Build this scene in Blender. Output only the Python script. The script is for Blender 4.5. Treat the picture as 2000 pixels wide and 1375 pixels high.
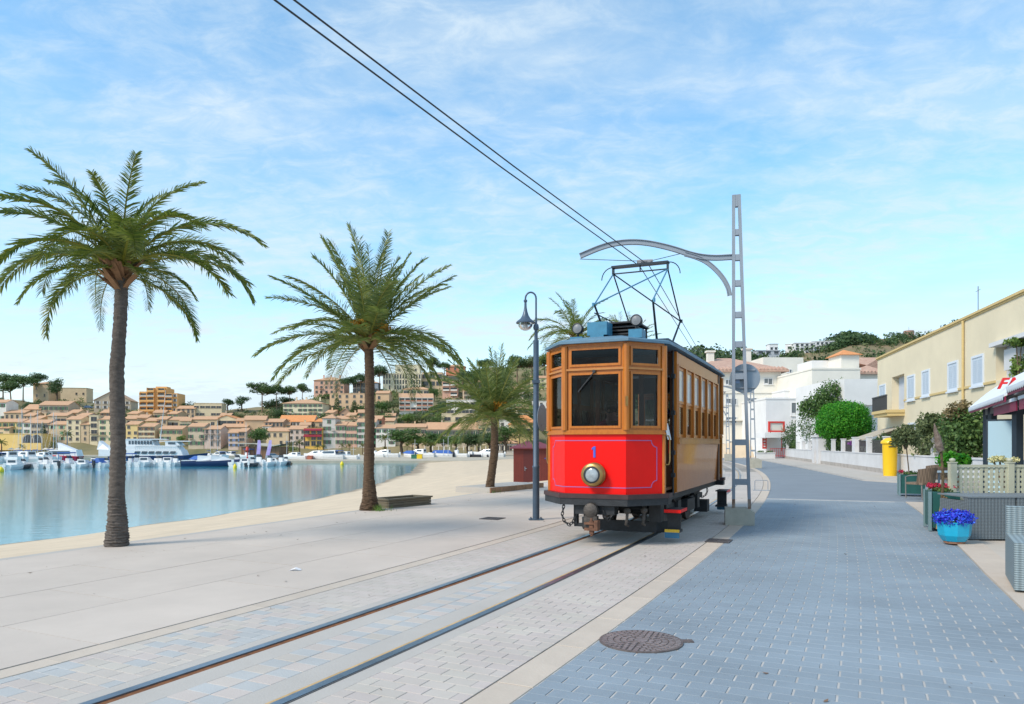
import bpy, math, random
import numpy as np
from mathutils import Vector, Matrix
random.seed(7)
R_ = math.radians
F, H0, HY, CX = 1440.0, 1.5, 867.0, 1000.0      # focal length in photo pixels, eye height, horizon row, centre column
scene = bpy.context.scene
for o in list(bpy.data.objects): bpy.data.objects.remove(o)
# ---------------------------------------------------------------- camera
cam_d = bpy.data.cameras.new('camera'); cam = bpy.data.objects.new('camera', cam_d)
scene.collection.objects.link(cam); scene.camera = cam
cam.location = (0, 0, H0); cam.rotation_euler = (R_(90), 0, 0)
cam_d.sensor_width = 36; cam_d.lens = 36*F/2000; cam_d.shift_y = (HY-687.5)/2000
cam_d.clip_start = 0.05; cam_d.clip_end = 6000
# ---------------------------------------------------------------- sky and sun
SUN_EL, SUN_AZ = 42.0, 238.0          # azimuth clockwise from +Y (the view): behind the camera on the left
world = bpy.data.worlds.new('World'); scene.world = world; world.use_nodes = True
wn, wl = world.node_tree.nodes, world.node_tree.links
wn.clear()
wo = wn.new('ShaderNodeOutputWorld'); bg = wn.new('ShaderNodeBackground'); bg.inputs[1].default_value = 0.135
sky = wn.new('ShaderNodeTexSky'); sky.sky_type = 'NISHITA'; sky.sun_disc = False
sky.sun_elevation = R_(SUN_EL); sky.sun_rotation = R_(SUN_AZ); sky.altitude = 0; sky.air_density = 1.0; sky.dust_density = 0.35; sky.ozone_density = 1.6
def W(t, **k):
    n = wn.new(t)
    for a, v in k.items(): setattr(n, a, v)
    return n
tc = W('ShaderNodeTexCoord'); sep = W('ShaderNodeSeparateXYZ'); wl.new(tc.outputs['Generated'], sep.inputs[0])
def M_(op, a, b=None):
    n = W('ShaderNodeMath', operation=op)
    for i, v in enumerate((a, b)):
        if v is None: continue
        if isinstance(v, (int, float)): n.inputs[i].default_value = v
        else: wl.new(v, n.inputs[i])
    return n.outputs[0]
zz = M_('ADD', M_('MAXIMUM', sep.outputs[2], 0.0), 0.16)
cmb = W('ShaderNodeCombineXYZ'); wl.new(M_('DIVIDE', sep.outputs[0], zz), cmb.inputs[0]); wl.new(M_('DIVIDE', sep.outputs[1], zz), cmb.inputs[1])
def cloud(scale, sc3, rot, lo, hi, detail=9, rough=0.62, dist=0.6):
    mp = W('ShaderNodeMapping'); mp.inputs['Rotation'].default_value = (0, 0, R_(rot)); mp.inputs['Scale'].default_value = sc3
    wl.new(cmb.outputs[0], mp.inputs[0])
    nz = W('ShaderNodeTexNoise'); nz.inputs['Scale'].default_value = scale; nz.inputs['Detail'].default_value = detail
    nz.inputs['Roughness'].default_value = rough; nz.inputs['Distortion'].default_value = dist
    wl.new(mp.outputs[0], nz.inputs['Vector'])
    mr = W('ShaderNodeMapRange', interpolation_type='SMOOTHSTEP'); mr.inputs[1].default_value = lo; mr.inputs[2].default_value = hi
    wl.new(nz.outputs[0], mr.inputs[0]); return mr.outputs[0]
c1 = cloud(1.5, (1, 1.0, 1), 0, 0.24, 0.62, dist=0.3)           # broad thin veils
c2 = cloud(8.0, (1.0, 1.5, 1), 25, 0.36, 0.72, 12, 0.66, 0.5)      # fine mottled cirrus on them
c3 = cloud(1.0, (0.28, 1.3, 1), 8, 0.46, 0.66, 6, 0.55, 0.2)    # long bands low over the horizon
mask = M_('MINIMUM', M_('ADD', M_('MULTIPLY', c1, M_('ADD', M_('MULTIPLY', c2, 0.38), 0.36)), M_('ADD', M_('MULTIPLY', c3, 0.30), M_('MULTIPLY', M_('POWER', M_('SUBTRACT', 1.0, M_('MAXIMUM', sep.outputs[2], 0.0)), 9.0), 0.75))), 0.96)
hs = W('ShaderNodeHueSaturation'); hs.inputs['Saturation'].default_value = 1.28; hs.inputs['Value'].default_value = 1.42; hs.inputs['Hue'].default_value = 0.487
wl.new(sky.outputs[0], hs.inputs['Color'])
mx = W('ShaderNodeMix', data_type='RGBA'); wl.new(mask, mx.inputs[0]); wl.new(hs.outputs[0], mx.inputs[6]); mx.inputs[7].default_value = (4.1, 4.8, 5.3, 1)
wl.new(mx.outputs[2], bg.inputs[0]); wl.new(bg.outputs[0], wo.inputs[0])
sd = bpy.data.lights.new('sun', 'SUN'); sun = bpy.data.objects.new('sun', sd); scene.collection.objects.link(sun)
sd.energy = 2.5; sd.angle = R_(16); sd.color = (1.0, 0.89, 0.75)
az, el = R_(SUN_AZ), R_(SUN_EL)
sdir = Vector((math.sin(az)*math.cos(el), math.cos(az)*math.cos(el), math.sin(el)))
sun.rotation_euler = (-sdir).to_track_quat('-Z', 'Y').to_euler(); sun.location = sdir*40
vs = scene.view_settings; vs.view_transform = 'Standard'; vs.look = 'None'; vs.exposure = 0.5; vs.gamma = 1.0; vs.use_curve_mapping = False
scene.render.engine = 'CYCLES'
scene.cycles.max_bounces = 6; scene.cycles.transparent_max_bounces = 16; scene.cycles.glossy_bounces = 3; scene.cycles.diffuse_bounces = 3
scene.render.resolution_x = 1024; scene.render.resolution_y = 704
# ---------------------------------------------------------------- helpers
col = scene.collection
def lin(c):
    c = c.lstrip('#'); v = [int(c[i:i+2], 16)/255 for i in (0, 2, 4)]
    return tuple(x/12.92 if x <= .04045 else ((x+.055)/1.055)**2.4 for x in v)
def G(px, py, z=0.0):
    Y = F*(H0-z)/(py-HY); return Vector(((px-CX)*Y/F, Y, z))
def P(px, py, Y): return Vector(((px-CX)*Y/F, Y, H0-(py-HY)*Y/F))
# track centre line: an arc that bends to the left
TH0, TR = R_(25.2), 205.0
TC0 = Vector((-.217, 7.735)); ARC = TC0 - TR*Vector((math.cos(TH0), -math.sin(TH0)))
def T(s, d=0.0, z=0.0):
    s, d, z = float(s), float(d), float(z); th = TH0 - s/TR; n = Vector((math.cos(th), -math.sin(th)))
    p = ARC + (TR+d)*n; return Vector((p.x, p.y, z))
def Tn(s): th = TH0 - s/TR; return Vector((math.cos(th), -math.sin(th), 0))
def Tt(s): th = TH0 - s/TR; return Vector((math.sin(th), math.cos(th), 0))
def dist_track(x, y): return (Vector((x, y))-ARC).length - TR
MATS = {}
def mat(name, c, rough=0.6, metal=0.0, var=0.0, vscale=8.0, bump=0.0, bscale=40.0, rnd=0.0, coat=0.0, spec=0.5, c2=None, vdet=4, stretch=None, rnd_h=0.0, world=False):
    if name in MATS: return MATS[name]
    if isinstance(c, str): c = lin(c)
    m = bpy.data.materials.new(name); m.use_nodes = True; nt = m.node_tree; n, l = nt.nodes, nt.links
    b = n['Principled BSDF']; b.inputs['Roughness'].default_value = rough; b.inputs['Metallic'].default_value = metal
    b.inputs['Coat Weight'].default_value = coat; b.inputs['Coat Roughness'].default_value = 0.05; b.inputs['Specular IOR Level'].default_value = spec
    b.inputs['Base Color'].default_value = (*c, 1); m.diffuse_color = (*c, 1)
    vec = None
    if var or bump or c2:
        t = n.new('ShaderNodeTexCoord'); vec = n.new('ShaderNodeNewGeometry').outputs['Position'] if world else t.outputs['Object']
        if stretch:
            mp = n.new('ShaderNodeMapping'); mp.inputs['Scale'].default_value = stretch; l.new(vec, mp.inputs[0]); vec = mp.outputs[0]
    src = None
    if var or c2:
        nz = n.new('ShaderNodeTexNoise'); nz.inputs['Scale'].default_value = vscale; nz.inputs['Detail'].default_value = vdet; nz.inputs['Roughness'].default_value = .65; l.new(vec, nz.inputs['Vector'])
        mr = n.new('ShaderNodeMapRange'); mr.inputs[1].default_value = .3; mr.inputs[2].default_value = .7; l.new(nz.outputs[0], mr.inputs[0])
        mxn = n.new('ShaderNodeMix'); mxn.data_type = 'RGBA'; l.new(mr.outputs[0], mxn.inputs[0])
        if c2:
            if isinstance(c2, str): c2 = lin(c2)
            mxn.inputs[6].default_value = (*c, 1); mxn.inputs[7].default_value = (*c2, 1)
        else:
            mxn.inputs[6].default_value = (*[x*(1-var) for x in c], 1); mxn.inputs[7].default_value = (*[min(1, x*(1+var)) for x in c], 1)
        src = mxn.outputs[2]
    if rnd or rnd_h:
        oi = n.new('ShaderNodeObjectInfo'); h = n.new('ShaderNodeHueSaturation')
        mr2 = n.new('ShaderNodeMapRange'); mr2.inputs[3].default_value = 1-rnd; mr2.inputs[4].default_value = 1+rnd
        l.new(oi.outputs['Random'], mr2.inputs[0]); l.new(mr2.outputs[0], h.inputs['Value'])
        if rnd_h:
            m3 = n.new('ShaderNodeMath'); m3.operation = 'MULTIPLY'; m3.inputs[1].default_value = 7.31; l.new(oi.outputs['Random'], m3.inputs[0])
            m4 = n.new('ShaderNodeMath'); m4.operation = 'FRACT'; l.new(m3.outputs[0], m4.inputs[0])
            mr3 = n.new('ShaderNodeMapRange'); mr3.inputs[3].default_value = .5-rnd_h; mr3.inputs[4].default_value = .5+rnd_h; l.new(m4.outputs[0], mr3.inputs[0]); l.new(mr3.outputs[0], h.inputs['Hue'])
        if src: l.new(src, h.inputs['Color'])
        else: h.inputs['Color'].default_value = (*c, 1)
        src = h.outputs[0]
    if src: l.new(src, b.inputs['Base Color'])
    if bump:
        nb = n.new('ShaderNodeTexNoise'); nb.inputs['Scale'].default_value = bscale; nb.inputs['Detail'].default_value = 5; l.new(vec, nb.inputs['Vector'])
        bp = n.new('ShaderNodeBump'); bp.inputs['Strength'].default_value = bump; bp.inputs['Distance'].default_value = .02; l.new(nb.outputs[0], bp.inputs['Height']); l.new(bp.outputs[0], b.inputs['Normal'])
    MATS[name] = m; return m
def attr_mat(name, c, rough=.6, amount=.25, bump=0, bscale=40, hue=0.02, spec=.5, trans=0.0, stain=None):
    """colour varied by the per-face attribute 'tone' (one value for each piece of a joined mesh) """
    if name in MATS: return MATS[name]
    if isinstance(c, str): c = lin(c)
    m = bpy.data.materials.new(name); m.use_nodes = True; nt = m.node_tree; n, l = nt.nodes, nt.links
    b = n['Principled BSDF']; b.inputs['Roughness'].default_value = rough; b.inputs['Specular IOR Level'].default_value = spec
    a = n.new('ShaderNodeAttribute'); a.attribute_name = 'tone'
    h = n.new('ShaderNodeHueSaturation'); h.inputs['Color'].default_value = (*c, 1)
    mr = n.new('ShaderNodeMapRange'); mr.inputs[3].default_value = 1-amount; mr.inputs[4].default_value = 1+amount; l.new(a.outputs['Fac'], mr.inputs[0]); l.new(mr.outputs[0], h.inputs['Value'])
    mr3 = n.new('ShaderNodeMapRange'); mr3.inputs[3].default_value = .5+hue; mr3.inputs[4].default_value = .5-hue; l.new(a.outputs['Fac'], mr3.inputs[0]); l.new(mr3.outputs[0], h.inputs['Hue'])
    if stain:
        ge = n.new('ShaderNodeNewGeometry'); nz = n.new('ShaderNodeTexNoise'); nz.inputs['Scale'].default_value = stain[0]; nz.inputs['Detail'].default_value = 9; nz.inputs['Roughness'].default_value = .65; l.new(ge.outputs['Position'], nz.inputs['Vector'])
        ms_ = n.new('ShaderNodeMapRange'); ms_.inputs[1].default_value = .3; ms_.inputs[2].default_value = .7; ms_.inputs[3].default_value = 1-stain[1]; ms_.inputs[4].default_value = 1+stain[1]; l.new(nz.outputs[0], ms_.inputs[0])
        h2 = n.new('ShaderNodeHueSaturation'); l.new(h.outputs[0], h2.inputs['Color']); l.new(ms_.outputs[0], h2.inputs['Value']); h = h2
    l.new(h.outputs[0], b.inputs['Base Color'])
    if trans:
        t = n.new('ShaderNodeBsdfTranslucent'); l.new(h.outputs[0], t.inputs[0]); ms = n.new('ShaderNodeMixShader'); ms.inputs[0].default_value = trans
        l.new(b.outputs[0], ms.inputs[1]); l.new(t.outputs[0], ms.inputs[2]); l.new(ms.outputs[0], n['Material Output'].inputs[0])
    if bump:
        t = n.new('ShaderNodeTexCoord'); nb = n.new('ShaderNodeTexNoise'); nb.inputs['Scale'].default_value = bscale; nb.inputs['Detail'].default_value = 5; l.new(t.outputs['Object'], nb.inputs['Vector'])
        bp = n.new('ShaderNodeBump'); bp.inputs['Strength'].default_value = bump; bp.inputs['Distance'].default_value = .02; l.new(nb.outputs[0], bp.inputs['Height']); l.new(bp.outputs[0], b.inputs['Normal'])
    MATS[name] = m; return m
def glass_mat(name, tint=(.75, .85, .9), refl=.12, rough=.02):
    if name in MATS: return MATS[name]
    m = bpy.data.materials.new(name); m.use_nodes = True; n, l = m.node_tree.nodes, m.node_tree.links
    n.remove(n['Principled BSDF'])
    t = n.new('ShaderNodeBsdfTransparent'); t.inputs[0].default_value = (*tint, 1); g = n.new('ShaderNodeBsdfGlossy'); g.inputs['Roughness'].default_value = rough
    fr = n.new('ShaderNodeFresnel'); fr.inputs[0].default_value = 1.5; ad = n.new('ShaderNodeMath'); ad.operation = 'ADD'; ad.inputs[1].default_value = refl; l.new(fr.outputs[0], ad.inputs[0])
    mi = n.new('ShaderNodeMixShader'); l.new(ad.outputs[0], mi.inputs[0]); l.new(t.outputs[0], mi.inputs[1]); l.new(g.outputs[0], mi.inputs[2]); l.new(mi.outputs[0], n['Material Output'].inputs[0])
    MATS[name] = m; return m
def link(name, data, parent=None):
    o = bpy.data.objects.new(name, data); col.objects.link(o)
    if parent is not None: o.parent = parent
    return o
def tag(o, label=None, cat=None, group=None, kind=None):
    if label: o['label'] = label
    if cat: o['category'] = cat
    if group: o['group'] = group
    if kind: o['kind'] = kind
    return o
def empty(name, loc, rz=0.0, label=None, cat=None, group=None):
    o = link(name, None); o.location = loc; o.rotation_euler = (0, 0, rz); o.empty_display_size = .2
    return tag(o, label, cat, group)
def copy_tree(o, parent=None):
    c = o.copy(); col.objects.link(c); c.parent = parent
    for ch in list(o.children): copy_tree(ch, c)
    return c
class MB:
    def __init__(s): s.v = []; s.f = []; s.m = []; s.t = []; s.tone = 0.5; s.mi = 0; s.M = None
    def add(s, vs_, fs, mi=None):
        k = len(s.v)
        if s.M is not None: vs_ = [tuple(s.M @ Vector(p)) for p in vs_]
        s.v.extend([tuple(p) for p in vs_]); mi = s.mi if mi is None else mi
        for f in fs: s.f.append([i+k for i in f]); s.m.append(mi); s.t.append(s.tone)
        return s
    def box(s, x0, x1, y0, y1, z0, z1, mi=None):
        return s.add([(x0,y0,z0),(x1,y0,z0),(x1,y1,z0),(x0,y1,z0),(x0,y0,z1),(x1,y0,z1),(x1,y1,z1),(x0,y1,z1)],
                     [(0,3,2,1),(4,5,6,7),(0,1,5,4),(1,2,6,5),(2,3,7,6),(3,0,4,7)], mi)
    def cyl(s, p0, p1, r0, r1=None, n=10, mi=None, caps=True):
        p0, p1 = Vector(p0), Vector(p1); r1 = r0 if r1 is None else r1
        ax = (p1-p0).normalized(); a = ax.orthogonal().normalized(); b = ax.cross(a)
        vs_ = [p0 + r0*(math.cos(t)*a+math.sin(t)*b) for t in [2*math.pi*i/n for i in range(n)]] + [p1 + r1*(math.cos(t)*a+math.sin(t)*b) for t in [2*math.pi*i/n for i in range(n)]]
        fs = [(i, (i+1) % n, n+(i+1) % n, n+i) for i in range(n)]
        if caps: fs += [tuple(range(n-1, -1, -1)), tuple(range(n, 2*n))]
        return s.add(vs_, fs, mi)
    def tube(s, pts, r, n=8, mi=None):
        pts = [Vector(p) for p in pts]; rs = r if isinstance(r, (list, tuple)) else [r]*len(pts)
        vs_, fs = [], []; prev = None
        for i, p in enumerate(pts):
            d = (pts[min(i+1, len(pts)-1)]-pts[max(i-1, 0)]).normalized()
            if prev is None: a = d.orthogonal().normalized()
            else:
                a = prev-d*prev.dot(d); a = a.normalized() if a.length > 1e-6 else d.orthogonal().normalized()
            prev = a; b = d.cross(a)
            vs_ += [p+rs[i]*(math.cos(t)*a+math.sin(t)*b) for t in [2*math.pi*k/n for k in range(n)]]
        for i in range(len(pts)-1):
            for k in range(n): fs.append((i*n+k, i*n+(k+1) % n, (i+1)*n+(k+1) % n, (i+1)*n+k))
        fs += [tuple(range(n-1, -1, -1)), tuple(range((len(pts)-1)*n, len(pts)*n))]
        return s.add(vs_, fs, mi)
    def lathe(s, prof, n=16, c=(0, 0, 0), mi=None, axis='z'):
        vs_, fs = [], []; c = Vector(c)
        for r, h in prof:
            for k in range(n):
                t = 2*math.pi*k/n
                q = (r*math.cos(t), r*math.sin(t), h) if axis == 'z' else (r*math.cos(t), h, r*math.sin(t))
                vs_.append(c+Vector(q))
        for i in range(len(prof)-1):
            for k in range(n):
                q = (i*n+k, i*n+(k+1) % n, (i+1)*n+(k+1) % n, (i+1)*n+k)
                fs.append(q if axis == 'z' else q[::-1])
        fs += [tuple(range(n-1, -1, -1)), tuple(range((len(prof)-1)*n, len(prof)*n))]
        return s.add(vs_, fs, mi)
    def prism(s, poly, z0, z1, mi=None):
        n = len(poly); vs_ = [(x, y, z0) for x, y in poly]+[(x, y, z1) for x, y in poly]
        return s.add(vs_, [tuple(range(n-1, -1, -1)), tuple(range(n, 2*n))]+[(i, (i+1) % n, n+(i+1) % n, n+i) for i in range(n)], mi)
    def beam(s, p0, p1, w, h, mi=None, up=(0, 0, 1)):
        p0, p1 = Vector(p0), Vector(p1); d = (p1-p0).normalized(); u = Vector(up)
        sd_ = d.cross(u)
        if sd_.length < 1e-4: sd_ = d.cross(Vector((1, 0, 0)))
        sd_.normalize(); u = sd_.cross(d).normalized()
        a, b = sd_*w/2, u*h/2
        vs_ = [p0-a-b, p0+a-b, p0+a+b, p0-a+b, p1-a-b, p1+a-b, p1+a+b, p1-a+b]
        return s.add(vs_, [(0,1,2,3),(7,6,5,4),(0,4,5,1),(1,5,6,2),(2,6,7,3),(3,7,4,0)], mi)
    def mesh(s, name, mats, smooth=False):
        me = bpy.data.meshes.new(name); me.from_pydata(s.v, [], s.f)
        for m in (mats if isinstance(mats, (list, tuple)) else [mats]): me.materials.append(m)
        me.polygons.foreach_set('material_index', s.m)
        if len(set(s.t)) > 1 or s.t and s.t[0] != .5:
            a = me.attributes.new('tone', 'FLOAT', 'FACE'); a.data.foreach_set('value', s.t)
        if smooth:
            me.polygons.foreach_set('use_smooth', [True]*len(s.f))
            try: me.set_sharp_from_angle(angle=R_(38))
            except Exception: pass
        me.update(); return me
    def build(s, name, mats, parent=None, smooth=False): return link(name, s.mesh(name, mats, smooth), parent)
def np_mesh(name, verts, quads, material, tones=None, tri=False):
    """fast mesh from arrays; tones: one value per face"""
    me = bpy.data.meshes.new(name); k = 3 if tri else 4
    me.vertices.add(len(verts)); me.vertices.foreach_set('co', np.asarray(verts, np.float32).ravel())
    q = np.asarray(quads, np.int32); me.loops.add(q.size); me.loops.foreach_set('vertex_index', q.ravel())
    me.polygons.add(len(q)); me.polygons.foreach_set('loop_start', np.arange(0, q.size, k, dtype=np.int32)); me.polygons.foreach_set('loop_total', np.full(len(q), k, np.int32))
    if tones is not None:
        a = me.attributes.new('tone', 'FLOAT', 'FACE'); a.data.foreach_set('value', np.asarray(tones, np.float32))
    me.polygons.foreach_set('use_smooth', np.zeros(len(q), bool)); me.materials.append(material); me.update(calc_edges=True); me.validate(); return me
def ordinal(i): return ['first','second','third','fourth','fifth','sixth','seventh','eighth','ninth','tenth','eleventh','twelfth','thirteenth','fourteenth','fifteenth','sixteenth','seventeenth','eighteenth','nineteenth','twentieth','twenty-first','twenty-second','twenty-third','twenty-fourth','twenty-fifth','twenty-sixth'][i]
# ================================================================ the setting
EDGE = -6.5                                    # promenade edge, metres left of the track
SEA = -4.0
m_sand = mat('sand', (.58, .47, .335), .95, var=.13, vscale=.6, bump=1.0, bscale=3.5, vdet=10)
def wet(m):                                   # damp darker sand in a band along the water line
    n, l = m.node_tree.nodes, m.node_tree.links; b = n['Principled BSDF']; src = b.inputs['Base Color'].links[0].from_socket; g = n.new('ShaderNodeNewGeometry'); s = n.new('ShaderNodeSeparateXYZ'); l.new(g.outputs['Position'], s.inputs[0])
    nz = n.new('ShaderNodeTexNoise'); nz.inputs['Scale'].default_value = .4; l.new(g.outputs['Position'], nz.inputs['Vector']); ad = n.new('ShaderNodeMath'); ad.operation = 'MULTIPLY_ADD'; ad.inputs[1].default_value = .25; l.new(nz.outputs[0], ad.inputs[0]); l.new(s.outputs[2], ad.inputs[2])
    mr = n.new('ShaderNodeMapRange'); mr.inputs[1].default_value = -3.82; mr.inputs[2].default_value = -3.70; l.new(ad.outputs[0], mr.inputs[0]); mx_ = n.new('ShaderNodeMix'); mx_.data_type = 'RGBA'; l.new(mr.outputs[0], mx_.inputs[0]); mx_.inputs[6].default_value = (.27, .215, .15, 1); l.new(src, mx_.inputs[7]); l.new(mx_.outputs[2], b.inputs['Base Color'])
wet(m_sand)
m_conc = mat('pale_concrete', (.43, .405, .37), .85, var=.06, vscale=1.3, bump=.12, bscale=60, vdet=8)
m_slab = mat('promenade_slab', (.515, .452, .392), .82, var=.10, vscale=.55, bump=.12, bscale=70, rnd=.03, vdet=10, world=True)
m_bed = mat('grey_bedding', (.29, .265, .235), .95, var=.15, vscale=5)
m_grout = mat('pale_grout', (.42, .415, .40), .95, var=.2, vscale=4)
m_border = mat('cream_border_stone', (.50, .43, .355), .8, var=.07, vscale=3, bump=.1, rnd=.04, vdet=8)
m_road = mat('blue_grey_paver', (.225, .274, .314), .7, var=.17, vscale=.6, bump=.12, bscale=90, rnd=.045, vdet=9, world=True)
m_road_far = attr_mat('blue_grey_paver_field', (.225, .274, .314), .7, .035, bump=.12, bscale=90, hue=.004, stain=(.6, .17))
m_asph = mat('blue_grey_asphalt', (.19, .225, .26), .85, var=.08, vscale=.7, bump=.2, bscale=60, vdet=9)
m_tpav = mat('track_paver', (.47, .425, .382), .8, var=.09, vscale=.8, bump=.12, bscale=80, rnd=.04, rnd_h=.018, vdet=9, world=True)
m_tpav_b = mat('bluish_track_paver', (.405, .415, .41), .8, var=.09, vscale=.8, world=True, bump=.12, bscale=80, rnd=.03)
m_tpav_far = attr_mat('track_paver_field', (.47, .425, .382), .8, .045, bump=.1, bscale=80, hue=.012, stain=(.8, .09))
m_steel = mat('worn_rail_steel', (.20, .25, .31), .3, metal=.85, var=.2, vscale=6, stretch=(1, 1, 1))
m_rust = mat('rail_rust', (.17, .065, .02), .85, var=.4, vscale=10)
m_ochre = mat('ochre_rail_edge', (.48, .33, .16), .85, var=.25, vscale=5)

def ribbon(name, s0, s1, d0, d1, z0, m, step=.8, thick=.05, parent=None, kind='structure'):
    n = max(1, int((s1-s0)/step)); v, f = [], []
    for i in range(n+1):
        s = s0+(s1-s0)*i/n
        for d, z in ((d0, z0), (d1, z0), (d1, z0-thick), (d0, z0-thick)): v.append(T(s, d, z))
        if i:
            a = (i-1)*4; b = i*4
            f += [(a, a+1, b+1, b), (a+1, a+2, b+2, b+1), (a+3, a, b, b+3)]
    mb = MB(); mb.add(v, f); o = mb.build(name, m, parent)
    if parent is None and kind: o['kind'] = kind
    return o
# sand: one sheet that falls from the promenade edge to below the water
def lerp_tab(tab, x):
    if x <= tab[0][0]: return tab[0][1]
    for (a, va), (b_, vb) in zip(tab, tab[1:]):
        if x <= b_: return va+(vb-va)*(x-a)/(b_-a)
    return tab[-1][1]
def sand_z(x, y):
    d = dist_track(x, y); e = EDGE-d
    if e < -.1 and y < 80: return -.16
    z = max(-7.0, -.05-.124*e-.02*min(e, 4))
    w = min(1, max(0, (y-80)/50)); w = w*w*(3-2*w)
    xs = lerp_tab([(90, -18.8), (141, -19.4), (198, -25.3), (225, -28), (330, -40)], y); q = x-xs
    zq = min(-3.3, SEA+q*.06) if q > 0 else max(-7, SEA+q*.12)
    return z*(1-w)+zq*w
nx, ny = 150, 190
v = []
for j in range(ny+1):
    y = 2+330*(j/ny)**1.7
    for i in range(nx+1):
        u = i/nx; c = T(max(-9, y-8)*1.06, 0); x = -70-.10*y+(16+.25*y+70+.10*y)*u
        v.append((x, y, sand_z(x, y)+.045*math.sin(x*.9+y*.35)*math.sin(y*.21-x*.4)*min(1, max(0, EDGE-dist_track(x, y))/2)))
f = [(j*(nx+1)+i, j*(nx+1)+i+1, (j+1)*(nx+1)+i+1, (j+1)*(nx+1)+i) for j in range(ny) for i in range(nx)]
beach = MB().add(v, f).build('beach', m_sand, None, True); tag(beach, 'pale sandy beach sloping down to the bay', kind='structure')
# water
wm = bpy.data.materials.new('sea_water'); wm.use_nodes = True; n, l = wm.node_tree.nodes, wm.node_tree.links
b = n['Principled BSDF']; b.inputs['Base Color'].default_value = (.05, .27, .35, 1); b.inputs['Roughness'].default_value = .07; b.inputs['IOR'].default_value = 1.42
t = n.new('ShaderNodeTexCoord'); hts = []
for sc, st in (((.55, 1.6, 1), 1.0), ((2.2, 5.5, 1), .55), ((.06, .2, 1), .9)):
    mp = n.new('ShaderNodeMapping'); mp.inputs['Scale'].default_value = sc; mp.inputs['Rotation'].default_value = (0, 0, R_(9)); l.new(t.outputs['Object'], mp.inputs[0])
    nz = n.new('ShaderNodeTexNoise'); nz.inputs['Scale'].default_value = 1; nz.inputs['Detail'].default_value = 3; l.new(mp.outputs[0], nz.inputs['Vector'])
    mu = n.new('ShaderNodeMath'); mu.operation = 'MULTIPLY'; mu.inputs[1].default_value = st; l.new(nz.outputs[0], mu.inputs[0]); hts.append(mu.outputs[0])
a1 = n.new('ShaderNodeMath'); l.new(hts[0], a1.inputs[0]); l.new(hts[1], a1.inputs[1]); a2 = n.new('ShaderNodeMath'); l.new(a1.outputs[0], a2.inputs[0]); l.new(hts[2], a2.inputs[1])
bp = n.new('ShaderNodeBump'); bp.inputs['Strength'].default_value = .13; bp.inputs['Distance'].default_value = .10; l.new(a2.outputs[0], bp.inputs['Height']); l.new(bp.outputs[0], b.inputs['Normal'])
mb = MB(); mb.add([(-3500, -400, SEA), (2500, -400, SEA), (2500, 4500, SEA), (-3500, 4500, SEA)], [(0, 1, 2, 3)])
sea = mb.build('sea', wm); tag(sea, 'calm blue green water of the bay', kind='structure')
# land on the right: one sheet under road, pavements and gardens
m_land = mat('dusty_land', (.36, .32, .26), .95, var=.15, vscale=.3)
mb = MB(); lv = [T(s, EDGE+.3, -.11) for s in range(-40, 91, 5)]; rv = [Vector((60+.9*max(0, i), -60+22*i, -.11)) for i in range(len(lv))]
mb.add(lv+rv, [(i, i+len(lv), i+len(lv)+1, i+1) for i in range(len(lv)-1)]); o = mb.build('ground', m_land); o['kind'] = 'structure'
# promenade slabs
prom = ribbon('promenade', -30, 95, EDGE, -1.64, -.007, m_bed, 2)
for o_ in (prom,): tag(o_, 'pale slab paved promenade beside the beach')
for i in range(26):
    s0 = -9+i*2.3
    nd = 4; wd = (-1.64-EDGE)/nd
    for k in range(nd):
        off = 1.15 if k % 2 else 0
        a, b_ = s0+off+.004, s0+off+2.3-.004; d0, d1 = EDGE+k*wd+.004, EDGE+(k+1)*wd-.004
        dz = random.uniform(-.0012, .0012)
        vs_ = [T(a, d0, dz), T(a, d1, dz), T(b_, d1, dz), T(b_, d0, dz)]; c = sum(vs_, Vector())/4
        top = [p-c for p in vs_]; bot = [p-Vector((0, 0, .03)) for p in top]
        sl = MB().add(top+bot, [(0, 1, 2, 3), (1, 0, 4, 5), (2, 1, 5, 6), (3, 2, 6, 7), (0, 3, 7, 4)]).build('slab', m_slab, prom); sl.location = c
ribbon('promenade_far', 52, 95, EDGE, -1.64, -.004, m_slab, 2)
ribbon('promenade_edge', -30, 95, EDGE-.18, EDGE-.004, -.002, m_conc, 2, .3)
# bed of the track and plain concrete strips
ribbon('track_bed', -30, 95, -1.63, 1.69, -.022, m_bed, 2)
for a, b_ in ((-.66, -.537), (-.401, -.195), (.205, .422), (.537, .66)): ribbon('concrete_strip', -30, 95, a, b_, -.001, m_conc, .8, .02)
# rails: grooved, heads flush with the paving
for sgn, lab in ((-1, 'left steel rail of the tram track, nearer the beach'), (1, 'right steel rail of the tram track, nearer the road')):
    r_ = empty('tram_rail', T(0, 0, 0)*0, 0, lab, 'rail')
    g = sgn*.457
    lo, hi = sorted((g, g+sgn*.066)); ribbon('rail_head', -30, 95, lo, hi, .007, m_steel, .8, .04, r_)
    if sgn > 0:
        ribbon('ochre_lip', -30, 95, g-.034, g-.001, .002, m_ochre, .8, .02, r_); ribbon('rail_edge', -30, 95, g+.067, g+.079, .003, mat('rail_dark', (.1, .1, .1), .6), .8, .02, r_)
    else: ribbon('groove', -30, 95, g+.001, g+.055, -.0025, m_rust, .8, .02, r_); ribbon('rail_edge', -30, 95, g-.079, g-.067, .003, mat('rail_dark', (.1, .1, .1), .6), .8, .02, r_)
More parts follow.
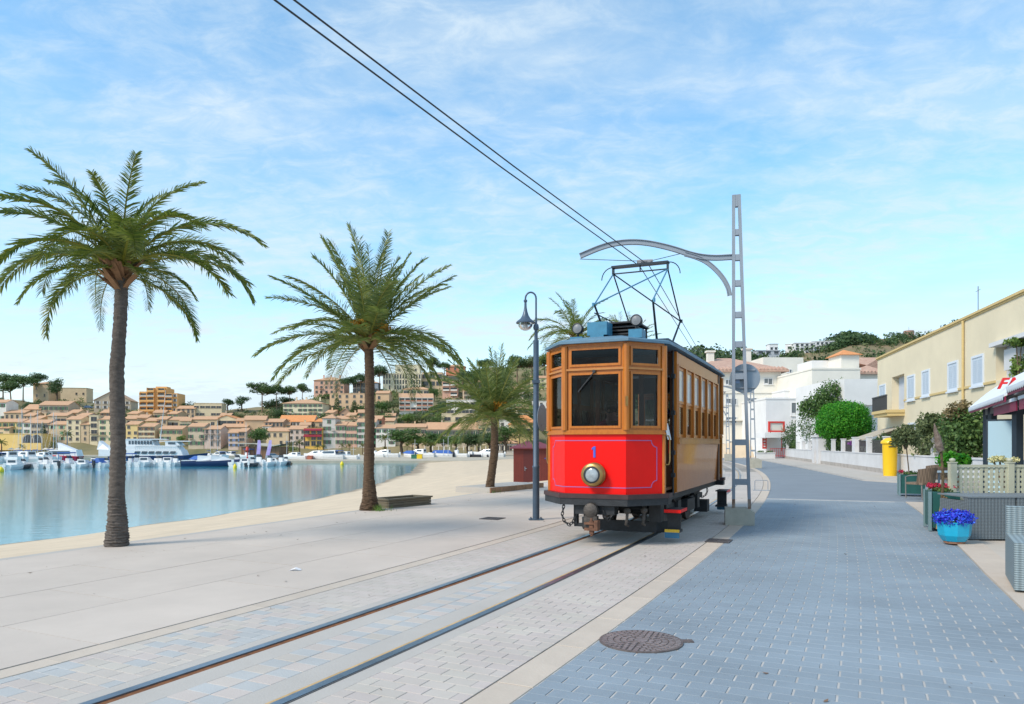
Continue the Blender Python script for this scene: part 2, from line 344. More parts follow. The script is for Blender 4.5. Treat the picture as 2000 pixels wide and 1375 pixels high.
# pavers beside and between the rails
def paver_mesh(name, w, l_, m, ch=.0022):
    mb = MB(); a, b_ = w/2, l_/2
    mb.add([(-a, -b_, -.02), (a, -b_, -.02), (a, b_, -.02), (-a, b_, -.02), (-a, -b_, -ch), (a, -b_, -ch), (a, b_, -ch), (-a, b_, -ch), (-a+ch, -b_+ch, 0), (a-ch, -b_+ch, 0), (a-ch, b_-ch, 0), (-a+ch, b_-ch, 0)],
           [(0, 1, 5, 4), (1, 2, 6, 5), (2, 3, 7, 6), (3, 0, 4, 7), (4, 5, 9, 8), (5, 6, 10, 9), (6, 7, 11, 10), (7, 4, 8, 11), (8, 9, 10, 11)])
    return mb.mesh(name, m)
tp = ribbon('track_paving', -30, 95, -1.42, 1.43, -.005, m_bed, 2, .002); tag(tp, 'pale block paving beside and between the tram rails')
def paver_field(parent, dlo, dhi, s0, s1, w, l_, me_list, far_mat, limit, name, gapx=.004, gapy=.004, stagger=True, pick=None, zoff=0.0, far_name='paver_field'):
    cells = []
    ns = int((s1-s0)/l_); nd = max(1, round((dhi-dlo)/w)); w = (dhi-dlo)/nd
    for i in range(ns):
        s = s0+(i+.5)*l_; off = (w/2 if (i % 2 and stagger) else 0)
        for k in range(nd+(1 if off else 0)):
            a, b_ = dlo+k*w-off, dlo+(k+1)*w-off; a, b_ = max(a, dlo), min(b_, dhi)
            if b_-a > .02: cells.append((s, (a+b_)/2, b_-a, i, k))
    def key(c):
        p = T(c[0], c[1]);
        if p.y < 3.6: return 1e9+abs(p.y)
        x = CX+p.x*F/p.y
        return p.y if -60 < x < 2060 and HY+F*H0/p.y < 1385 else 1e8+p.y
    cells.sort(key=key)
    near = [c for c in cells[:limit] if key(c) < 1e7]; far = [c for c in cells[len(near):]]
    for c in near:
        me = me_list[pick(c) if pick else 0]
        o = link(name, me, parent); o.location = T(c[0], c[1], zoff+random.uniform(-.0006, .0005)); o.rotation_euler = (random.uniform(-.002, .002), random.uniform(-.002, .002), -(TH0-c[0]/TR))
        fullw = w
        if c[2] < fullw*.95: o.scale.x = c[2]/fullw
    V, Q, tn = [], [], []
    for c in far:
        p = T(c[0], c[1]);
        if p.y < .5: continue
        n_ = Tn(c[0]); t_ = Tt(c[0]); hw, hl = (c[2]-gapx)/2, (l_-gapy)/2; z = zoff+random.uniform(-.0006, .0005); k = len(V)
        for zz_ in (z, z-.018):
            for sx, sy in ((-1, -1), (1, -1), (1, 1), (-1, 1)): V.append((*(p+n_*sx*hw+t_*sy*hl).xy, zz_))
        tone = random.random()
        for q in ((0, 1, 2, 3), (4, 5, 1, 0), (5, 6, 2, 1), (6, 7, 3, 2), (7, 4, 0, 3)): Q.append([k+x for x in q]); tn.append(tone)
    if V:
        o = link(far_name, np_mesh(far_name, V, Q, far_mat, tn), parent); o['kind'] = 'stuff'
    return len(near), len(far)
pm = paver_mesh('track_paver', .20, .125, m_tpav); pmb = paver_mesh('track_paver_blue', .20, .125, m_tpav_b)
W1 = .2-.004
pmA = paver_mesh('track_paver', .77/4-.004, .125-.004, m_tpav); pmB = paver_mesh('track_paver_blue', .4/2-.004, .145-.004, m_tpav_b); pmC = paver_mesh('track_paver_cream', .4/2-.004, .145-.004, m_tpav)
pmD = paver_mesh('track_paver', .77/4-.004, .125-.004, m_tpav_b)
paver_field(tp, -1.42, -.65, -6, 34, .2, .125, [pmA, pmD], m_tpav_far, 105, 'paver', pick=lambda c: 1 if random.random() < .2 else 0)
paver_field(tp, -.195, .205, -6, 34, .2, .145, [pmB, pmC], m_tpav_far, 60, 'paver', stagger=False, pick=lambda c: (c[3]+c[4]) % 2)
paver_field(tp, .66, 1.43, -6, 34, .2, .125, [pmA], m_tpav_far, 130, 'paver')
# border stones either side of the track
for d0, d1, lab in ((-1.62, -1.43, 'narrow cream stone border between promenade and tram paving'), (1.44, 1.69, 'wide cream stone border between tram paving and blue road')):
    kb = ribbon('border_strip', -30, 95, d0, d1, -.020, m_bed, 2, .002); tag(kb, lab)
    L_ = .95
    me = paver_mesh('border_stone', d1-d0-.003, L_-.006, m_border, .003)
    for i in range(44):
        s = -7+i*L_; o = link('border_stone', me, kb); o.location = T(s, (d0+d1)/2, .001); o.rotation_euler.z = -(TH0-s/TR)
    ribbon('border_far', 34.5, 95, d0, d1, -.001, m_border, 1, .02)
# road: block pavers near the camera, asphalt beyond the junction
RK = lambda s: 4.83+.022*max(0, s-3)                    # right edge of the road
rd = MB(); v, f = [], []
for i, s in enumerate(np.linspace(-12, 14.4, 30)):
    v += [T(s, 1.69, -.0045), T(s, RK(s), -.0045)]
    if i: f.append((2*i-2, 2*i-1, 2*i+1, 2*i))
road = rd.add(v, f).build('road', m_grout); tag(road, 'blue grey block paved road', kind='structure')
pr = paver_mesh('road_paver', .24-.013, .127-.0035, m_road, .0022)
paver_field(road, 1.695, 4.83, -6.5, 14.2, .24, .127, [pr], m_road_far, 300, 'paver', .013, .0045, zoff=0)
ribbon('road_margin', -10, 14.3, 4.832, 5.2, -.003, m_road, 1, .01)
# asphalt: follows the bend; its right side opens into the side street
lft = [T(s, 1.695, -.006) for s in np.linspace(14.4, 95, 40)]
rgt_ctrl = [(T(14.4, 5.12).x, T(14.4, 5.12).y), (16.8, 20.5), (28, 17), (29, 23.5), (14.9, 28.3), (14.3, 30), (17.6, 44), (22.3, 65), (25, 80), (24, 93), (15, 100)]
mb = MB(); poly = [(p.x, p.y) for p in lft][::-1]+[]; 
def interp(ctrl, n):
    L = [0]
    for a, b_ in zip(ctrl, ctrl[1:]): L.append(L[-1]+math.dist(a, b_))
    out = []
    for i in range(n):
        t_ = L[-1]*i/(n-1); k = max(j for j in range(len(L)) if L[j] <= t_+1e-9); k = min(k, len(L)-2); u = (t_-L[k])/(L[k+1]-L[k])
        out.append((ctrl[k][0]+(ctrl[k+1][0]-ctrl[k][0])*u, ctrl[k][1]+(ctrl[k+1][1]-ctrl[k][1])*u))
    return out
pg = rgt_ctrl+[(p.x, p.y) for p in lft[::-1]]
mb.add([(x, y, -.006) for x, y in pg], [tuple(range(len(pg)))]); asp = mb.build('asphalt_road', m_asph); tag(asp, 'smooth blue grey asphalt road bending left', kind='structure')
# right pavement: cream kerb band and terrace tiles
m_tile = mat('terrace_tile', (.47, .425, .365), .75, var=.08, vscale=1.5, rnd=.05, bump=.08, vdet=8)
ter = MB(); v, f = [], []
for i, s in enumerate(np.linspace(-12, 14.4, 20)):
    v += [T(s, RK(s)+.365, .006), T(s, 14, .006)]
    if i: f.append((2*i-2, 2*i-1, 2*i+1, 2*i))
ter = ter.add(v, f).build('terrace', m_tile); tag(ter, 'cream tiled cafe terrace', kind='structure')
for i in range(30):
    for k in range(14):
        s = -2.4+i*.56; d = 5.535+k*.62
        p = T(s, d)
        if p.y < 5.5 or p.x/p.y > .78: continue
        o = MB().add([(-.306, -.276, 0), (.306, -.276, 0), (.306, .276, 0), (-.306, .276, 0), (-.306, -.276, -.02), (.306, -.276, -.02), (.306, .276, -.02), (-.306, .276, -.02)], [(0, 1, 2, 3), (1, 0, 4, 5), (2, 1, 5, 6), (3, 2, 6, 7), (0, 3, 7, 4)]) if 'tile_me' not in globals() else None
        if o: tile_me = o.mesh('tile', m_tile)
        if d-.31 < RK(s)+.375: continue
        t_ = link('tile', tile_me, ter); t_.location = (p.x, p.y, .012+random.uniform(-.001, .001)); t_.rotation_euler.z = -(TH0-s/TR)
kr = MB().add([T(s, RK(s)+.02*j, -.02) for s in (-12, 14.4) for j in (0, 1)], [(0, 1, 3, 2)]).build('kerb', m_bed); tag(kr, 'cream kerb stones along the cafe terrace', kind='structure')
for i in range(24):
    s = -5+i*.8
    a, b_ = s+.004, s+.796
    vs_ = [T(a, RK(a), .018), T(a, RK(a)+.36, .018), T(b_, RK(b_)+.36, .018), T(b_, RK(b_), .018)]; c = sum(vs_, Vector())/4; top = [p-c for p in vs_]
    o = MB().add(top+[p-Vector((0, 0, .06)) for p in top], [(0, 1, 2, 3), (1, 0, 4, 5), (2, 1, 5, 6), (3, 2, 6, 7), (0, 3, 7, 4)]).build('kerb_stone', m_border, kr); o.location = c
# pavement in front of the white garden wall
pv = [(14.9, 28.3), (14.3, 30), (17.6, 44), (22.3, 65), (25, 80), (24, 93), (15, 100), (20, 130), (44, 120), (60, 70), (45, 28), (29, 23.6)]
MB().add([(x, y, .06) for x, y in pv]+[(x, y, -.1) for x, y in pv], [tuple(range(len(pv)))[::-1]]+[(i, (i+1) % len(pv), len(pv)+(i+1) % len(pv), len(pv)+i) for i in range(len(pv))]).build('pavement', m_conc)['kind'] = 'structure'
# manhole, drains
def cover(px, py, r):
    p = G(px, py); e = empty('manhole_cover', (p.x, p.y, .002), 0, 'round rusty cast iron manhole cover in the blue paved road', 'manhole cover')
    mi = mat('cast_iron', (.145, .115, .105), .6, metal=.3, var=.35, vscale=12, bump=.3, bscale=60)
    mb = MB(); mb.lathe([(r, -.01), (r, .006), (r*.93, .008), (r*.93, .003), (.001, .003)], 40); mb.build('frame', mi, e)
    mb = MB()
    for j, rr in enumerate((.26, .42, .58, .74, .88)):
        nn = 8+j*8
        for k in range(nn):
            a = 2*math.pi*(k+.5*(j % 2))/nn; mb.M = Matrix.Rotation(a, 4, 'Z'); w = 2*math.pi*rr*r/nn*.33
            mb.box(rr*r-.022, rr*r+.018, -w, w, .0031, .0085)
    mb.M = None; mb.lathe([(.05, .003), (.05, .009), (.001, .009)], 16); mb.build('tread_pattern', mat('cast_iron_tread', (.25, .215, .21), .5, metal=.3, var=.3, vscale=20), e)
    mb = MB(); mb.box(r*.97, r*1.25, -.035, .035, -.005, .006); mb.build('hinge_lug', mi, e)
cover(1252, 1253, .315)
def grate(px, py, w, l_, lab, rz, c=(.10, .09, .085), n_=8, name='drain_grate'):
    p = G(px, py); e = empty(name, (p.x, p.y, .004), rz, lab, 'drain'); mg = mat('grate_iron', (.10, .09, .09), .6, metal=.4, var=.2); mp_ = mat('grate_pit', (.02, .02, .02), .9)
    MB().box(-w/2, w/2, -l_/2, l_/2, -.01, .001).build('pit', mp_, e)
    fr = MB(); t_ = .025; fr.box(-w/2, w/2, -l_/2, -l_/2+t_, .001, .008).box(-w/2, w/2, l_/2-t_, l_/2, .001, .008).box(-w/2, -w/2+t_, -l_/2+t_, l_/2-t_, .001, .008).box(w/2-t_, w/2, -l_/2+t_, l_/2-t_, .001, .008).box(-.012, .012, -l_/2+t_, l_/2-t_, .001, .008).build('frame', mg, e)
    for k in range(n_):
        y = -l_/2+t_+(l_-2*t_)*(k+.5)/n_; MB().box(-w/2+t_, w/2-t_, y-.009, y+.009, .0015, .007).build('bar', mg, e)
grate(1404, 1057, .36, .42, 'dark iron drain grate at the cream border near the catenary post', -.42)
grate(962, 1013, .40, .40, 'small square grey drain in the promenade slabs near the lamp post', -.42)
# ================================================================ the tram
m_wood = mat('varnished_teak', (.54, .175, .015), .36, c2=(.40, .115, .009), vscale=5, stretch=(6, 6, .8), coat=.3, spec=.35, vdet=6)
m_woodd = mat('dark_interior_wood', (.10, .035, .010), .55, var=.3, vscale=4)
m_woodl = mat('light_moulding_wood', (.46, .19, .045), .4, var=.15, vscale=6, coat=.1)
m_red = mat('tram_red_paint', (.80, .004, .002), .32, coat=.0, spec=.25, var=.06, vscale=2.5, vdet=8, bump=.03, bscale=3)
m_line = mat('mauve_coach_line', (.30, .13, .36), .4)
m_blue = mat('number_blue', (.06, .10, .52), .4)
m_black = mat('chassis_black', (.017, .019, .022), .55, var=.4, vscale=7, bump=.2)
m_blk2 = mat('bumper_maroon', (.050, .022, .022), .45, var=.25, vscale=6)
m_roof = mat('roof_blue_grey', (.105, .20, .275), .55, var=.15, vscale=3)
m_roofd = mat('roof_dark_blue', (.035, .07, .10), .55, var=.2, vscale=4)
m_brass = mat('aged_brass', (.36, .215, .075), .33, metal=.75, var=.2, vscale=8)
m_grease = mat('greasy_iron', (.07, .06, .052), .55, metal=.4, var=.45, vscale=9, bump=.4)
m_rusty = mat('rusty_iron', (.15, .068, .038), .8, var=.4, vscale=12, bump=.3)
m_glass = glass_mat('tram_glass', (.55, .58, .60), -.028)
m_blind = mat('pale_window_blind', (.50, .53, .52), .6, var=.1)
m_paper = mat('white_paper', (.75, .75, .76), .7)
m_yel = mat('step_yellow', (.75, .45, .03), .6, var=.2)
m_stepb = mat('step_blue', (.03, .14, .24), .6, var=.2)
TRH = R_(23.9)
tram = empty('tram', (1.427, 11.33, 0), -TRH, 'vintage red and varnished wood tram number 1 with raised pantograph on the rails', 'tram')
FR = [(-.91, 0), (-.47, -.51), (.47, -.51), (.91, 0)]
RE = [(.91, 5.86), (.47, 6.37), (-.47, 6.37), (-.91, 5.86)]
def plane(A, B):
    A, B = Vector((*A, 0)), Vector((*B, 0)); X = (B-A).normalized(); Y = Vector((0, 0, 1)).cross(X)
    M = Matrix(((X.x, Y.x, 0, A.x), (X.y, Y.y, 0, A.y), (0, 0, 1, 0), (0, 0, 0, 1))); return M, (B-A).length
def bars(mb, x0, x1, z0, z1, b, y0, y1):
    mb.box(x0, x1, y0, y1, z0, z0+b).box(x0, x1, y0, y1, z1-b, z1).box(x0, x0+b, y0, y1, z0+b, z1-b).box(x1-b, x1, y0, y1, z0+b, z1-b)
def cab_end(pts, front):
    for i in range(3):
        M, L = plane(pts[i], pts[i+1])
        mb = MB(); mb.M = M; mb.box(.001, L-.001, 0, .035, .76, 1.64); mb.build('red_panel', m_red, tram)
        # window bands: lower and upper
        for z0, z1, nm in ((1.70, 2.585, 'lower_window'), (2.615, 2.955, 'upper_window')):
            mb = MB(); mb.M = M; bars(mb, .05, L-.05, z0, z1, .055 if nm[0] == 'l' else .05, .004, .040); bars(mb, .075, L-.075, z0+.03, z1-.03, .035, -.012, .0035)
            w = mb.build(nm, m_wood, tram)
            mb = MB(); mb.M = M; mb.box(.105, L-.105, .014, .020, z0+.055, z1-.05); mb.build('glass', m_glass, w)
        mb = MB(); mb.M = M
        mb.box(-.02, L+.02, -.035, .04, 1.641, 1.665).box(-.012, L+.012, -.022, .05, 1.6655, 1.70)
        mb.build('window_sill', m_wood, tram)
        mb = MB(); mb.M = M; mb.box(-.012, L+.012, -.028, .042, 2.586, 2.614); mb.build('transom_rail', m_woodl, tram)
        mb = MB(); mb.M = M; mb.box(0, L, -.008, .045, 2.956, 2.99); mb.build('head_rail', m_wood, tram)
    for i, (u, v_) in enumerate(pts):
        mb = MB(); r = .048; mb.prism([(u+r*math.cos(a), v_+r*math.sin(a)) for a in [math.pi/8+k*math.pi/4 for k in range(8)]], 1.702, 2.954)
        mb.build('corner_post', m_wood, tram)
        if i in (0, 3):
            sg = 1 if u > 0 else -1; mb = MB(); mb.prism([(u-.035*sg, v_-.02), (u+.015*sg, v_-.03), (u+.02*sg, v_+.05), (u-.03*sg, v_+.06)][::sg], .765, 1.64); mb.build('corner_strip', m_wood, tram)
    # bumper beam
    off = []
    sc = 1 if front else -1
    for (u, v_) in pts:
        vv = v_-.07*sc if abs(u) < .6 else v_-.0*sc
        off.append((u*1.07+.02*(1 if u > 0 else -1), vv-.03*sc))
    back = [(off[3][0], off[3][1]+.25*sc), (off[0][0], off[0][1]+.25*sc)]
    mb = MB(); mb.prism(off+back, .70, .765, 0); mb.prism([(a*.985, b_+.012*sc) for a, b_ in off]+[(back[0][0]*.985, back[0][1]), (back[1][0]*.985, back[1][1])], .60, .6995, 1)
    mb.build('bumper', [m_blk2, m_black], tram)
cab_end(FR, True); cab_end(RE, False)
# coach lines, one thin strip that runs round the three facets of the red panel
def facet_pt(x, z, out=.004):
    """x measured along the front from its left corner"""
    for i in range(3):
        M, L = plane(FR[i], FR[i+1])
        if x <= L or i == 2: return M @ Vector((x, -out, z))
        x -= L
Lf = [plane(FR[i], FR[i+1])[1] for i in range(3)]; LT = sum(Lf)
x0, x1, z0, z1, nt_ = .17, LT-.13, .86, 1.55, .10
path = [(x0+nt_, z1), (Lf[0], z1), (Lf[0]+Lf[1], z1), (x1-nt_, z1)]
path += [(x1-nt_*math.cos(a)*1.0, z1-nt_*math.sin(a)) for a in (math.radians(20), math.radians(45), math.radians(70))]
path += [(x1, z1-nt_), (x1, z0+nt_)] + [(x1-nt_*math.cos(a), z0+nt_*math.sin(a)) for a in (math.radians(70), math.radians(45), math.radians(20))]
path += [(x1-nt_, z0), (Lf[0]+Lf[1], z0), (Lf[0], z0), (x0+nt_, z0)] + [(x0+nt_*math.cos(a), z0+nt_*math.sin(a)) for a in (math.radians(20), math.radians(45), math.radians(70))]
path += [(x0, z0+nt_), (x0, z1-nt_)] + [(x0+nt_*math.cos(a), z1-nt_*math.sin(a)) for a in (math.radians(70), math.radians(45), math.radians(20))]
mb = MB(); hw = .0055
for (a, b_) in zip(path, path[1:]+path[:1]):
    dx, dz = b_[0]-a[0], b_[1]-a[1]; L = math.hypot(dx, dz); nx_, nz_ = -dz/L*hw, dx/L*hw
    if L < 1e-6: continue
    xm = (a[0]+b_[0])/2; e = 1e-4
    def fp(x, z, o_):
        k = 0; xx = xm
        while k < 2 and xx > Lf[k]: xx -= Lf[k]; k += 1
        M, _ = plane(FR[k], FR[k+1]); return M @ Vector((x-sum(Lf[:k]), -o_, z))
    q = [(a[0]+nx_, a[1]+nz_), (b_[0]+nx_, b_[1]+nz_), (b_[0]-nx_, b_[1]-nz_), (a[0]-nx_, a[1]-nz_)]
    mb.add([fp(x, z, .0035) for x, z in q]+[fp(x, z, .0005) for x, z in q], [(0, 1, 2, 3), (0, 4, 5, 1), (1, 5, 6, 2), (2, 6, 7, 3), (3, 7, 4, 0)])
mb.build('coach_line', m_line, tram)
# number 1
M1, L1 = plane(FR[1], FR[2])
mb = MB(); mb.M = M1 @ Matrix.Translation((L1/2-.005, -.005, 1.30)) @ Matrix.Rotation(R_(90), 4, 'X')
mb.prism([(-.017, 0), (.017, 0), (.017, .165), (-.004, .165), (-.040, .140), (-.040, .112), (-.017, .124)], -.003, .004); tag(mb.build('number', m_blue, tram), 'blue painted figure 1')
# headlamp
hl = MB(); hl.M = Matrix.Translation((0, -.512, 1.05)) @ Matrix.Rotation(R_(180), 4, 'Z')
hl.lathe([(.165, -.01), (.178, .02), (.175, .05), (.155, .07), (.15, .09), (.168, .105), (.17, .13), (.15, .15), (.118, .155), (.115, .135)], 32, axis='y')
hl = hl.build('headlamp', m_brass, tram, True)
mb = MB(); mb.M = Matrix.Translation((0, -.512, 1.05)) @ Matrix.Rotation(R_(180), 4, 'Z'); mb.lathe([(.125, .136), (.125, .158), (.100, .162), (.100, .146)], 32, axis='y'); mb.build('lens_ring', m_black, hl, True)
mb = MB(); mb.M = Matrix.Translation((0, -.512, 1.05)) @ Matrix.Rotation(R_(180), 4, 'Z'); mb.lathe([(.103, .147), (.09, .156), (.05, .164), (.001, .167)], 24, axis='y'); mb.build('lens', mat('lamp_lens', (.30, .34, .36), .2, coat=.3, var=.25, vscale=14), hl, True)
# saloon sides
V0, V1, US = .78, 5.08, .95
def side(sgn):
    A, B = ((US, V0), (US, V1)) if sgn > 0 else ((-US, V1), (-US, V0))
    M, L = plane(A, B)
    mb = MB(); mb.M = M; nb = 36
    for k in range(nb):       # tongue and groove boards, leaning in a little at the bottom
        a, b_ = L*k/nb+.002, L*(k+1)/nb-.002
        mb.add([(a, .035, .72), (b_, .035, .72), (b_, -.004, 1.50), (a, -.004, 1.50), (a, .06, .72), (b_, .06, .72), (b_, .03, 1.50), (a, .03, 1.50)], [(0, 1, 2, 3), (1, 5, 6, 2), (4, 0, 3, 7), (0, 4, 5, 1)])
    mb.box(0, L, .06, .075, .72, 1.5); mb.build('side_panel', m_wood, tram)
    mb = MB(); mb.M = M; mb.box(.0, L, -.045, .03, 1.50, 1.515).box(.0, L, -.035, .03, 1.515, 1.585).box(0, L, -.05, .03, 1.585, 1.60); mb.build('belt_rail', m_woodl, tram)
    mb = MB(); mb.M = M; mb.box(0, L, .0, .04, 2.74, 2.95).box(0, L, -.02, .0, 2.74, 2.765); mb.build('fascia', m_wood, tram)
    nw = 6; pw = L/nw
    for k in range(nw+1):
        x = L*k/nw; hw_ = .05 if 0 < k < nw else .045; x = min(max(x, hw_), L-hw_)
        mb = MB(); mb.M = M; mb.box(x-hw_, x+hw_, -.018, .05, 1.60, 2.74); mb.build('window_post', m_wood, tram)
    for k in range(nw):
        a, b_ = L*k/nw+.055, L*(k+1)/nw-.055
        mb = MB(); mb.M = M; bars(mb, a, b_, 2.15, 2.735, .045, .008, .03); up = mb.build('upper_sash', m_wood, tram)
        mb = MB(); mb.M = M; mb.box(a+.045, b_-.045, .020, .026, 2.195, 2.69); mb.build('glass', mat('reflecting_glass', (.42, .47, .48), .06, spec=.8), up)
        mb = MB(); mb.M = M; bars(mb, a, b_, 1.605, 2.149, .05, .022, .045); lo_ = mb.build('lower_sash', m_wood, tram)
        mb = MB(); mb.M = M; mb.box(a+.05, b_-.05, .030, .036, 1.655, 2.10); mb.build('glass', m_glass, lo_)
side(1); side(-1)
# bulkheads with an open doorway, floor, ceiling, seats
for v_ in (V0+.02, V1-.05):
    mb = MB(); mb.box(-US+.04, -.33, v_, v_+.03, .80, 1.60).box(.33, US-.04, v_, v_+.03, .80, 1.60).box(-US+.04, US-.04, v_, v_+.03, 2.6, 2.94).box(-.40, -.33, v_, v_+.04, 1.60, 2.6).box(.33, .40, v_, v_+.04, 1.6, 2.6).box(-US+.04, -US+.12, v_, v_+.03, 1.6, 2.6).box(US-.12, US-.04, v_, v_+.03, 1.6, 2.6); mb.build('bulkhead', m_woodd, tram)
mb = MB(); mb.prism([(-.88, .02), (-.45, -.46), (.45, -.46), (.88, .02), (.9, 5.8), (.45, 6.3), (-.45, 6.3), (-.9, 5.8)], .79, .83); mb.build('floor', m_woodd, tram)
for k in range(5):
    for sg in (-1, 1):
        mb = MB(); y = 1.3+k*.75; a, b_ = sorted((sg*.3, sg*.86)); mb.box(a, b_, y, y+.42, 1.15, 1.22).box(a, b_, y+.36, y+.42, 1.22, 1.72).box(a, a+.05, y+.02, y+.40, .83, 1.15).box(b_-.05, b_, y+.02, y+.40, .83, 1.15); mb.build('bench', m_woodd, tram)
# controller pedestal and brake handle in the cab
mb = MB(); mb.box(-.38, -.10, -.42, -.15, .83, 1.74).box(-.34, -.14, -.40, -.2, 1.74, 1.80); mb.build('controller', m_black, tram)
mb = MB(); mb.cyl((.3, -.3, .83), (.3, -.3, 1.82), .022).cyl((.18, -.3, 1.82), (.42, -.3, 1.82), .016); mb.build('brake_column', m_brass, tram)
# doorway poles, rails, hooks
for sg in (1, -1):
    mb = MB(); mb.cyl((.93*sg, .56, .70), (.93*sg, .56, 2.95), .016, n=8)
    for z in (.98, 1.33, 1.95, 2.52): mb.box(.93*sg-.03, .93*sg+.03, .535, .60, z, z+.07)
    mb.build('door_pole', m_black, tram)
    mb = MB(); mb.tube([(.93*sg, .03, 1.62), (.965*sg, .07, 1.62), (.98*sg, .08, 1.56), (.98*sg, .08, 1.25), (.965*sg, .07, 1.19), (.93*sg, .03, 1.19)], .011, 8); mb.build('grab_rail', m_brass, tram, True)
    mb = MB(); mb.box(sg*US-.035, sg*US+.012, .70, .78, .74, 2.95); mb.build('door_post', m_wood, tram)
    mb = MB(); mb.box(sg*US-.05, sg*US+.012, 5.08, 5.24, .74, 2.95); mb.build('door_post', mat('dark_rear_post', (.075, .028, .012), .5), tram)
mb = MB(); mb.M = Matrix.Translation((.90, .30, 1.70)) @ Matrix.Rotation(R_(-12), 4, 'Y'); mb.box(-.002, .002, -.12, .13, -.14, .12); mb.build('notice', m_paper, tram)
mb = MB(); mb.box(.895, .905, .40, .46, 1.35, 1.62); mb.build('red_tag', m_red, tram)
mb = MB(); mb.box(-.25, .25, .42, .45, 2.62, 2.66); mb.build('destination_bar', mat('white_bar', (.7, .7, .7), .5), tram)
# latch and wiper
mb = MB(); mb.M = Matrix.Translation((.47, -.51, 0)) @ Matrix.Rotation(R_(25), 4, 'Z'); mb.box(-.018, .018, -.062, -.048, 2.05, 2.19).box(-.009, .009, -.08, -.062, 2.07, 2.17); mb.build('latch', m_brass, tram)
mb = MB(); mb.M = M1; mb.beam((L1/2, -.03, 2.56), (L1/2-.25, -.03, 2.27), .018, .014).cyl((L1/2, -.05, 2.565), (L1/2, .0, 2.565), .025, n=10); mb.build('wiper', m_black, tram)
# roof
out = [(-.99, .02), (-.53, -.60), (.53, -.60), (.99, .02), (1.01, .7), (1.02, 5.2), (.99, 5.84), (.53, 6.45), (-.53, 6.45), (-.99, 5.84), (-1.02, 5.2), (-1.01, .7)]
mb = MB(); inn = [(a*.62, 2.93+(b_-2.93)*.90) for a, b_ in out]; n_ = len(out)
v = [(a, b_, 2.985) for a, b_ in out]+[(a, b_, 3.02) for a, b_ in out]+[(a*.985, 2.93+(b_-2.93)*.992, 3.04) for a, b_ in out]+[(a, b_, 3.115) for a, b_ in inn]+[(a*.5, 2.93+(b_-2.93)*.9, 3.14) for a, b_ in inn]
f = [tuple(range(n_))[::-1]]+[(k*n_+i, k*n_+(i+1) % n_, (k+1)*n_+(i+1) % n_, (k+1)*n_+i) for k in range(4) for i in range(n_)]+[tuple(range(4*n_, 5*n_))]
roof = mb.add(v, f).build('roof', m_roof, tram)
for sg in (-1, 1):
    mb = MB(); mb.box(sg*.72-.14, sg*.72+.14, .55, 5.3, 3.125, 3.15); 
    for k in range(6): mb.box(sg*.72-.12, sg*.72+.12, .7+k*.85, .76+k*.85, 3.06, 3.125)
    mb.build('roof_walkway', m_roofd, roof)
mb = MB(); RX = .15; mb.M = Matrix.Translation((RX, 0, 0)); mb.box(-.43, .30, .15, .85, 3.13, 3.17)
for k in range(3): mb.box(-.42, .29, .17, .83, 3.19+k*.055, 3.215+k*.055)
mb.box(-.45, .32, .12, .88, 3.36, 3.385)
for a in (-.43, .28):
    for b_ in (.16, .80): mb.box(a, a+.03, b_, b_+.03, 3.17, 3.36)
mb.build('resistor_box', mat('resistor_dark', (.02, .022, .025), .6, var=.3), roof)
mb = MB(); mb.box(-.22, .09, -.20, .10, 3.15, 3.35); mb.box(-.17, .04, -.205, -.18, 3.11, 3.15); mb.build('junction_box', mat('box_blue', (.04, .20, .32), .5, var=.15), roof)
for u, v_, zc in ((-.44, .02, 3.30), (.55, -.20, 3.33)):
    mb = MB(); mb.M = Matrix.Translation((u, v_, zc)) @ Matrix.Rotation(R_(180), 4, 'Z'); mb.lathe([(.025, -.11), (.07, -.085), (.082, -.02), (.086, .05), (.074, .055), (.074, .042)], 20, axis='y'); mb.lathe([(.02, -.25), (.02, -.09)], 8, axis='z'); mb.build('roof_lamp', m_black, roof, True)
    mb = MB(); mb.M = Matrix.Translation((u, v_, zc)) @ Matrix.Rotation(R_(180), 4, 'Z'); mb.lathe([(.075, .043), (.05, .052), (.001, .056)], 20, axis='y'); mb.build('lamp_glass', mat('grey_lamp_glass', (.20, .21, .22), .3), roof, True)
    mb = MB(); mb.box(u-.10, u+.10, v_-.10, v_+.14, 3.06, zc-.14); mb.build('lamp_foot', mat('box_blue', '#000000'), roof)
# pantograph
pant = empty('pantograph_placeholder', (0, 0, 0)); bpy.data.objects.remove(pant)
m_pb = mat('pantograph_blue', (.09, .26, .38), .4, metal=.3); m_pd = mat('pantograph_dark', (.018, .03, .042), .45, metal=.3)
tz, kz, bz = 4.62, 3.86, 3.18; vf, vt, vr = 1.05, 2.20, 3.35; hwk = .50
pb = MB(); 
for sg in (-1, 1):
    pb.beam((sg*.42, 1.5, bz), (sg*.42, 2.9, bz), .05, .06)
for v_ in (1.62, 2.78): pb.beam((-.5, v_, bz), (.5, v_, bz), .05, .05)
for sg in (-1, 1):
    for v_ in (1.62, 2.78): pb.cyl((sg*.42, v_, 3.08), (sg*.42, v_, bz), .045, n=10)
pan = pb.build('pantograph', m_pd, tram)
for v_, vb in ((vf, 1.75), (vr, 2.65)):
    for sg in (-1, 1): mb = MB(); mb.cyl((sg*.42, vb, bz), (sg*hwk, v_, kz), .022, .017); mb.build('lower_arm', m_pd, pan)
    mb = MB(); mb.cyl((-hwk, v_, kz-.14), (.42, vb, bz+.02), .010); mb.build('arm_brace', m_pd, pan)
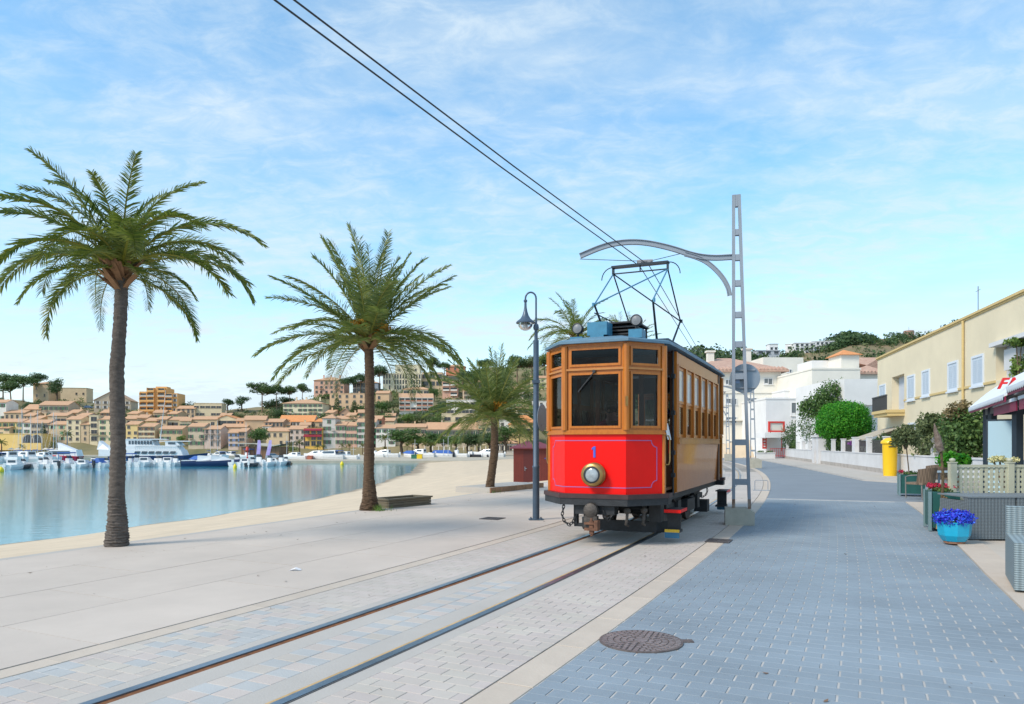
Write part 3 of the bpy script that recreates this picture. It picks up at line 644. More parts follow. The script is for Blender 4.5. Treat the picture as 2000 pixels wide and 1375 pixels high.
for v_, mm in ((vf, m_pb), (vr, m_pd)):
    mb = MB()
    for sg in (-1, 1): mb.cyl((sg*hwk, v_, kz), (sg*.50, vt, tz), .013)
    if v_ == vf: mb.cyl((-hwk, v_, kz), (.50, vt, tz), .012)
    else: mb.cyl((hwk, v_, kz), (-.50, vt, tz), .012)
    for sg in (-1, 1): mb.cyl((sg*(hwk+.02), v_, kz-.03), (sg*(hwk+.02), v_, kz+.03), .022)
    mb.build('upper_arms', mm, pan)
mb = MB(); mb.box(-.52, .52, vt-.07, vt+.07, tz+.10, tz+.135); mb.cyl((-.5, vt, tz), (.5, vt, tz), .013)
for sg in (-1, 1):
    mb.box(sg*.50-.012, sg*.50+.012, vt-.05, vt+.05, tz-.02, tz+.10); mb.tube([(sg*(.52+.20*math.sin(a)), vt, tz+.12-.22*(1-math.cos(a))) for a in [k*math.pi/2/7 for k in range(8)]], .009, 6)
mb.cyl((0, vt, tz), (0, vt, tz+.1), .012); mb.build('collector_bar', m_pd, pan)
# underframe, wheels, running gear
mb = MB(); mb.box(-.82, .82, -.15, 6.0, .60, .72).box(-.6, .6, -.45, 0, .6, .7); mb.build('underframe', m_black, tram)
mb = MB()
for sg in (-1, 1):
    mb.box(sg*.66-.03, sg*.66+.03, 1.2, 4.7, .40, .50)
    for v_ in (2.0, 3.9):
        mb.box(sg*.66-.05, sg*.66+.09, v_-.13, v_+.13, .25, .52)
        for q in range(4): mb.box(sg*.66-.035, sg*.66+.06, v_-.42+q*.08, v_+.42-q*.08, .56-q*.022, .575-q*.022)
mb.build('truck_frame', m_black, tram)
for v_ in (2.0, 3.9):
    for sg in (-1, 1):
        mb = MB(); mb.M = Matrix.Translation((sg*.49, v_, .345)) @ Matrix.Rotation(R_(90)*sg, 4, 'Z'); mb.lathe([(.001, -.05), (.345, -.05), (.335, .035), (.30, .04), (.29, .01), (.12, .015), (.11, .05), (.001, .05)], 28, axis='y')
        mb.build('wheel', mat('wheel_steel', (.12, .10, .09), .5, metal=.5, var=.3), tram, True)
    mb = MB(); mb.cyl((-.5, v_, .345), (.5, v_, .345), .05); mb.build('axle', m_black, tram)
mb = MB(); mb.box(-.42, .42, 2.3, 3.6, .22, .56); mb.build('motor_case', m_black, tram)
mb = MB(); mb.box(.60, .80, 2.45, 3.2, .28, .5).box(-.75, -.55, 2.45, 3.3, .28, .5).box(.58, .84, 4.35, 4.65, .12, .36); mb.build('equipment_box', m_black, tram)
for fr_ in (True, False):
    M = Matrix() if fr_ else Matrix.Translation((0, 5.86, 0)) @ Matrix.Rotation(math.pi, 4, 'Z')
    # lifeguard board hanging low across the front
    mb = MB(); mb.M = M; mb.prism([(-.62, .75), (-.50, .45), (.70, .42), (.84, .6), (.84, .66), (.66, .50), (-.46, .53), (-.57, .80)], .12, .29); mb.box(-.5, -.45, .47, .51, .29, .62).box(.5, .56, .33, .38, .30, .62).box(.62, .80, .28, .5, .30, .6); mb.build('lifeguard', m_black, tram)
    mb = MB(); mb.M = M; mb.box(-.30, .30, -.52, -.3, .46, .62).box(-.36, -.31, -.42, -.32, .30, .62).box(-.36, -.1, -.40, -.34, .26, .31); mb.build('coupler_beam', m_black, tram)
    mb = MB(); mb.M = M @ Matrix.Translation((-.02, -.62, .53)) @ Matrix.Rotation(R_(180), 4, 'Z'); mb.lathe([(.095, -.06), (.115, .0), (.105, .05), (.07, .07), (.001, .075)], 16, axis='y'); mb.box(-.10, .10, -.04, .05, -.25, -.08); cp = mb.build('coupling_buffer', m_grease, tram, True)
    mb = MB(); mb.M = M @ Matrix.Translation((.0, -.66, .26)); mb.box(-.10, .10, -.05, .06, -.02, .02).box(-.10, .10, -.05, .06, .07, .10).box(.05, .105, -.06, .07, -.02, .13).box(-.03, .03, -.03, .03, -.07, .12).cyl((0, 0, -.10), (0, 0, .16), .022); mb.build('drawhook', m_rusty, cp)
    # chains: separate links
    def chain(path, r=.030):
        mb = MB(); pts_ = interp3(path, .052); 
        for i, (p, d_) in enumerate(pts_):
            z = d_.normalized(); a = z.orthogonal().normalized(); b2 = z.cross(a); X_ = a if i % 2 else b2
            mb.tube([p+z*(math.sin(t)*.036)+X_*(math.cos(t)*.020) for t in [2*math.pi*k/10 for k in range(11)]], .0075, 6)
        return mb
    def interp3(c, st):
        c = [Vector(p) for p in c]; out_ = []; acc = 0
        for a, b2 in zip(c, c[1:]):
            L = (b2-a).length; t = (st-acc) if acc else 0
            t = -acc % st if acc else 0
            while t < L: out_.append((a+(b2-a)*t/L, b2-a)); t += st
            acc = (acc+L) % st
        return out_
    for path_ in ([(-.52, -.40, .60), (-.54, -.43, .42), (-.50, -.44, .33), (-.42, -.44, .28), (-.36, -.44, .33), (-.33, -.42, .45), (-.32, -.40, .58)], [(.14, -.55, .50), (.16, -.56, .42), (.22, -.55, .40), (.27, -.52, .47)]):
        mb = chain(path_)
        if not fr_: mb.v = [tuple(M @ Vector(p)) for p in mb.v]
        mb.build('chain', m_black, tram, True)
    for u in (.46, .66):
        mb = MB(); mb.M = M @ Matrix.Translation((u, -.40 if u < .5 else -.2, .52)) @ Matrix.Rotation(R_(180), 4, 'Z'); mb.lathe([(.045, -.05), (.05, .02), (.03, .035), (.001, .036)], 12, axis='y'); mb.tube([(0, .0, -.03), (0, .02, -.12), (.02, .0, -.2), (0, -.05, -.22)], .022, 8); mb.build('brake_hose', m_grease, tram, True)
    for sg in ((1,) if fr_ else (-1,)):
        mb = MB(); mb.M = M; a, b_ = sorted((sg*.88, sg*1.12)); mb.box(a, b_, .16, .66, .485, .51); st = mb.build('step', m_black, tram)
        mb = MB(); mb.M = M; e0, e1 = sorted((sg*1.121, sg*1.128)); mb.box(a, e1 if sg > 0 else b_, .145, .1595, .465, .513); mb.box(e0, e1, .16, .66, .465, .513); mb.build('red_edge', m_red, st)
        mb = MB(); mb.M = M; a, b_ = sorted((sg*.86, sg*1.08)); mb.box(a, b_, .30, .55, .15, .19); mb.box(sg*.98-.1, sg*.98+.1, .40, .42, .19, .485); ls = mb.build('lower_step', m_black, tram)
        mb = MB(); mb.M = M; mb.box(a, b_, .28, .299, .155, .20); mb.build('yellow_edge', m_yel, ls)
        mb = MB(); mb.M = M; mb.box(a, b_, .279, .30, .07, .1545); mb.build('blue_plate', m_stepb, ls)
# ================================================================ posts, lamp, wires
m_galv = mat('galvanised_grey', (.25, .29, .335), .6, metal=.0, var=.08, vscale=2, vdet=2)
m_galvr = mat('galvanised_rusty_foot', (.30, .26, .22), .7, c2=(.16, .06, .02), vscale=14, bump=.2)
m_block = mat('foundation_concrete', (.40, .385, .32), .9, var=.12, vscale=4, bump=.3, bscale=50)
m_lampblue = mat('lamp_blue_grey', (.065, .10, .145), .4, metal=.2, var=.12, vscale=5)
m_wire = mat('copper_wire_dark', (.02, .022, .028), .5)
NV = Vector((math.cos(TRH), -math.sin(TRH), 0))
def catenary_post(base, rz, height, label, blk=(.52, .42, .31), w0=.34, w1=.155, arm=2.87, arm_z=5.0, sign=False, detail=True, z_top_arm=5.28):
    e = empty('catenary_post', base, rz, label, 'catenary post', 'catenary posts along the tram track')
    bw, bd, bh = blk
    mb = MB(); mb.add([(-bw/2, -bd/2, 0), (bw/2, -bd/2, 0), (bw/2, bd/2, 0), (-bw/2, bd/2, 0), (-bw/2, -bd/2, bh), (bw*.25, -bd/2, bh), (bw*.25, bd/2, bh), (-bw/2, bd/2, bh), (bw/2, -bd/2, bh*.78), (bw/2, bd/2, bh*.78)],
                      [(0, 3, 2, 1), (0, 1, 8, 5, 4), (2, 3, 7, 6, 9), (4, 5, 6, 7), (5, 8, 9, 6), (1, 2, 9, 8), (3, 0, 4, 7)]); mb.build('foundation_block', m_block, e)
    xl = -bw/2+.13
    def xr(z): return xl+w0+(w1-w0)*(z-bh)/(height-bh)
    for k in (0, 1):
        mb = MB(); c = .055
        for z0, z1, mi in ((bh-.02, bh+.16, 1), (bh+.16, height, 0)):
            a0, a1 = (xl, xl) if k == 0 else (xr(z0)-c, xr(z1)-c)
            mb.add([(a0, -.05, z0), (a0+c, -.05, z0), (a0+c, .05, z0), (a0, .05, z0), (a1, -.05, z1), (a1+c, -.05, z1), (a1+c, .05, z1), (a1, .05, z1)], [(0, 3, 2, 1), (4, 5, 6, 7), (0, 1, 5, 4), (1, 2, 6, 5), (2, 3, 7, 6), (3, 0, 4, 7)], mi)
        mb.build('channel', [m_galv, m_galvr], e)
    zs = [bh+.48, bh+1.22, bh+2.45, bh+3.05, bh+3.6, arm_z-.50, arm_z-.02, arm_z+.45]
    zs = [z for z in zs if z < height-.2]
    for z in zs+[height-.11]:
        mb = MB(); hh = .055 if z < height-.2 else .11; a, b_ = xl+.055, xr(z)-.055
        if b_-a > .01: mb.box(a, b_, -.045, .045, z-hh, z+hh); mb.build('batten', m_galv, e)
    # curved arm towards the track
    pts = []
    prof = [(0, arm_z), (.35, arm_z), (.7, arm_z+.07), (1.1, arm_z+.24), (1.6, arm_z+.385), (2.0, arm_z+.42), (2.4, arm_z+.37), (arm, arm_z+.20)]
    sc_ = arm/2.87
    mb = MB(); pr = [Vector((xl-x*sc_, 0, z)) for x, z in prof]
    def smooth(ps, n=3):
        for _ in range(n):
            q = [ps[0]]
            for a, b_ in zip(ps, ps[1:]): q += [a*.75+b_*.25, a*.25+b_*.75]
            ps = q+[ps[-1]]
        return ps
    def strip(mb, ps, w, h):
        for off, hh, ww in ((0, h, w*.35), (h/2, .012, w), (-h/2, .012, w)):
            V_ = []; F_ = []
            for i, p in enumerate(ps):
                d_ = (ps[min(i+1, len(ps)-1)]-ps[max(0, i-1)]).normalized(); u_ = Vector((0, 1, 0)).cross(d_); u_ = u_ if u_.z > 0 else -u_
                c_ = p+u_*off
                V_ += [c_+Vector((0, -ww/2, 0))-u_*hh/2, c_+Vector((0, ww/2, 0))-u_*hh/2, c_+Vector((0, ww/2, 0))+u_*hh/2, c_+Vector((0, -ww/2, 0))+u_*hh/2]
                if i:
                    a = 4*i-4; F_ += [(a+k, a+(k+1) % 4, a+4+(k+1) % 4, a+4+k) for k in range(4)]
            m_ = len(V_); F_ += [(0, 1, 2, 3), (m_-1, m_-2, m_-3, m_-4)]; mb.add(V_, F_)
    strip(mb, smooth(pr, 3 if detail else 2), .075, .085); mb.build('arm', m_galv, e)
    br = [Vector((xl-x*sc_, 0, z)) for x, z in [(.04, arm_z-.72), (.07, arm_z-.55), (.2, arm_z-.32), (.45, arm_z-.06), (.7, arm_z+.06), (.86, arm_z+.11)]]
    mb = MB(); strip(mb, smooth(br, 2), .06, .07); mb.build('arm_brace', m_galv, e)
    # span wires and insulator clamp
    cw = Vector((xl-1.62*sc_, 0, arm_z+.02))
    mb = MB(); mb.cyl((xl-arm, 0, arm_z+.14), tuple(cw), .006, n=6).cyl((xl-.9*sc_, 0, arm_z+.13), tuple(cw+Vector((.12, 0, 0))), .006, n=6); mb.build('span_wire', m_wire, e)
    mb = MB(); mb.cyl(tuple(cw-Vector((.14, 0, 0))), tuple(cw+Vector((.16, 0, 0))), .035, .03, n=8).box(cw.x-.12, cw.x-.06, -.03, .03, cw.z-.09, cw.z).box(cw.x+.06, cw.x+.12, -.03, .03, cw.z-.09, cw.z); mb.build('wire_clamp', mat('clamp_grey', (.24, .24, .25), .6), e)
    if sign:
        mb = MB(); mb.M = Matrix.Translation((xl+.235, .085, 2.73)) @ Matrix.Rotation(R_(0), 4, 'Z'); mb.lathe([(.001, 0), (.272, 0), (.275, .006), (.272, .012), (.001, .012)], 40, axis='y'); sg = mb.build('sign_disc', mat('sign_back_grey', (.235, .285, .335), .45, metal=.3, var=.08, vscale=4), e, True); sg['label'] = 'grey back of a round traffic sign clamped to the post'
        mb = MB(); mb.box(xl+.05, xl+.42, .055, .083, 2.87, 2.895).box(xl+.05, xl+.42, .055, .083, 2.54, 2.565); mb.build('clamp_bar', m_galv, sg)
        mb = MB(); mb.box(xl+.065, xl+.14, .081, .084, 2.64, 2.71); mb.build('sticker', mat('sticker_blue', (.35, .5, .75), .5), sg)
    return e, Matrix.Translation(base) @ Matrix.Rotation(rz, 4, 'Z') @ cw
bp_ = G(1448, 1026); post1, w1 = catenary_post((bp_.x+.02, bp_.y+.19, 0), -TRH, 6.15, 'grey steel catenary post with round sign back, standing right of the tram', sign=True)
post1.rotation_euler.z = -TRH*.6
w1 = Matrix.Translation(post1.location) @ Matrix.Rotation(post1.rotation_euler.z, 4, 'Z') @ (Matrix.Rotation(TRH, 4, 'Z') @ (Matrix.Translation(-post1.location) @ w1))
posts_w = [w1]
for px, py, Y, h_, lab in ((1474, 914, 46, 5.9, 'far catenary post in a concrete block, second along the track'), (1424, 900, 66, 5.9, 'distant catenary post, third along the track, close behind the tram'), ):
    g = G(px, py); th_ = math.atan2(1, 1)
    e, w_ = catenary_post((g.x, g.y, 0), -.2, h_, lab, blk=(.8, .5, .6), w0=.36, w1=.2, arm=2.87, arm_z=4.75, detail=False); posts_w.append(w_)
# contact wires: straight between supports
nw0 = P(540, 0, 5.75); nw1 = P(578, 0, 5.9)
for k, (pn, off, lab) in enumerate(((nw0, -.09, 'lower left contact wire above the tram track'), (nw1, .09, 'upper right contact wire above the tram track'))):
    a = w1+Vector((math.cos(TRH*.6), -math.sin(TRH*.6), 0))*off+Vector((0, 0, -.09)); d_ = (pn-a); f1 = posts_w[1]+Vector((off, 0, -.09)); far = posts_w[2]+Vector((off, 0, -.09))
    start = a+d_*2.4; mid = (a+far)/2+Vector((.5, 0, -.08))
    mb = MB(); mb.tube([start, a+d_*1.2, a+d_*.6-Vector((0, 0, .03)), a, a*.5+f1*.5-Vector((0, 0, .05)), f1, far], .0085, 6); tag(mb.build('contact_wire', m_wire), lab, 'wire', 'pair of contact wires')
# lamp post
lp = G(1047, 1015); lamp = empty('street_lamp', (lp.x, lp.y, 0), 0, 'blue grey swan neck street lamp with bell shade left of the tram', 'street lamp')
k_ = lp.y/F
mb = MB(); mb.lathe([(.001, 0), (.15, 0), (.15, .018), (.07, .022), (.068, .05), (.066, 1.02), (.072, 1.03), (.072, 1.06), (.058, 1.08), (.055, 3.55), (.035, 3.56), (.032, 3.75), (.048, 3.76), (.058, 3.80), (.048, 3.86), (.024, 3.88), (.022, 4.0)], 20)
mb.box(-.075, .075, -.075, .075, 2.70, 2.76); mb.build('pole', m_lampblue, lamp, True)
mb = MB(); mb.box(-.14, .14, -.14, .14, .0, .016)
for a in (-.1, .1):
    for b_ in (-.1, .1): mb.cyl((a, b_, .016), (a, b_, .045), .015, n=6)
mb.build('base_plate', m_lampblue, lamp)
R0 = .105; neck = [(0, 0, 3.98), (0, 0, 4.30)]+[(-R0+R0*math.cos(a), 0, 4.38+R0*1.15*math.sin(a)) for a in [k*math.pi/10 for k in range(11)]]+[(-2*R0, 0, 4.33)]
mb = MB(); mb.tube(neck, .018, 10); mb.build('swan_neck', m_lampblue, lamp, True)
mb = MB(); mb.lathe([(.018, 4.36), (.036, 4.345), (.036, 4.315), (.022, 4.30), (.026, 4.20), (.04, 4.12), (.065, 4.04), (.105, 3.975), (.165, 3.93), (.188, 3.905), (.186, 3.885), (.15, 3.89)], 28, (-2*R0, 0, 0)); sh = mb.build('bell_shade', m_lampblue, lamp, True)
mb = MB(); mb.lathe([(.145, 3.889), (.138, 3.83), (.10, 3.775), (.05, 3.75), (.001, 3.745)], 24, (-2*R0, 0, 0)); mb.build('glass_bowl', glass_mat('bowl_glass', (.85, .88, .9), .08), lamp, True)
mb = MB(); mb.lathe([(.02, 3.889), (.045, 3.86), (.045, 3.80), (.02, 3.785), (.001, 3.784)], 12, (-2*R0, 0, 0)); mb.build('bulb', mat('bulb_white', (.75, .75, .70), .4), lamp, True)
# round sign on the lamp pole, seen almost edge on
mb = MB(); mb.M = Matrix.Translation((.13, .03, 2.02)) @ Matrix.Rotation(R_(68), 4, 'Z'); mb.lathe([(.001, 0), (.27, 0), (.275, .006), (.27, .014), (.001, .014)], 36, axis='y'); s_ = mb.build('sign_disc', mat('sign_back_grey', (.235, .285, .335)), lamp, True); s_['label'] = 'grey back of a round sign seen nearly edge on'
mb = MB(); mb.box(-.06, .12, -.02, .04, 2.18, 2.21).box(-.06, .12, -.02, .04, 1.85, 1.88); mb.build('clamp', m_galv, lamp)
# low steel hoop and stop plate at the road edge
g = G(1487, 958); hp = empty('steel_hoop', (g.x, g.y, 0), -.3, 'low thin steel hoop standing on the road border behind the post', 'hoop barrier')
mb = MB(); mb.tube([(-.2, 0, 0), (-.2, 0, .3), (-.17, 0, .33), (.17, 0, .33), (.2, 0, .3), (.2, 0, 0)], .012, 8); mb.build('hoop', m_galv, hp, True)
mb = MB(); mb.box(-.26, .26, -.12, .12, 0, .015); mb.build('foot_plate', m_galv, hp)
# litter
g = G(577, 1114); lt = MB(); lt.M = Matrix.Translation((g.x, g.y, .004)); lt.add([(-.07, -.03, 0), (0, -.035, .02), (.06, -.02, .002), (.065, .04, .004), (0, .035, .03), (-.06, .04, .002)], [(0, 1, 4, 5), (1, 2, 3, 4)]); lt.add([(-.07, -.03, -.004), (.06, -.02, -.004), (.065, .04, -.004), (-.06, .04, -.004)], [(3, 2, 1, 0)])
tag(lt.build('paper_scrap', m_paper), 'small crumpled white paper scrap on the promenade', 'litter')
# timber planter and the wooden deck by the third palm, on the sand edge
m_timb = mat('weathered_timber', (.20, .165, .105), .85, c2=(.12, .11, .085), vscale=3, stretch=(1, 1, 12), bump=.2)
m_timb2 = mat('brown_deck_timber', (.30, .165, .09), .8, var=.25, vscale=5)
def timber_box(px0, px1, py, ht, depth, label, m, name, vertical=False):
    a, b_ = G(px0, py[0]), G(px1, py[1]); d_ = (b_-a); L = d_.length; rz = math.atan2(d_.y, d_.x)
    e = empty(name, (a.x, a.y, -.02), rz, label, 'planter' if not vertical else 'deck')
    if not vertical:
        for q in range(3):
            z0, z1 = .0+q*ht/3+.004, (q+1)*ht/3-.004
            for x0_, x1_, y0_, y1_ in ((0, L, 0, .05), (0, L, depth-.05, depth), (0, .05, .052, depth-.052), (L-.05, L, .052, depth-.052), ): MB().box(x0_, x1_, y0_, y1_, z0, z1).build('board', m, e)
        for x0_, x1_, y0_, y1_ in ((-.03, L+.03, -.03, .09), (-.03, L+.03, depth-.09, depth+.03), (-.03, .09, .092, depth-.092), (L-.09, L+.03, .092, depth-.092)): MB().box(x0_, x1_, y0_, y1_, ht, ht+.035).build('rim_board', m, e)
        MB().box(.04, L-.04, .04, depth-.04, 0, ht-.06).build('soil', mat('dry_soil', (.20, .15, .10), .95, var=.3), e)
    else:
        n_ = int(L/.14)
        for q in range(n_): MB().box(L*q/n_+.005, L*(q+1)/n_-.005, 0, .03, 0, ht).build('board', m, e)
        MB().box(0, L, .03, depth, 0, ht).build('deck_top', m_conc, e)
    return e
timber_box(760, 842, (993, 985), .20, .62, 'low weathered timber planter box beside the second palm', m_timb, 'timber_planter')
timber_box(958, 1062, (963, 952), .18, 1.3, 'low timber fronted deck beside the third palm', m_timb2, 'timber_deck', True)
# maroon beach kiosk
kY = 41.0; kz = H0-(945-HY)*kY/F; kx0 = (1003-CX)*kY/F; kw = 75*kY/F
kio = empty('beach_kiosk', (kx0, kY, kz), 0, 'maroon wooden kiosk with low hipped roof behind the lamp post', 'kiosk')
m_kw = mat('kiosk_maroon', (.15, .022, .014), .55, var=.12, vscale=4); m_kd = mat('kiosk_dark_maroon', (.095, .014, .012), .55); m_kr = mat('kiosk_roof', (.16, .03, .045), .6, var=.1)
MB().box(0, kw, 0, 2.2, 0, 1.95).build('wall', m_kw, kio)
MB().box(.55, 1.2, -.03, -.002, .0, 1.85).build('door', m_kd, kio)
mb = MB(); mb.box(.62, .65, -.05, -.031, .72, .96).box(.62, .74, -.07, -.05, .84, .87); mb.build('handle', m_galv, kio)
for q in range(15): MB().box(kw*q/15+.005, kw*(q+1)/15-.005, -.012, -.001, .0, 1.94).build('board', m_kw, kio) if not (.5 < kw*(q+.5)/15 < 1.25) else None
mb = MB(); o_ = .22; mb.add([(-o_, -o_, 1.95), (kw+o_, -o_, 1.95), (kw+o_, 2.2+o_, 1.95), (-o_, 2.2+o_, 1.95), (-o_, -o_, 2.01), (kw+o_, -o_, 2.01), (kw+o_, 2.2+o_, 2.01), (-o_, 2.2+o_, 2.01), (kw*.5-.2, 1.1, 2.42), (kw*.5+.2, 1.1, 2.42)], [(3, 2, 1, 0), (0, 1, 5, 4), (1, 2, 6, 5), (2, 3, 7, 6), (3, 0, 4, 7), (4, 5, 9, 8), (5, 6, 9), (6, 7, 8, 9), (7, 4, 8)]); mb.build('roof', m_kr, kio)
MB().box(1.72, 1.80, -.03, -.013, 1.38, 1.44).build('number_plate', mat('plate_blue', (.06, .10, .35), .4), kio)
# ================================================================ palms
m_frond = attr_mat('palm_frond', (.155, .205, .030), .45, .6, hue=.05, trans=.32)
m_frond2 = attr_mat('palm_frond_bluish', (.175, .225, .052), .45, .6, hue=.05, trans=.32)
m_rach = mat('palm_rachis', (.22, .17, .05), .6, var=.2)
m_trunk1 = mat('palm_trunk_grey', (.15, .125, .105), .95, c2=(.07, .058, .05), vscale=9, bump=.9, bscale=30, stretch=(1, 1, 3))
m_trunk2 = mat('palm_trunk_brown', (.15, .095, .055), .95, c2=(.065, .038, .022), vscale=9, bump=.9, bscale=30, stretch=(1, 1, 3))
m_boot = mat('palm_leaf_base', (.24, .13, .065), .85, var=.35, vscale=6)
m_fibre = mat('palm_orange_flower', (.62, .30, .03), .8, var=.3, vscale=10)
def frond_mesh(L, e0, droop, leaf, n, rng, mfr, w=.018, curl=0.0):
    V, Q, tn = [], [], []
    pts = []; x = z = 0.0; N = 14; y = 0.0
    for i in range(N+1):
        t = i/N; a = e0-droop*t**1.18; pts.append((Vector((x, y, z)), a, t)); x += math.cos(a)*L/N; z += math.sin(a)*L/N; y += curl*t*L/N
    def at(t):
        k = min(int(t*N), N-1); u = t*N-k; return pts[k][0].lerp(pts[k+1][0], u), pts[k][1]+(pts[k+1][1]-pts[k][1])*u
    for i in range(N):                       # rachis: flat tapering strip of three sides
        p, a, t = pts[i]; q, b_, t2 = pts[i+1]; r0, r1 = .020*(1-t)**.8+.003, .020*(1-t2)**.8+.003; k = len(V)
        for c, r, an in ((p, r0, a), (q, r1, b_)):
            up = Vector((-math.sin(an), 0, math.cos(an))); V += [c+Vector((0, r, 0)), c-Vector((0, r, 0)), c-up*r*1.1]
        for s0, s1 in ((0, 1), (1, 2), (2, 0)): Q.append((k+s0, k+s1, k+3+s1, k+3+s0)); tn.append(.95)
    for side in (-1, 1):
        for i in range(n):
            t = .10+.90*(i+rng.random()*.5)/n; p, a = at(min(t, 1)); tan = Vector((math.cos(a), curl*t, math.sin(a))); up = Vector((-math.sin(a), 0, math.cos(a)))
            prof = min(1, (t/.28)**.8)*(1-.62*max(0, t-.45)/.55); ll = leaf*prof*rng.uniform(.85, 1.1)
            fw = .42+.50*t+rng.uniform(-.12, .12); sd_ = 1.0-.30*t; lift = rng.uniform(-.1, .75)*(1-.3*t)
            d_ = (tan*fw+Vector((0, side*sd_, 0))+up*lift).normalized(); g = Vector((0, 0, -1))
            b0 = p; p1 = p+d_*ll*.5+g*ll*.03; p2 = p+d_*ll*.97+g*ll*rng.uniform(.06, .26)
            wv = d_.cross(Vector((0, side, .6))).normalized()*w*.5*rng.uniform(.8, 1.15); k = len(V)
            V += [b0-wv*.6, b0+wv*.6, p1-wv, p1+wv, p2-wv*.12, p2+wv*.12]
            tone = min(1, max(0, .42+rng.gauss(0, .17)+(.25 if t < .2 else 0)))
            Q += [(k, k+1, k+3, k+2), (k+2, k+3, k+5, k+4)]; tn += [tone, tone]
    return np_mesh('frond', [tuple(p) for p in V], Q, mfr, tn)
def trunk_mesh(path, rad, rings, sides, rng, jag=.065):
    mb = MB(); V, Fc = [], []
    for i in range(rings+1):
        t = i/rings; k = t*(len(path)-1); j = min(int(k), len(path)-2); u = k-j; p = Vector(path[j]).lerp(Vector(path[j+1]), u)
        r = rad[j]+(rad[j+1]-rad[j])*u; st = 1+(.045 if i % 2 else -.03)
        for q in range(sides):
            a = 2*math.pi*(q+.5*(i % 2)*0)/sides; rr = r*st*(1+rng.uniform(-jag, jag)); V.append(p+Vector((rr*math.cos(a), rr*math.sin(a), rng.uniform(-.01, .01))))
    for i in range(rings):
        for q in range(sides): Fc.append((i*sides+q, i*sides+(q+1) % sides, (i+1)*sides+(q+1) % sides, (i+1)*sides+q))
    Fc.append(tuple(range(rings*sides, (rings+1)*sides))); return mb.add(V, Fc)
def palm(base, path, rad, L, spec, label, seed, mfr, mtr, leaf=.42, n=56, boots=True, flowers=0, name='palm_tree', w=.022, rings=110, group='date palms along the promenade'):
    rng = random.Random(seed); e = empty(name, base, 0, label, 'palm tree', group)
    trunk_mesh(path, rad, rings, 16, rng).build('trunk', mtr, e, True)
    top = Vector(path[-1]); var = {}
    for (az_, el_, dr, sc) in spec(rng):
        key = (round(el_/8), round(dr/15))
        if key not in var: var[key] = [frond_mesh(L, R_(key[0]*8), R_(key[1]*15), leaf, n, rng, mfr, w, rng.uniform(-.12, .12)) for _ in range(1)]
        o = link('frond', rng.choice(var[key]), e); o.location = top+Vector((math.cos(az_)*rad[-1]*.5, math.sin(az_)*rad[-1]*.5, rng.uniform(-.02, .18))); o.rotation_euler = (rng.uniform(-.25, .25), 0, az_); o.scale = (sc, sc, sc)
    if boots:
        for k in range(boots):
            a = rng.uniform(0, 6.283); z = rng.uniform(-.16, .16); mb = MB(); r = rad[-1]*1.0; ln = rng.uniform(.14, .30); ww = rng.uniform(.035, .06)
            mb.add([(r*.7, -ww, -.06), (r*.7, ww, -.06), (r+ln*.6, ww*.9, ln*.35), (r+ln*.6, -ww*.9, ln*.35), (r+ln, ww*.5, ln*.75), (r+ln, -ww*.5, ln*.75), (r*.6, 0, .06), (r+ln*.6, 0, ln*.35+.04)], [(0, 1, 2, 3), (3, 2, 4, 5), (1, 0, 6), (0, 3, 7, 6), (2, 1, 6, 7), (2, 7, 4), (7, 3, 5), (7, 5, 4)])
            o = mb.build('leaf_base', m_boot, e); o.location = top+Vector((0, 0, z)); o.rotation_euler.z = a
    for k in range(flowers):
        a = rng.uniform(0, 6.283); mb = MB(); 
        for q in range(26):
            d_ = Vector((math.cos(a+rng.gauss(0, .35))*.8, math.sin(a+rng.gauss(0, .35))*.8, rng.uniform(.5, 1.1))).normalized(); s_ = d_*.12; mb.tube([s_, s_+d_*.32, s_+d_*.52+Vector((0, 0, -.10))], .011, 4)
        o = mb.build('flower_spray', m_fibre, e); o.location = top+Vector((0, 0, .12))
    return e
# frond directions: az 0 is +X (image right); el is the start angle, dr how far it bends over
def spec1(rng):
    out = []
    for k in range(9): out.append((k*.70+rng.uniform(-.2, .2), rng.uniform(62, 86), rng.uniform(40, 75), rng.uniform(.72, .92)))
    for k in range(12): out.append((k*.524+rng.uniform(-.15, .15), rng.uniform(34, 56), rng.uniform(80, 118), rng.uniform(.85, 1.08)))
    for k in range(11): out.append((k*.571+.2+rng.uniform(-.15, .15), rng.uniform(10, 32), rng.uniform(75, 112), rng.uniform(.8, 1.0)))
    for k in range(7): out.append((k*.9+rng.uniform(-.3, .3), rng.uniform(-12, 6), rng.uniform(60, 90), rng.uniform(.55, .75)))
    return out
def spec2(rng):
    out = []
    for k in range(14): out.append((k*.449+rng.uniform(-.2, .2), rng.uniform(66, 88), rng.uniform(14, 36), rng.uniform(.8, .98)))
    for k in range(16): out.append((k*.393+rng.uniform(-.15, .15), rng.uniform(40, 62), rng.uniform(30, 58), rng.uniform(.85, 1.02)))
    for k in range(14): out.append((k*.449+rng.uniform(-.15, .15), rng.uniform(12, 34), rng.uniform(48, 85), rng.uniform(.82, 1.0)))
    for k in range(12): out.append((k*.52+rng.uniform(-.2, .2), rng.uniform(-8, 12), rng.uniform(55, 80), rng.uniform(.75, 1.0)))
    return out
b1 = G(228, 1066); k1 = b1.y/F
palm((b1.x, b1.y, -.03), [(0, 0, 0), (.01, 0, .35), (.0, 0, .75), (.02, 0, 1.5), (.0, 0, 2.6), (.055, 0, 3.4), (.075, 0, 3.98)], [.175, .138, .110, .102, .098, .090, .086], 2.12, spec1,
     'tall slender palm nearest the camera, at far left', 11, m_frond, m_trunk1, leaf=.36, boots=34, n=92, w=.022)
b2 = G(722, 996)
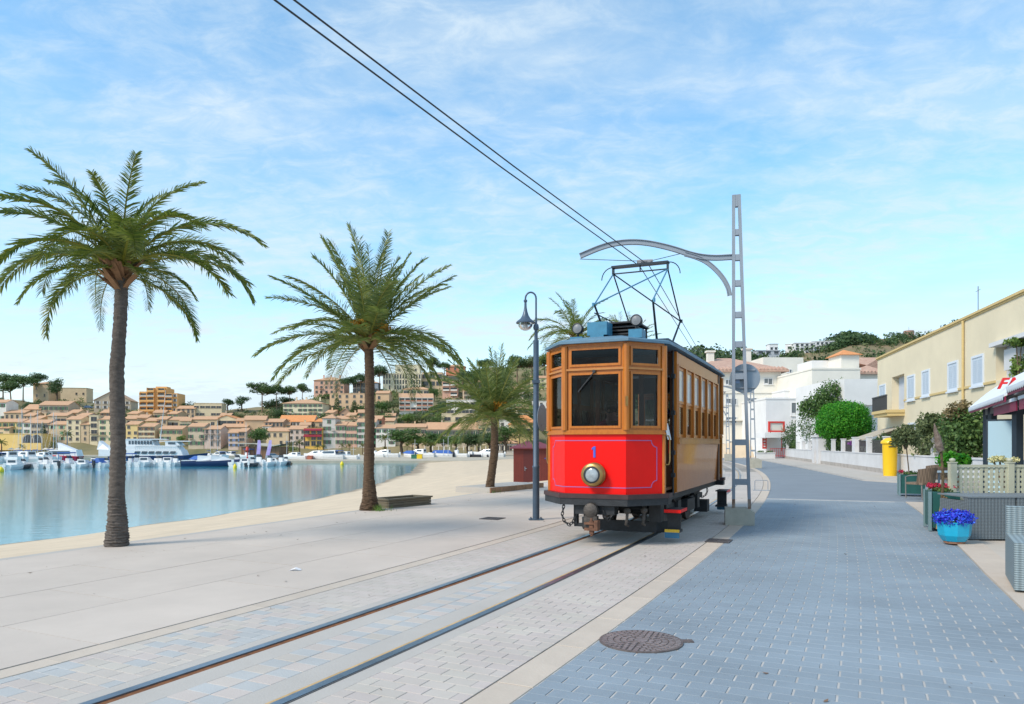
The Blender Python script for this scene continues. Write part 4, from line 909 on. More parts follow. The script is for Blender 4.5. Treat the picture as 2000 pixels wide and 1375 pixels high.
palm((b2.x, b2.y, -.03), [(0, 0, 0), (.0, 0, .3), (-.02, 0, .8), (-.0, 0, 2.0), (.0, 0, 3.0), (-.02, 0, 3.78)], [.235, .165, .122, .110, .106, .100], 2.55, spec2,
     'bushy palm with orange flower stalks beside the timber planter', 5, m_frond2, m_trunk2, leaf=.42, boots=24, flowers=10, n=90, w=.021)
b3 = G(957, 961)
palm((b3.x, b3.y, -.05), [(0, 0, 0), (.0, 0, .25), (.05, 0, .6), (.13, 0, 1.2), (.15, 0, 1.8), (.13, 0, 2.35)], [.17, .14, .125, .13, .115, .10], 2.3, spec2,
     'short leaning palm with thick trunk between lamp post and second palm', 23, m_frond2, m_trunk2, leaf=.42, boots=20, flowers=7, n=66)
p4 = T(23.5, EDGE); palm((p4.x+.35, p4.y, -.03), [(0, 0, 0), (0, 0, 3), (0, 0, 6.0)], [.2, .16, .14], 2.5, spec1, 'palm rising behind the left end of the tram roof', 31, m_frond, m_trunk2, leaf=.44, boots=14, n=44)
p5 = T(32, EDGE); palm((p5.x+1.1, p5.y, -.03), [(0, 0, 0), (0, 0, 3), (0, 0, 6.3)], [.2, .16, .14], 2.3, spec2, 'palm hidden behind the tram with its tips above the roof box', 37, m_frond, m_trunk2, leaf=.44, boots=10, n=40)
# grass tufts at two palm feet
m_grass = attr_mat('grass_tuft', (.10, .20, .03), .6, .4, trans=.2)
for bb, lab in ((b2+Vector((.22, -.12, 0)), 'grass tuft at the foot of the bushy palm'), (b3+Vector((.02, -.22, 0)), 'grass tuft at the foot of the short leaning palm')):
    rng = random.Random(3); V, Q, tn = [], [], []
    for k in range(260):
        a = rng.uniform(0, 6.28); r = abs(rng.gauss(0, .13)); p = Vector((r*math.cos(a)*1.3, r*math.sin(a), 0)); h_ = rng.uniform(.06, .20); d_ = Vector((rng.gauss(0, .3), rng.gauss(0, .3), 1)).normalized()*h_; w_ = Vector((math.cos(a+1), math.sin(a+1), 0))*.006; i = len(V)
        V += [p-w_, p+w_, p+d_+w_*.2, p+d_-w_*.2]; Q.append((i, i+1, i+2, i+3)); tn.append(rng.random())
    o = link('grass_tuft', np_mesh('grass_tuft', V, Q, m_grass, tn)); o.location = bb+Vector((0, 0, -.03)); tag(o, lab, 'grass', kind='stuff')
# ================================================================ leafy crowns
def leaf_cloud(blobs, n, size, seed, shell=.55, flat=0.0):
    """quads scattered through ellipsoid blobs (cx,cy,cz,rx,ry,rz); returns verts, quads, tones"""
    rs = np.random.RandomState(seed); B = np.array(blobs, float); vol = B[:, 3]*B[:, 4]*B[:, 5]; pk = rs.choice(len(B), n, p=vol**.75/np.sum(vol**.75))
    d = rs.normal(size=(n, 3)); d /= np.linalg.norm(d, axis=1)[:, None]; r = shell+(1-shell)*rs.rand(n)**.6; r *= 1+.10*rs.randn(n)
    c = B[pk, :3]+d*r[:, None]*B[pk, 3:6]
    nrm = d+.75*rs.normal(size=(n, 3)); nrm[:, 2] += flat; nrm /= np.linalg.norm(nrm, axis=1)[:, None]
    a = np.cross(nrm, rs.normal(size=(n, 3))); a /= np.linalg.norm(a, axis=1)[:, None]; b_ = np.cross(nrm, a)
    s = size*(.6+.8*rs.rand(n))[:, None]; V = np.stack([c-a*s, c+b_*s*.55, c+a*s, c-b_*s*.55], 1).reshape(-1, 3)
    Q = np.arange(4*n).reshape(-1, 4); tone = np.clip(.5+.22*rs.randn(n)+.15*(B[pk, 0]*0), 0, 1)
    return V, Q, tone
GREENS = {'pine': (.08, .145, .04), 'dark': (.062, .12, .04), 'mid': (.085, .165, .04), 'light': (.13, .22, .04), 'olive': (.125, .165, .065), 'vivid': (.045, .26, .008), 'dry': (.20, .16, .07), 'wood': (.062, .115, .04)}
def gmat(k): return attr_mat('foliage_'+k, GREENS[k], .65, .5, hue=.03, trans=.3)
TREE_ME = {}
m_bark = mat('tree_bark', (.13, .095, .065), .95, var=.3, vscale=6, bump=.4); m_bark2 = mat('pine_bark', (.25, .17, .11), .95, var=.3, vscale=5)
def tree_meshes(kind, variant):
    key = (kind, variant)
    if key in TREE_ME: return TREE_ME[key]
    rng = random.Random(hash(kind) % 1000 if False else sum(map(ord, kind))*7+variant); tr = MB(); bl = []
    if kind == 'umbrella_pine':           # unit height 1, crown radius about .45
        lean = rng.uniform(-.08, .08); tops = []
        tr.tube([(0, 0, -.05), (lean*.4, 0, .3), (lean, 0, .62)], [.022, .018, .014], 7)
        for q in range(11):
            a = q*1.15+rng.uniform(-.3, .3); r = rng.uniform(.10, .34); z = rng.uniform(.64, .86); tr.tube([(lean*.9, 0, .55), (lean+r*.5*math.cos(a), r*.5*math.sin(a), z-.14), (lean+r*math.cos(a), r*math.sin(a), z-.03)], [.010, .007, .004], 5)
            bl.append((lean+r*math.cos(a), r*math.sin(a), z, rng.uniform(.13, .2), rng.uniform(.13, .2), rng.uniform(.08, .13)))
        bl.append((lean, 0, .86, .22, .22, .13)); cr = leaf_cloud(bl, 2600, .024, variant+1, .35, .5); g = 'pine'
    elif kind == 'round':
        tr.tube([(0, 0, -.05), (rng.uniform(-.03, .03), 0, .25), (0, 0, .5)], [.035, .03, .02], 7)
        for q in range(9):
            a = rng.uniform(0, 6.28); r = rng.uniform(.08, .24); z = rng.uniform(.38, .82); bl.append((r*math.cos(a), r*math.sin(a), z, rng.uniform(.13, .21), rng.uniform(.13, .21), rng.uniform(.12, .18)))
            tr.tube([(0, 0, .3), (r*.6*math.cos(a), r*.6*math.sin(a), z-.08)], [.014, .006], 5)
        cr = leaf_cloud(bl, 1900, .024, variant+20, .4)
    elif kind == 'bush':
        for q in range(7):
            a = rng.uniform(0, 6.28); r = rng.uniform(.05, .4); bl.append((r*math.cos(a), r*math.sin(a), rng.uniform(.2, .6), rng.uniform(.22, .34), rng.uniform(.22, .34), rng.uniform(.2, .34)))
        tr.tube([(0, 0, -.1), (0, 0, .4)], [.04, .02], 6); cr = leaf_cloud(bl, 1300, .035, variant+40, .5)
    elif kind == 'cypress':
        tr.tube([(0, 0, -.05), (0, 0, .3)], [.02, .015], 6); bl = [(0, 0, .12+.09*q, .10*math.sin(math.pi*(.25+.7*q/9))**.8, .10*math.sin(math.pi*(.25+.7*q/9))**.8, .09) for q in range(10)]; cr = leaf_cloud(bl, 1100, .018, variant+60, .5)
    TREE_ME[key] = (tr, cr); return TREE_ME[key]
TM_CACHE = {}
def tree(kind, variant, green, loc, height, label, name=None, group=None, width=1.0, bark=None, rz=None):
    key = (kind, variant, green)
    if key not in TM_CACHE:
        tr, (V, Q, tn) = tree_meshes(kind, variant); TM_CACHE[key] = (tr.mesh('trunk', bark or (m_bark2 if 'pine' in kind else m_bark)), np_mesh('crown', V, Q, gmat(green), tn))
    tm, cm = TM_CACHE[key]
    e = empty(name or {'umbrella_pine': 'pine_tree', 'round': 'broadleaf_tree', 'bush': 'shrub', 'cypress': 'cypress_tree'}[kind], loc, random.uniform(0, 6.28) if rz is None else rz, label, 'shrub' if kind == 'bush' else 'tree', group)
    e.scale = (height*width, height*width, height)
    link('trunk', tm, e); link('crown', cm, e); return e
# ================================================================ hills
Y2Y = [(700, 500), (730, 462), (750, 445), (770, 420), (800, 385), (820, 365), (845, 345), (865, 330), (884, 318)]   # photo row of the slope -> distance
def slope_Y(py): return lerp_tab(Y2Y, py)
def slope_z(py): return H0-(py-HY)*slope_Y(py)/F
RIDGE = [(-300, 770), (0, 778), (60, 780), (160, 779), (190, 788), (270, 800), (340, 803), (400, 799), (430, 797), (480, 794), (540, 786), (600, 774), (650, 769), (720, 764), (760, 756), (800, 742), (850, 732), (900, 722), (960, 716), (1050, 708), (1200, 705), (1400, 702)]
m_hill = mat('dry_hillside', (.30, .235, .13), .95, c2=(.105, .115, .05), vscale=.045, vdet=10, bump=.4, bscale=.5)
v, f = [], []; cols_ = list(range(-300, 1420, 20)); rows = [900, 884, 875, 865, 855, 845, 832, 820, 810, 800, 790, 780, 770, 760, 750, 740, 730, 715, 700]
for px in cols_:
    rid = lerp_tab(RIDGE, px); zr = None
    for py in rows+[690, 680]:
        pp = max(py, rid)
        if py == 900: Y, z = 312, -6.0
        elif py >= rid: Y, z = slope_Y(py), slope_z(py)
        else: Y = slope_Y(rid)+ (rid-py)*2.2; z = slope_z(rid)+1.0-(rid-py)*.06
        jit = 0 if py > 866 else 1.2*math.sin(px*.05+py*.11)*math.cos(px*.021-py*.07)
        v.append(((px-CX)*Y/F, Y, z+jit-1.0))
nr = len(rows)+2
for i in range(len(cols_)-1):
    for j in range(nr-1): a = i*nr+j; f.append((a, a+nr, a+nr+1, a+1))
hill = MB().add(v, f).build('hillside', m_hill, None, True); tag(hill, 'dry terraced hillside carrying the old port town', kind='structure')
# right hand hill behind the white houses
RR = [(1180, 712), (1300, 702), (1340, 694), (1400, 690), (1470, 702), (1540, 694), (1600, 678), (1650, 664), (1700, 662), (1760, 661), (1800, 657), (1840, 648), (1900, 632), (2000, 620), (2400, 610)]
m_hill2 = mat('scrub_hillside', (.135, .135, .055), .95, c2=(.27, .185, .105), vscale=.03, vdet=10, bump=.4, bscale=.4)
v, f = [], []; cols_ = list(range(1180, 2401, 20)); ts = [0, .08, .2, .35, .5, .65, .8, .92, 1.0, 1.15, 1.4]
def hill_r(px, t):
    Yr = 430+(px-1180)*.24; rid = lerp_tab(RR, px); zr = H0-(rid-HY)*Yr/F; tt = min(t, 1)
    Y = 135+(Yr-135)*t; z = -.5+(zr+.5)*(tt**1.25)-(max(0, t-1)*25)
    return Vector(((px-CX)*Y/F, Y, z+(1.5*math.sin(px*.06+t*9) if .1 < t < .98 else 0)))
for px in cols_:
    for t in ts: v.append(hill_r(px, t))
nr = len(ts)
for i in range(len(cols_)-1):
    for j in range(nr-1): a = i*nr+j; f.append((a, a+nr, a+nr+1, a+1))
MB().add(v, f).build('hill', m_hill2, None, True)['kind'] = 'structure'
# ================================================================ houses across the bay
m_tile_roof = mat('terracotta_roof', (.58, .355, .205), .85, c2=(.48, .28, .165), vscale=1.2, vdet=8, bump=.8, bscale=4)
m_tile_roof2 = mat('orange_terracotta_roof', (.64, .27, .10), .85, var=.12, vscale=1.2, bump=.6, bscale=4)
m_pane = mat('dark_window_pane', (.025, .028, .033), .15, spec=.8)
m_surr = mat('window_surround', (.46, .38, .29), .8)
m_rail = mat('balcony_iron', (.06, .06, .065), .6)
WALLC = {'tan': (.58, .43, .27), 'peach': (.68, .46, .28), 'cream': (.70, .58, .38), 'yellow': (.72, .53, .24), 'brightyellow': (.78, .54, .19), 'white': (.76, .72, .65), 'stone': (.54, .44, .32), 'pink': (.68, .40, .29), 'orange': (.74, .42, .16), 'salmon': (.60, .235, .135), 'grey': (.58, .54, .49), 'pinkgrey': (.60, .46, .38), 'brown': (.42, .28, .19), 'mustard': (.74, .45, .10), 'ivory': (.74, .66, .47), 'bluegrey': (.33, .36, .40), 'buff': (.64, .48, .30)}
def wmat(k): return mat('render_'+k, WALLC[k], .9, var=.10, vscale=.35, vdet=9, bump=.15, bscale=3)
SHUT = {'green': (.035, .15, .07), 'brown': (.16, .07, .03), 'lightgreen': (.22, .42, .25), 'blue': (.10, .20, .40), 'white': (.6, .6, .58), 'darkgreen': (.02, .07, .05)}
def shmat(k): return mat('shutter_'+k, SHUT[k], .6)
WIN = {}
def window_mesh(w, h_, sh, arch=False):
    key = (round(w, 1), round(h_, 1), sh, arch)
    if key in WIN: return WIN[key]
    w, h_ = key[0], key[1]; mb = MB(); t = .10
    if arch:
        pts = [(-w/2, 0), (w/2, 0)]+[(w/2*math.cos(a), h_-w/2+w/2*math.sin(a)) for a in [k*math.pi/6 for k in range(7)]]
        mb.add([(x, -.03, z) for x, z in pts], [tuple(range(len(pts)))], 0)
        out_ = [(x*1.25, z*1.02+(.1 if z > h_*.5 else 0)) for x, z in pts]
        n_ = len(pts); mb.add([(x, -.06, z) for x, z in pts]+[(x, -.06, z) for x, z in out_], [(i, n_+i, n_+(i+1) % n_, (i+1) % n_) for i in range(1, n_)], 1)
    else:
        mb.add([(-w/2, -.02, 0), (w/2, -.02, 0), (w/2, -.02, h_), (-w/2, -.02, h_)], [(0, 1, 2, 3)], 0)
        mb.box(-w/2-t, -w/2, -.10, 0, 0, h_, 1).box(w/2, w/2+t, -.10, 0, 0, h_, 1).box(-w/2-t, w/2+t, -.10, 0, h_, h_+t, 1).box(-w/2-t-.05, w/2+t+.05, -.16, 0, -.12, 0, 1)
        mb.box(-.03, .03, -.05, -.021, 0, h_, 1)
        if sh and sh != 'closed':
            for sg in (-1, 1):
                a, b_ = sorted((sg*(w/2+t), sg*(w/2+t+w*.48))); mb.box(a, b_, -.08, -.004, -.02, h_+.02, 2)
    mats = [m_pane, m_surr]+([shmat(sh)] if sh else [])
    WIN[key] = mb.mesh('window', mats); return WIN[key]
def shut_mesh(w, h_, sh):
    key = ('s', round(w, 1), round(h_, 1), sh)
    if key not in WIN:
        mb = MB(); w, h_ = key[1], key[2]; mb.box(-w/2, -.01, -.07, 0, 0, h_).box(.01, w/2, -.07, 0, 0, h_); 
        for q in range(5): mb.box(-w/2+.05, w/2-.05, -.085, -.071, .1+q*h_*.18, .1+q*h_*.18+.08)
        WIN[key] = mb.mesh('window', shmat(sh))
    return WIN[key]
RN = random.Random(99)
def house(label, x0, x1, ye, yb, wall='tan', rows=2, cols=3, roof='lean', sh=None, depth=9, Y=None, yaw=0.0, roofh=None, roofm=None, chim=0, balc=(), ww=None, wh=None, arch=False, skip=(), closed=.0, name='house', cat='house', sink=3.0, group='houses of the port town', loggia=False):
    Y = Y or slope_Y(min(yb, 884)); k = Y/F; w = (x1-x0)*k; zb = H0-(yb-HY)*k; ze = H0-(ye-HY)*k; h_ = ze-zb
    e = empty(name, (((x0+x1)/2-CX)*k, Y, zb), yaw, label, cat, group)
    m = wmat(wall)
    mb = MB(); mb.box(-w/2, w/2, 0, depth, -sink, h_)
    if roof == 'flat': mb.box(-w/2-.15, w/2+.15, -.15, depth+.15, h_, h_+.25)
    if roof == 'gable':
        rh = roofh or w*.17; mb.add([(-w/2, 0, h_), (w/2, 0, h_), (0, 0, h_+rh), (-w/2, depth, h_), (w/2, depth, h_), (0, depth, h_+rh)], [(0, 1, 2), (3, 5, 4)])
    if roof in ('lean', 'side'):
        rh = roofh or min(2.2, depth*.17); mb.add([(-w/2, 0, h_), (-w/2, depth/2, h_+rh), (-w/2, depth, h_), (w/2, 0, h_), (w/2, depth/2, h_+rh), (w/2, depth, h_)], [(0, 1, 2), (3, 5, 4)])
    mb.build('wall', m, e)
    rm = roofm or m_tile_roof; o_ = .45; t = .16; rf = None
    if roof == 'lean':
        mb = MB(); ov = o_*rh/(depth/2)
        for sg in (0, 1):
            y0, y1 = (-o_, depth/2) if sg == 0 else (depth+o_, depth/2); z0_, z1_ = h_-ov, h_+rh
            q = [(-w/2-.25, y0, z0_), (w/2+.25, y0, z0_), (w/2+.25, y1, z1_), (-w/2-.25, y1, z1_)]; mb.add([(a, b_, c+.02) for a, b_, c in q]+[(a, b_, c+t) for a, b_, c in q], [(0, 1, 2, 3)[::-1], (4, 5, 6, 7), (0, 1, 5, 4), (1, 2, 6, 5), (2, 3, 7, 6), (3, 0, 4, 7)])
        rf = mb.build('roof', rm, e); rtop = h_+rh
    elif roof == 'gable':
        mb = MB(); ov = o_*rh/(w/2)
        for sg in (-1, 1):
            q = [(sg*(w/2+o_), -.4, h_-ov), (0, -.4, h_+rh), (0, depth+.4, h_+rh), (sg*(w/2+o_), depth+.4, h_-ov)]; mb.add([(a, b_, c+.02) for a, b_, c in q]+[(a, b_, c+t) for a, b_, c in q], [(0, 1, 2, 3), (4, 5, 6, 7)[::-1], (0, 1, 5, 4), (1, 2, 6, 5), (2, 3, 7, 6), (3, 0, 4, 7)])
        rf = mb.build('roof', rm, e); rtop = h_+rh
    elif roof == 'hip':
        rh = roofh or min(2.4, depth*.2); mb = MB(); i_ = min(depth/2, w*.42); q = [(-w/2-o_, -o_, h_), (w/2+o_, -o_, h_), (w/2+o_, depth+o_, h_), (-w/2-o_, depth+o_, h_)]
        mb.add(q+[(a, b_, c+t) for a, b_, c in q]+[(-w/2+i_, depth/2, h_+rh), (w/2-i_, depth/2, h_+rh)], [(3, 2, 1, 0), (0, 1, 5, 4), (1, 2, 6, 5), (2, 3, 7, 6), (3, 0, 4, 7), (4, 5, 9, 8), (5, 6, 9), (6, 7, 8, 9), (7, 4, 8)]); rf = mb.build('roof', rm, e); rtop = h_+rh
    else:
        mb = MB(); mb.box(-w/2+.1, w/2-.1, .1, depth-.1, h_+.25, h_+.28); rf = mb.build('roof', mat('flat_roof', (.40, .34, .28), .9, var=.1, vscale=.4), e); rtop = h_+.25
    for c in range(chim):
        x = -w/2+w*(c+.5+RN.uniform(-.25, .25))/chim; y = depth*RN.uniform(.4, .6); mb = MB(); mb.box(x-.35, x+.35, y-.3, y+.3, rtop-.7, rtop+1.1).box(x-.45, x+.45, y-.4, y+.4, rtop+1.1, rtop+1.25); mb.build('chimney', m, rf)
    if rows and cols:
        fh = h_/rows; cw = w/cols; ww_ = ww or min(1.25, cw*.42); wh_ = wh or min(1.65, fh*.52)
        for r in range(rows):
            for c in range(cols):
                if (r, c) in skip or (RN.random() < .06 and not arch): continue
                x = -w/2+(c+.5)*cw+RN.uniform(-.06, .06)*cw*(0 if (arch or loggia) else 1); z = h_-(r+.5)*fh-wh_*.5
                if loggia:
                    mb = MB(); a = cw*.42; hh = fh*.66; mb.add([(x-a, -.03, z), (x+a, -.03, z), (x+a, -.03, z+hh), (x-a, -.03, z+hh)], [(0, 1, 2, 3)], 0); bars_y = -.35
                    mb.box(x-a-.15, x-a, -.9, -.0, z-.1, z+hh+.2, 1).box(x+a, x+a+.15, -.9, -.0, z-.1, z+hh+.2, 1).box(x-a-.15, x+a+.15, -.9, 0, z+hh+.0, z+hh+.3, 1).box(x-a, x+a, -.9, -.75, z-.1, z+hh*.36, 2).box(x-a, x+a, -.9, -.0, z-.25, z-.1, 1)
                    mb.build('loggia', [m_pane, m, wmat(loggia)], e); continue
                if closed and RN.random() < closed and sh: o = link('window', shut_mesh(ww_*1.05, wh_, sh), e)
                else: o = link('window', window_mesh(ww_, wh_, sh, arch), e)
                o.location = (x, 0 if not (closed and 0) else 0, z)
    for (r, c) in balc:
        fh = h_/max(rows, 1); cw = w/max(cols, 1); x = -w/2+(c+.5)*cw; z = h_-(r+.5)*fh-fh*.28
        mb = MB(); a = cw*.42; mb.box(x-a, x+a, -.9, 0, z-.15, z, 0); mb.box(x-a, x+a, -.9, -.86, z+.82, z+.88, 1)
        for q in range(9): xx = x-a+2*a*q/8; mb.box(xx-.025, xx+.025, -.89, -.865, z, z+.82, 1)
        mb.build('balcony', [m, m_rail], e)
    return e
g_ = 'green'
HOUSES = [
 # label, x0, x1, eave row, base row, options
 ('white house at the far left edge above the yellow row', -14, 12, 786, 822, dict(wall='white', rows=3, cols=2, sh='green')),
 ('long tan house with low orange roof above the yellow row at far left', 8, 49, 806, 823, dict(wall='tan', rows=1, cols=4, wh=2.2)),
 ('big tan house with red awnings and green shutters, above the far left masts', 78, 131, 791, 817, dict(wall='stone', rows=2, cols=6, sh=g_, balc=((0, 1), (0, 4)), yaw=.15, depth=14)),
 ('small tan house with green arched window below the fort', 47, 80, 799, 818, dict(wall='tan', rows=1, cols=2, sh=g_, roofh=2.5)),
 ('pale yellow house with green shutters at the far left waterfront', -10, 44, 824, 848, dict(wall='yellow', rows=2, cols=4, sh=g_, balc=((0, 1), (0, 2)))),
 ('narrow whitish house right of the pale yellow house', 43, 62, 825, 848, dict(wall='white', rows=2, cols=1, sh=g_)),
 ('bright yellow waterfront building with dark arches at far left', -20, 80, 848, 866, dict(wall='brightyellow', rows=1, cols=6, skip=((0, 0), (0, 1), (0, 2), (0, 3)), arch=True, ww=4.2, wh=3.6, roof='flat', depth=8, Y=322)),
 ('stone house with dark glazed gallery behind the far left masts', 60, 95, 826, 862, dict(wall='stone', rows=3, cols=3, ww=2.0)),
 ('tan house with dark garage openings under the big tan house', 93, 131, 812, 830, dict(wall='tan', rows=1, cols=3, ww=3.2, wh=1.7)),
 ('tan waterfront house with pale green shutters left of the cream house', 94, 130, 829, 862, dict(wall='buff', rows=3, cols=2, sh='lightgreen', closed=.5)),
 ('cream waterfront house with small dark windows left of the near palm', 130, 158, 819, 863, dict(wall='cream', rows=4, cols=2)),
 ('blank tan house between cream and yellow waterfront houses', 157, 175, 829, 863, dict(wall='tan', rows=3, cols=1, ww=.8)),
 ('tall yellow waterfront house with dark balconies left of the near palm trunk', 174, 192, 812, 863, dict(wall='cream', rows=4, cols=1, ww=2.6, wh=1.9, balc=((2, 0),), roof='flat')),
 ('cream house with green shutters touching the near palm trunk', 191, 228, 819, 863, dict(wall='cream', rows=4, cols=2, sh=g_, balc=((2, 0),))),
 ('square tan fort tower on the hilltop among the left pines', 61, 98, 750, 780, dict(wall='tan', rows=2, cols=2, ww=.9, wh=1.6, roof='hip', roofh=1.6, yaw=-.25, name='fort', cat='fort')),
 ('low tan fort wing right of the fort tower on the hilltop', 120, 167, 758, 780, dict(wall='buff', rows=1, cols=4, ww=.8, wh=1.2, skip=((0, 0), (0, 1)), roof='flat', yaw=.15, name='fort', cat='fort')),
 ('gabled stone chalet with white lower walls behind the near palm trunk', 187, 252, 782, 800, dict(wall='stone', rows=2, cols=5, sh='white', roof='gable', yaw=.25, roofh=5.0, depth=16)),
 ('orange yellow house with dark windows right of the near palm trunk', 246, 270, 829, 862, dict(wall='yellow', rows=3, cols=2)),
 ('tan house with wide roof terrace right of the near palm trunk', 242, 288, 818, 832, dict(wall='tan', rows=1, cols=3, ww=3.0, wh=1.6)),
 ('cream house with brown windows behind the ferry stern', 269, 302, 833, 862, dict(wall='cream', rows=3, cols=3, sh='brown')),
 ('yellow house with tall dark windows above the ferry', 284, 310, 822, 840, dict(wall='yellow', rows=1, cols=3, wh=2.4)),
 ('stone house with red tiled roof above the ferry funnel', 306, 326, 819, 840, dict(wall='tan', rows=2, cols=2)),
 ('wide tan house with green shutters behind the ferry', 311, 356, 838, 862, dict(wall='tan', rows=2, cols=4, sh=g_)),
 ('cream house with a row of green glass panes above the ferry', 322, 362, 820, 838, dict(wall='cream', rows=1, cols=5, ww=2.6, wh=1.8, roof='lean', yaw=.2, sh=None)),
 ('brown house with veranda beside the orange apartment block', 345, 381, 798, 818, dict(wall='tan', rows=2, cols=4, wh=1.9)),
 ('long cream block with flat roof right of the orange apartments', 380, 432, 788, 816, dict(wall='cream', rows=2, cols=5, roof='flat', ww=2.2, wh=1.0, yaw=.12)),
 ('stone house with green shutters over the ferry bow', 368, 399, 833, 872, dict(wall='stone', rows=3, cols=3, sh=g_, balc=((1, 0), (1, 2)))),
 ('tan house with grey balconies right of the ferry bow', 398, 431, 838, 872, dict(wall='pinkgrey', rows=3, cols=3, balc=((0, 0), (0, 1), (0, 2), (1, 1), (1, 2)), wh=2.0)),
 ('tan upper house with small square windows above the ferry bow', 374, 424, 819, 836, dict(wall='buff', rows=1, cols=3, ww=1.6)),
 ('cream house with wide dark windows and orange roof', 422, 463, 818, 834, dict(wall='cream', rows=1, cols=2, ww=5.2, wh=2.0, roof='gable', roofm=m_tile_roof2, depth=11)),
 ('peach house below the wide windowed cream house', 430, 482, 834, 850, dict(wall='peach', rows=1, cols=3, ww=2.0, wh=1.0)),
 ('pinkish house with blue shop front left of the big green tree', 446, 467, 845, 874, dict(wall='pinkgrey', rows=3, cols=2, sh='blue')),
 ('narrow brown house touching the big green tree', 466, 481, 843, 874, dict(wall='brown', rows=3, cols=1, ww=2.2)),
 ('large blank peach house behind the big green tree', 478, 518, 820, 846, dict(wall='peach', rows=1, cols=1, skip=((0, 0),), roof='lean', yaw=.2, depth=12)),
 ('brown stone house with small arched openings right of the big green tree', 517, 553, 824, 845, dict(wall='brown', rows=2, cols=5, arch=True, ww=1.0, wh=1.7)),
 ('long grey house with orange roof and narrow dark windows', 545, 613, 823, 836, dict(wall='grey', rows=1, cols=10, ww=.8, wh=2.0, roofm=m_tile_roof2, roofh=3.0)),
 ('cream apartment house with green shutters on the slope below the umbrella pines', 553, 630, 788, 814, dict(wall='ivory', rows=3, cols=8, roof='hip', sh=g_, chim=3, balc=((1, 0), (2, 0), (1, 5), (1, 6)), depth=15)),
 ('tan waterfront house with few windows right of the big green tree', 520, 566, 842, 872, dict(wall='buff', rows=2, cols=4, skip=((0, 3), (1, 1)))),
 ('pinkish waterfront house left of the awning restaurant', 564, 596, 838, 872, dict(wall='pinkgrey', rows=3, cols=3)),
 ('orange tiled low house behind the awning restaurant', 606, 634, 824, 836, dict(wall='tan', rows=1, cols=2, roof='hip', roofm=m_tile_roof2)),
 ('yellow restaurant with two rows of burgundy awnings', 594, 630, 837, 872, dict(wall='mustard', rows=3, cols=3, ww=1.9, wh=2.0, roof='flat', cat='restaurant', name='restaurant')),
 ('tall grey white house with green shutters right of the awning restaurant', 630, 655, 817, 870, dict(wall='grey', rows=4, cols=3, sh=g_, roof='hip', balc=((1, 2),))),
 ('pale yellow upper house behind the grey white house', 655, 698, 818, 832, dict(wall='cream', rows=1, cols=3)),
 ('pale house with two green windows left of the bushy palm trunk', 655, 676, 830, 870, dict(wall='pinkgrey', rows=3, cols=2, sh=g_)),
 ('pink house with orange roof edge left of the bushy palm trunk', 675, 698, 831, 870, dict(wall='pink', rows=3, cols=3, sh=g_)),
 ('grey house with green shutters touching the bushy palm trunk', 697, 734, 824, 870, dict(wall='grey', rows=4, cols=3, sh=g_)),
 ('salmon house just right of the bushy palm trunk', 729, 745, 818, 858, dict(wall='salmon', rows=3, cols=1, ww=1.8, sh='darkgreen')),
 ('cream house with blank upper wall right of the salmon house', 743, 770, 822, 842, dict(wall='cream', rows=1, cols=1, skip=((0, 0),))),
 ('white ground floor cafe house right of the bushy palm', 731, 772, 836, 870, dict(wall='white', rows=3, cols=3, sh=g_)),
 ('long low house with terracotta roof behind the left waterfront trees', 770, 832, 834, 868, dict(wall='tan', rows=2, cols=6, sh='darkgreen', chim=1)),
 ('very long low house with terracotta roof behind the right waterfront trees', 832, 941, 838, 868, dict(wall='stone', rows=2, cols=9, sh='darkgreen', chim=1, roofh=3.0)),
 ('pink hotel with hipped roof and chimneys on the hill', 613, 672, 743, 770, dict(wall='pink', rows=3, cols=6, roof='hip', chim=3, depth=14, balc=((1, 1), (0, 4), (1, 4), (2, 4)), name='hotel', cat='hotel')),
 ('tan stepped apartment house below the pink hotel', 644, 712, 769, 800, dict(wall='peach', rows=3, cols=5, roof='flat', chim=2)),
 ('blue grey galleried house behind the bushy palm trunk on the hill', 690, 738, 748, 768, dict(wall='bluegrey', rows=2, cols=7, ww=2.2, wh=2.4, roof='hip')),
 ('large cream palace hotel with rows of pointed windows on the hill', 748, 822, 730, 762, dict(wall='ivory', rows=3, cols=14, arch=True, ww=.8, wh=2.4, roof='flat', skip=((0, 3), (1, 3), (2, 3), (0, 9), (1, 9), (2, 9), (2, 0), (2, 1)), depth=16, yaw=.06, name='hotel', cat='hotel')),
 ('set back top floor of the cream palace hotel', 772, 820, 713, 732, dict(wall='ivory', rows=1, cols=3, roof='flat', Y=468, depth=8, wh=1.4, sink=4)),
 ('tan house with large windows right of the palace hotel', 824, 864, 728, 756, dict(wall='buff', rows=2, cols=3, ww=3.2, wh=2.4, roof='flat')),
 ('salmon apartment block with white balconies on the hill', 864, 894, 746, 775, dict(wall='pink', rows=3, cols=2, roof='flat', loggia='white', name='apartment_block', cat='apartment block')),
 ('low roofed cream house between palace hotel and white loggia apartments', 787, 840, 761, 772, dict(wall='cream', rows=1, cols=4, ww=3.0, wh=1.6, roof='hip')),
 ('white apartment block with three rows of loggias on the hill', 780, 846, 777, 804, dict(wall='white', rows=3, cols=6, roof='lean', roofh=2.6, loggia='salmon', depth=13, yaw=.14, name='apartment_block', cat='apartment block')),
 ('stepped salmon and white terrace house behind the short palm', 872, 932, 782, 812, dict(wall='white', rows=2, cols=4, ww=3.4, wh=1.8, roof='flat')),
 ('cream lower villa with white terrace behind the short palm', 862, 928, 808, 828, dict(wall='cream', rows=1, cols=3, ww=3.0, roof='flat')),
 ('small tan cottage among the shrubs right of the bushy palm trunk', 734, 760, 768, 785, dict(wall='peach', rows=1, cols=2, roof='lean')),
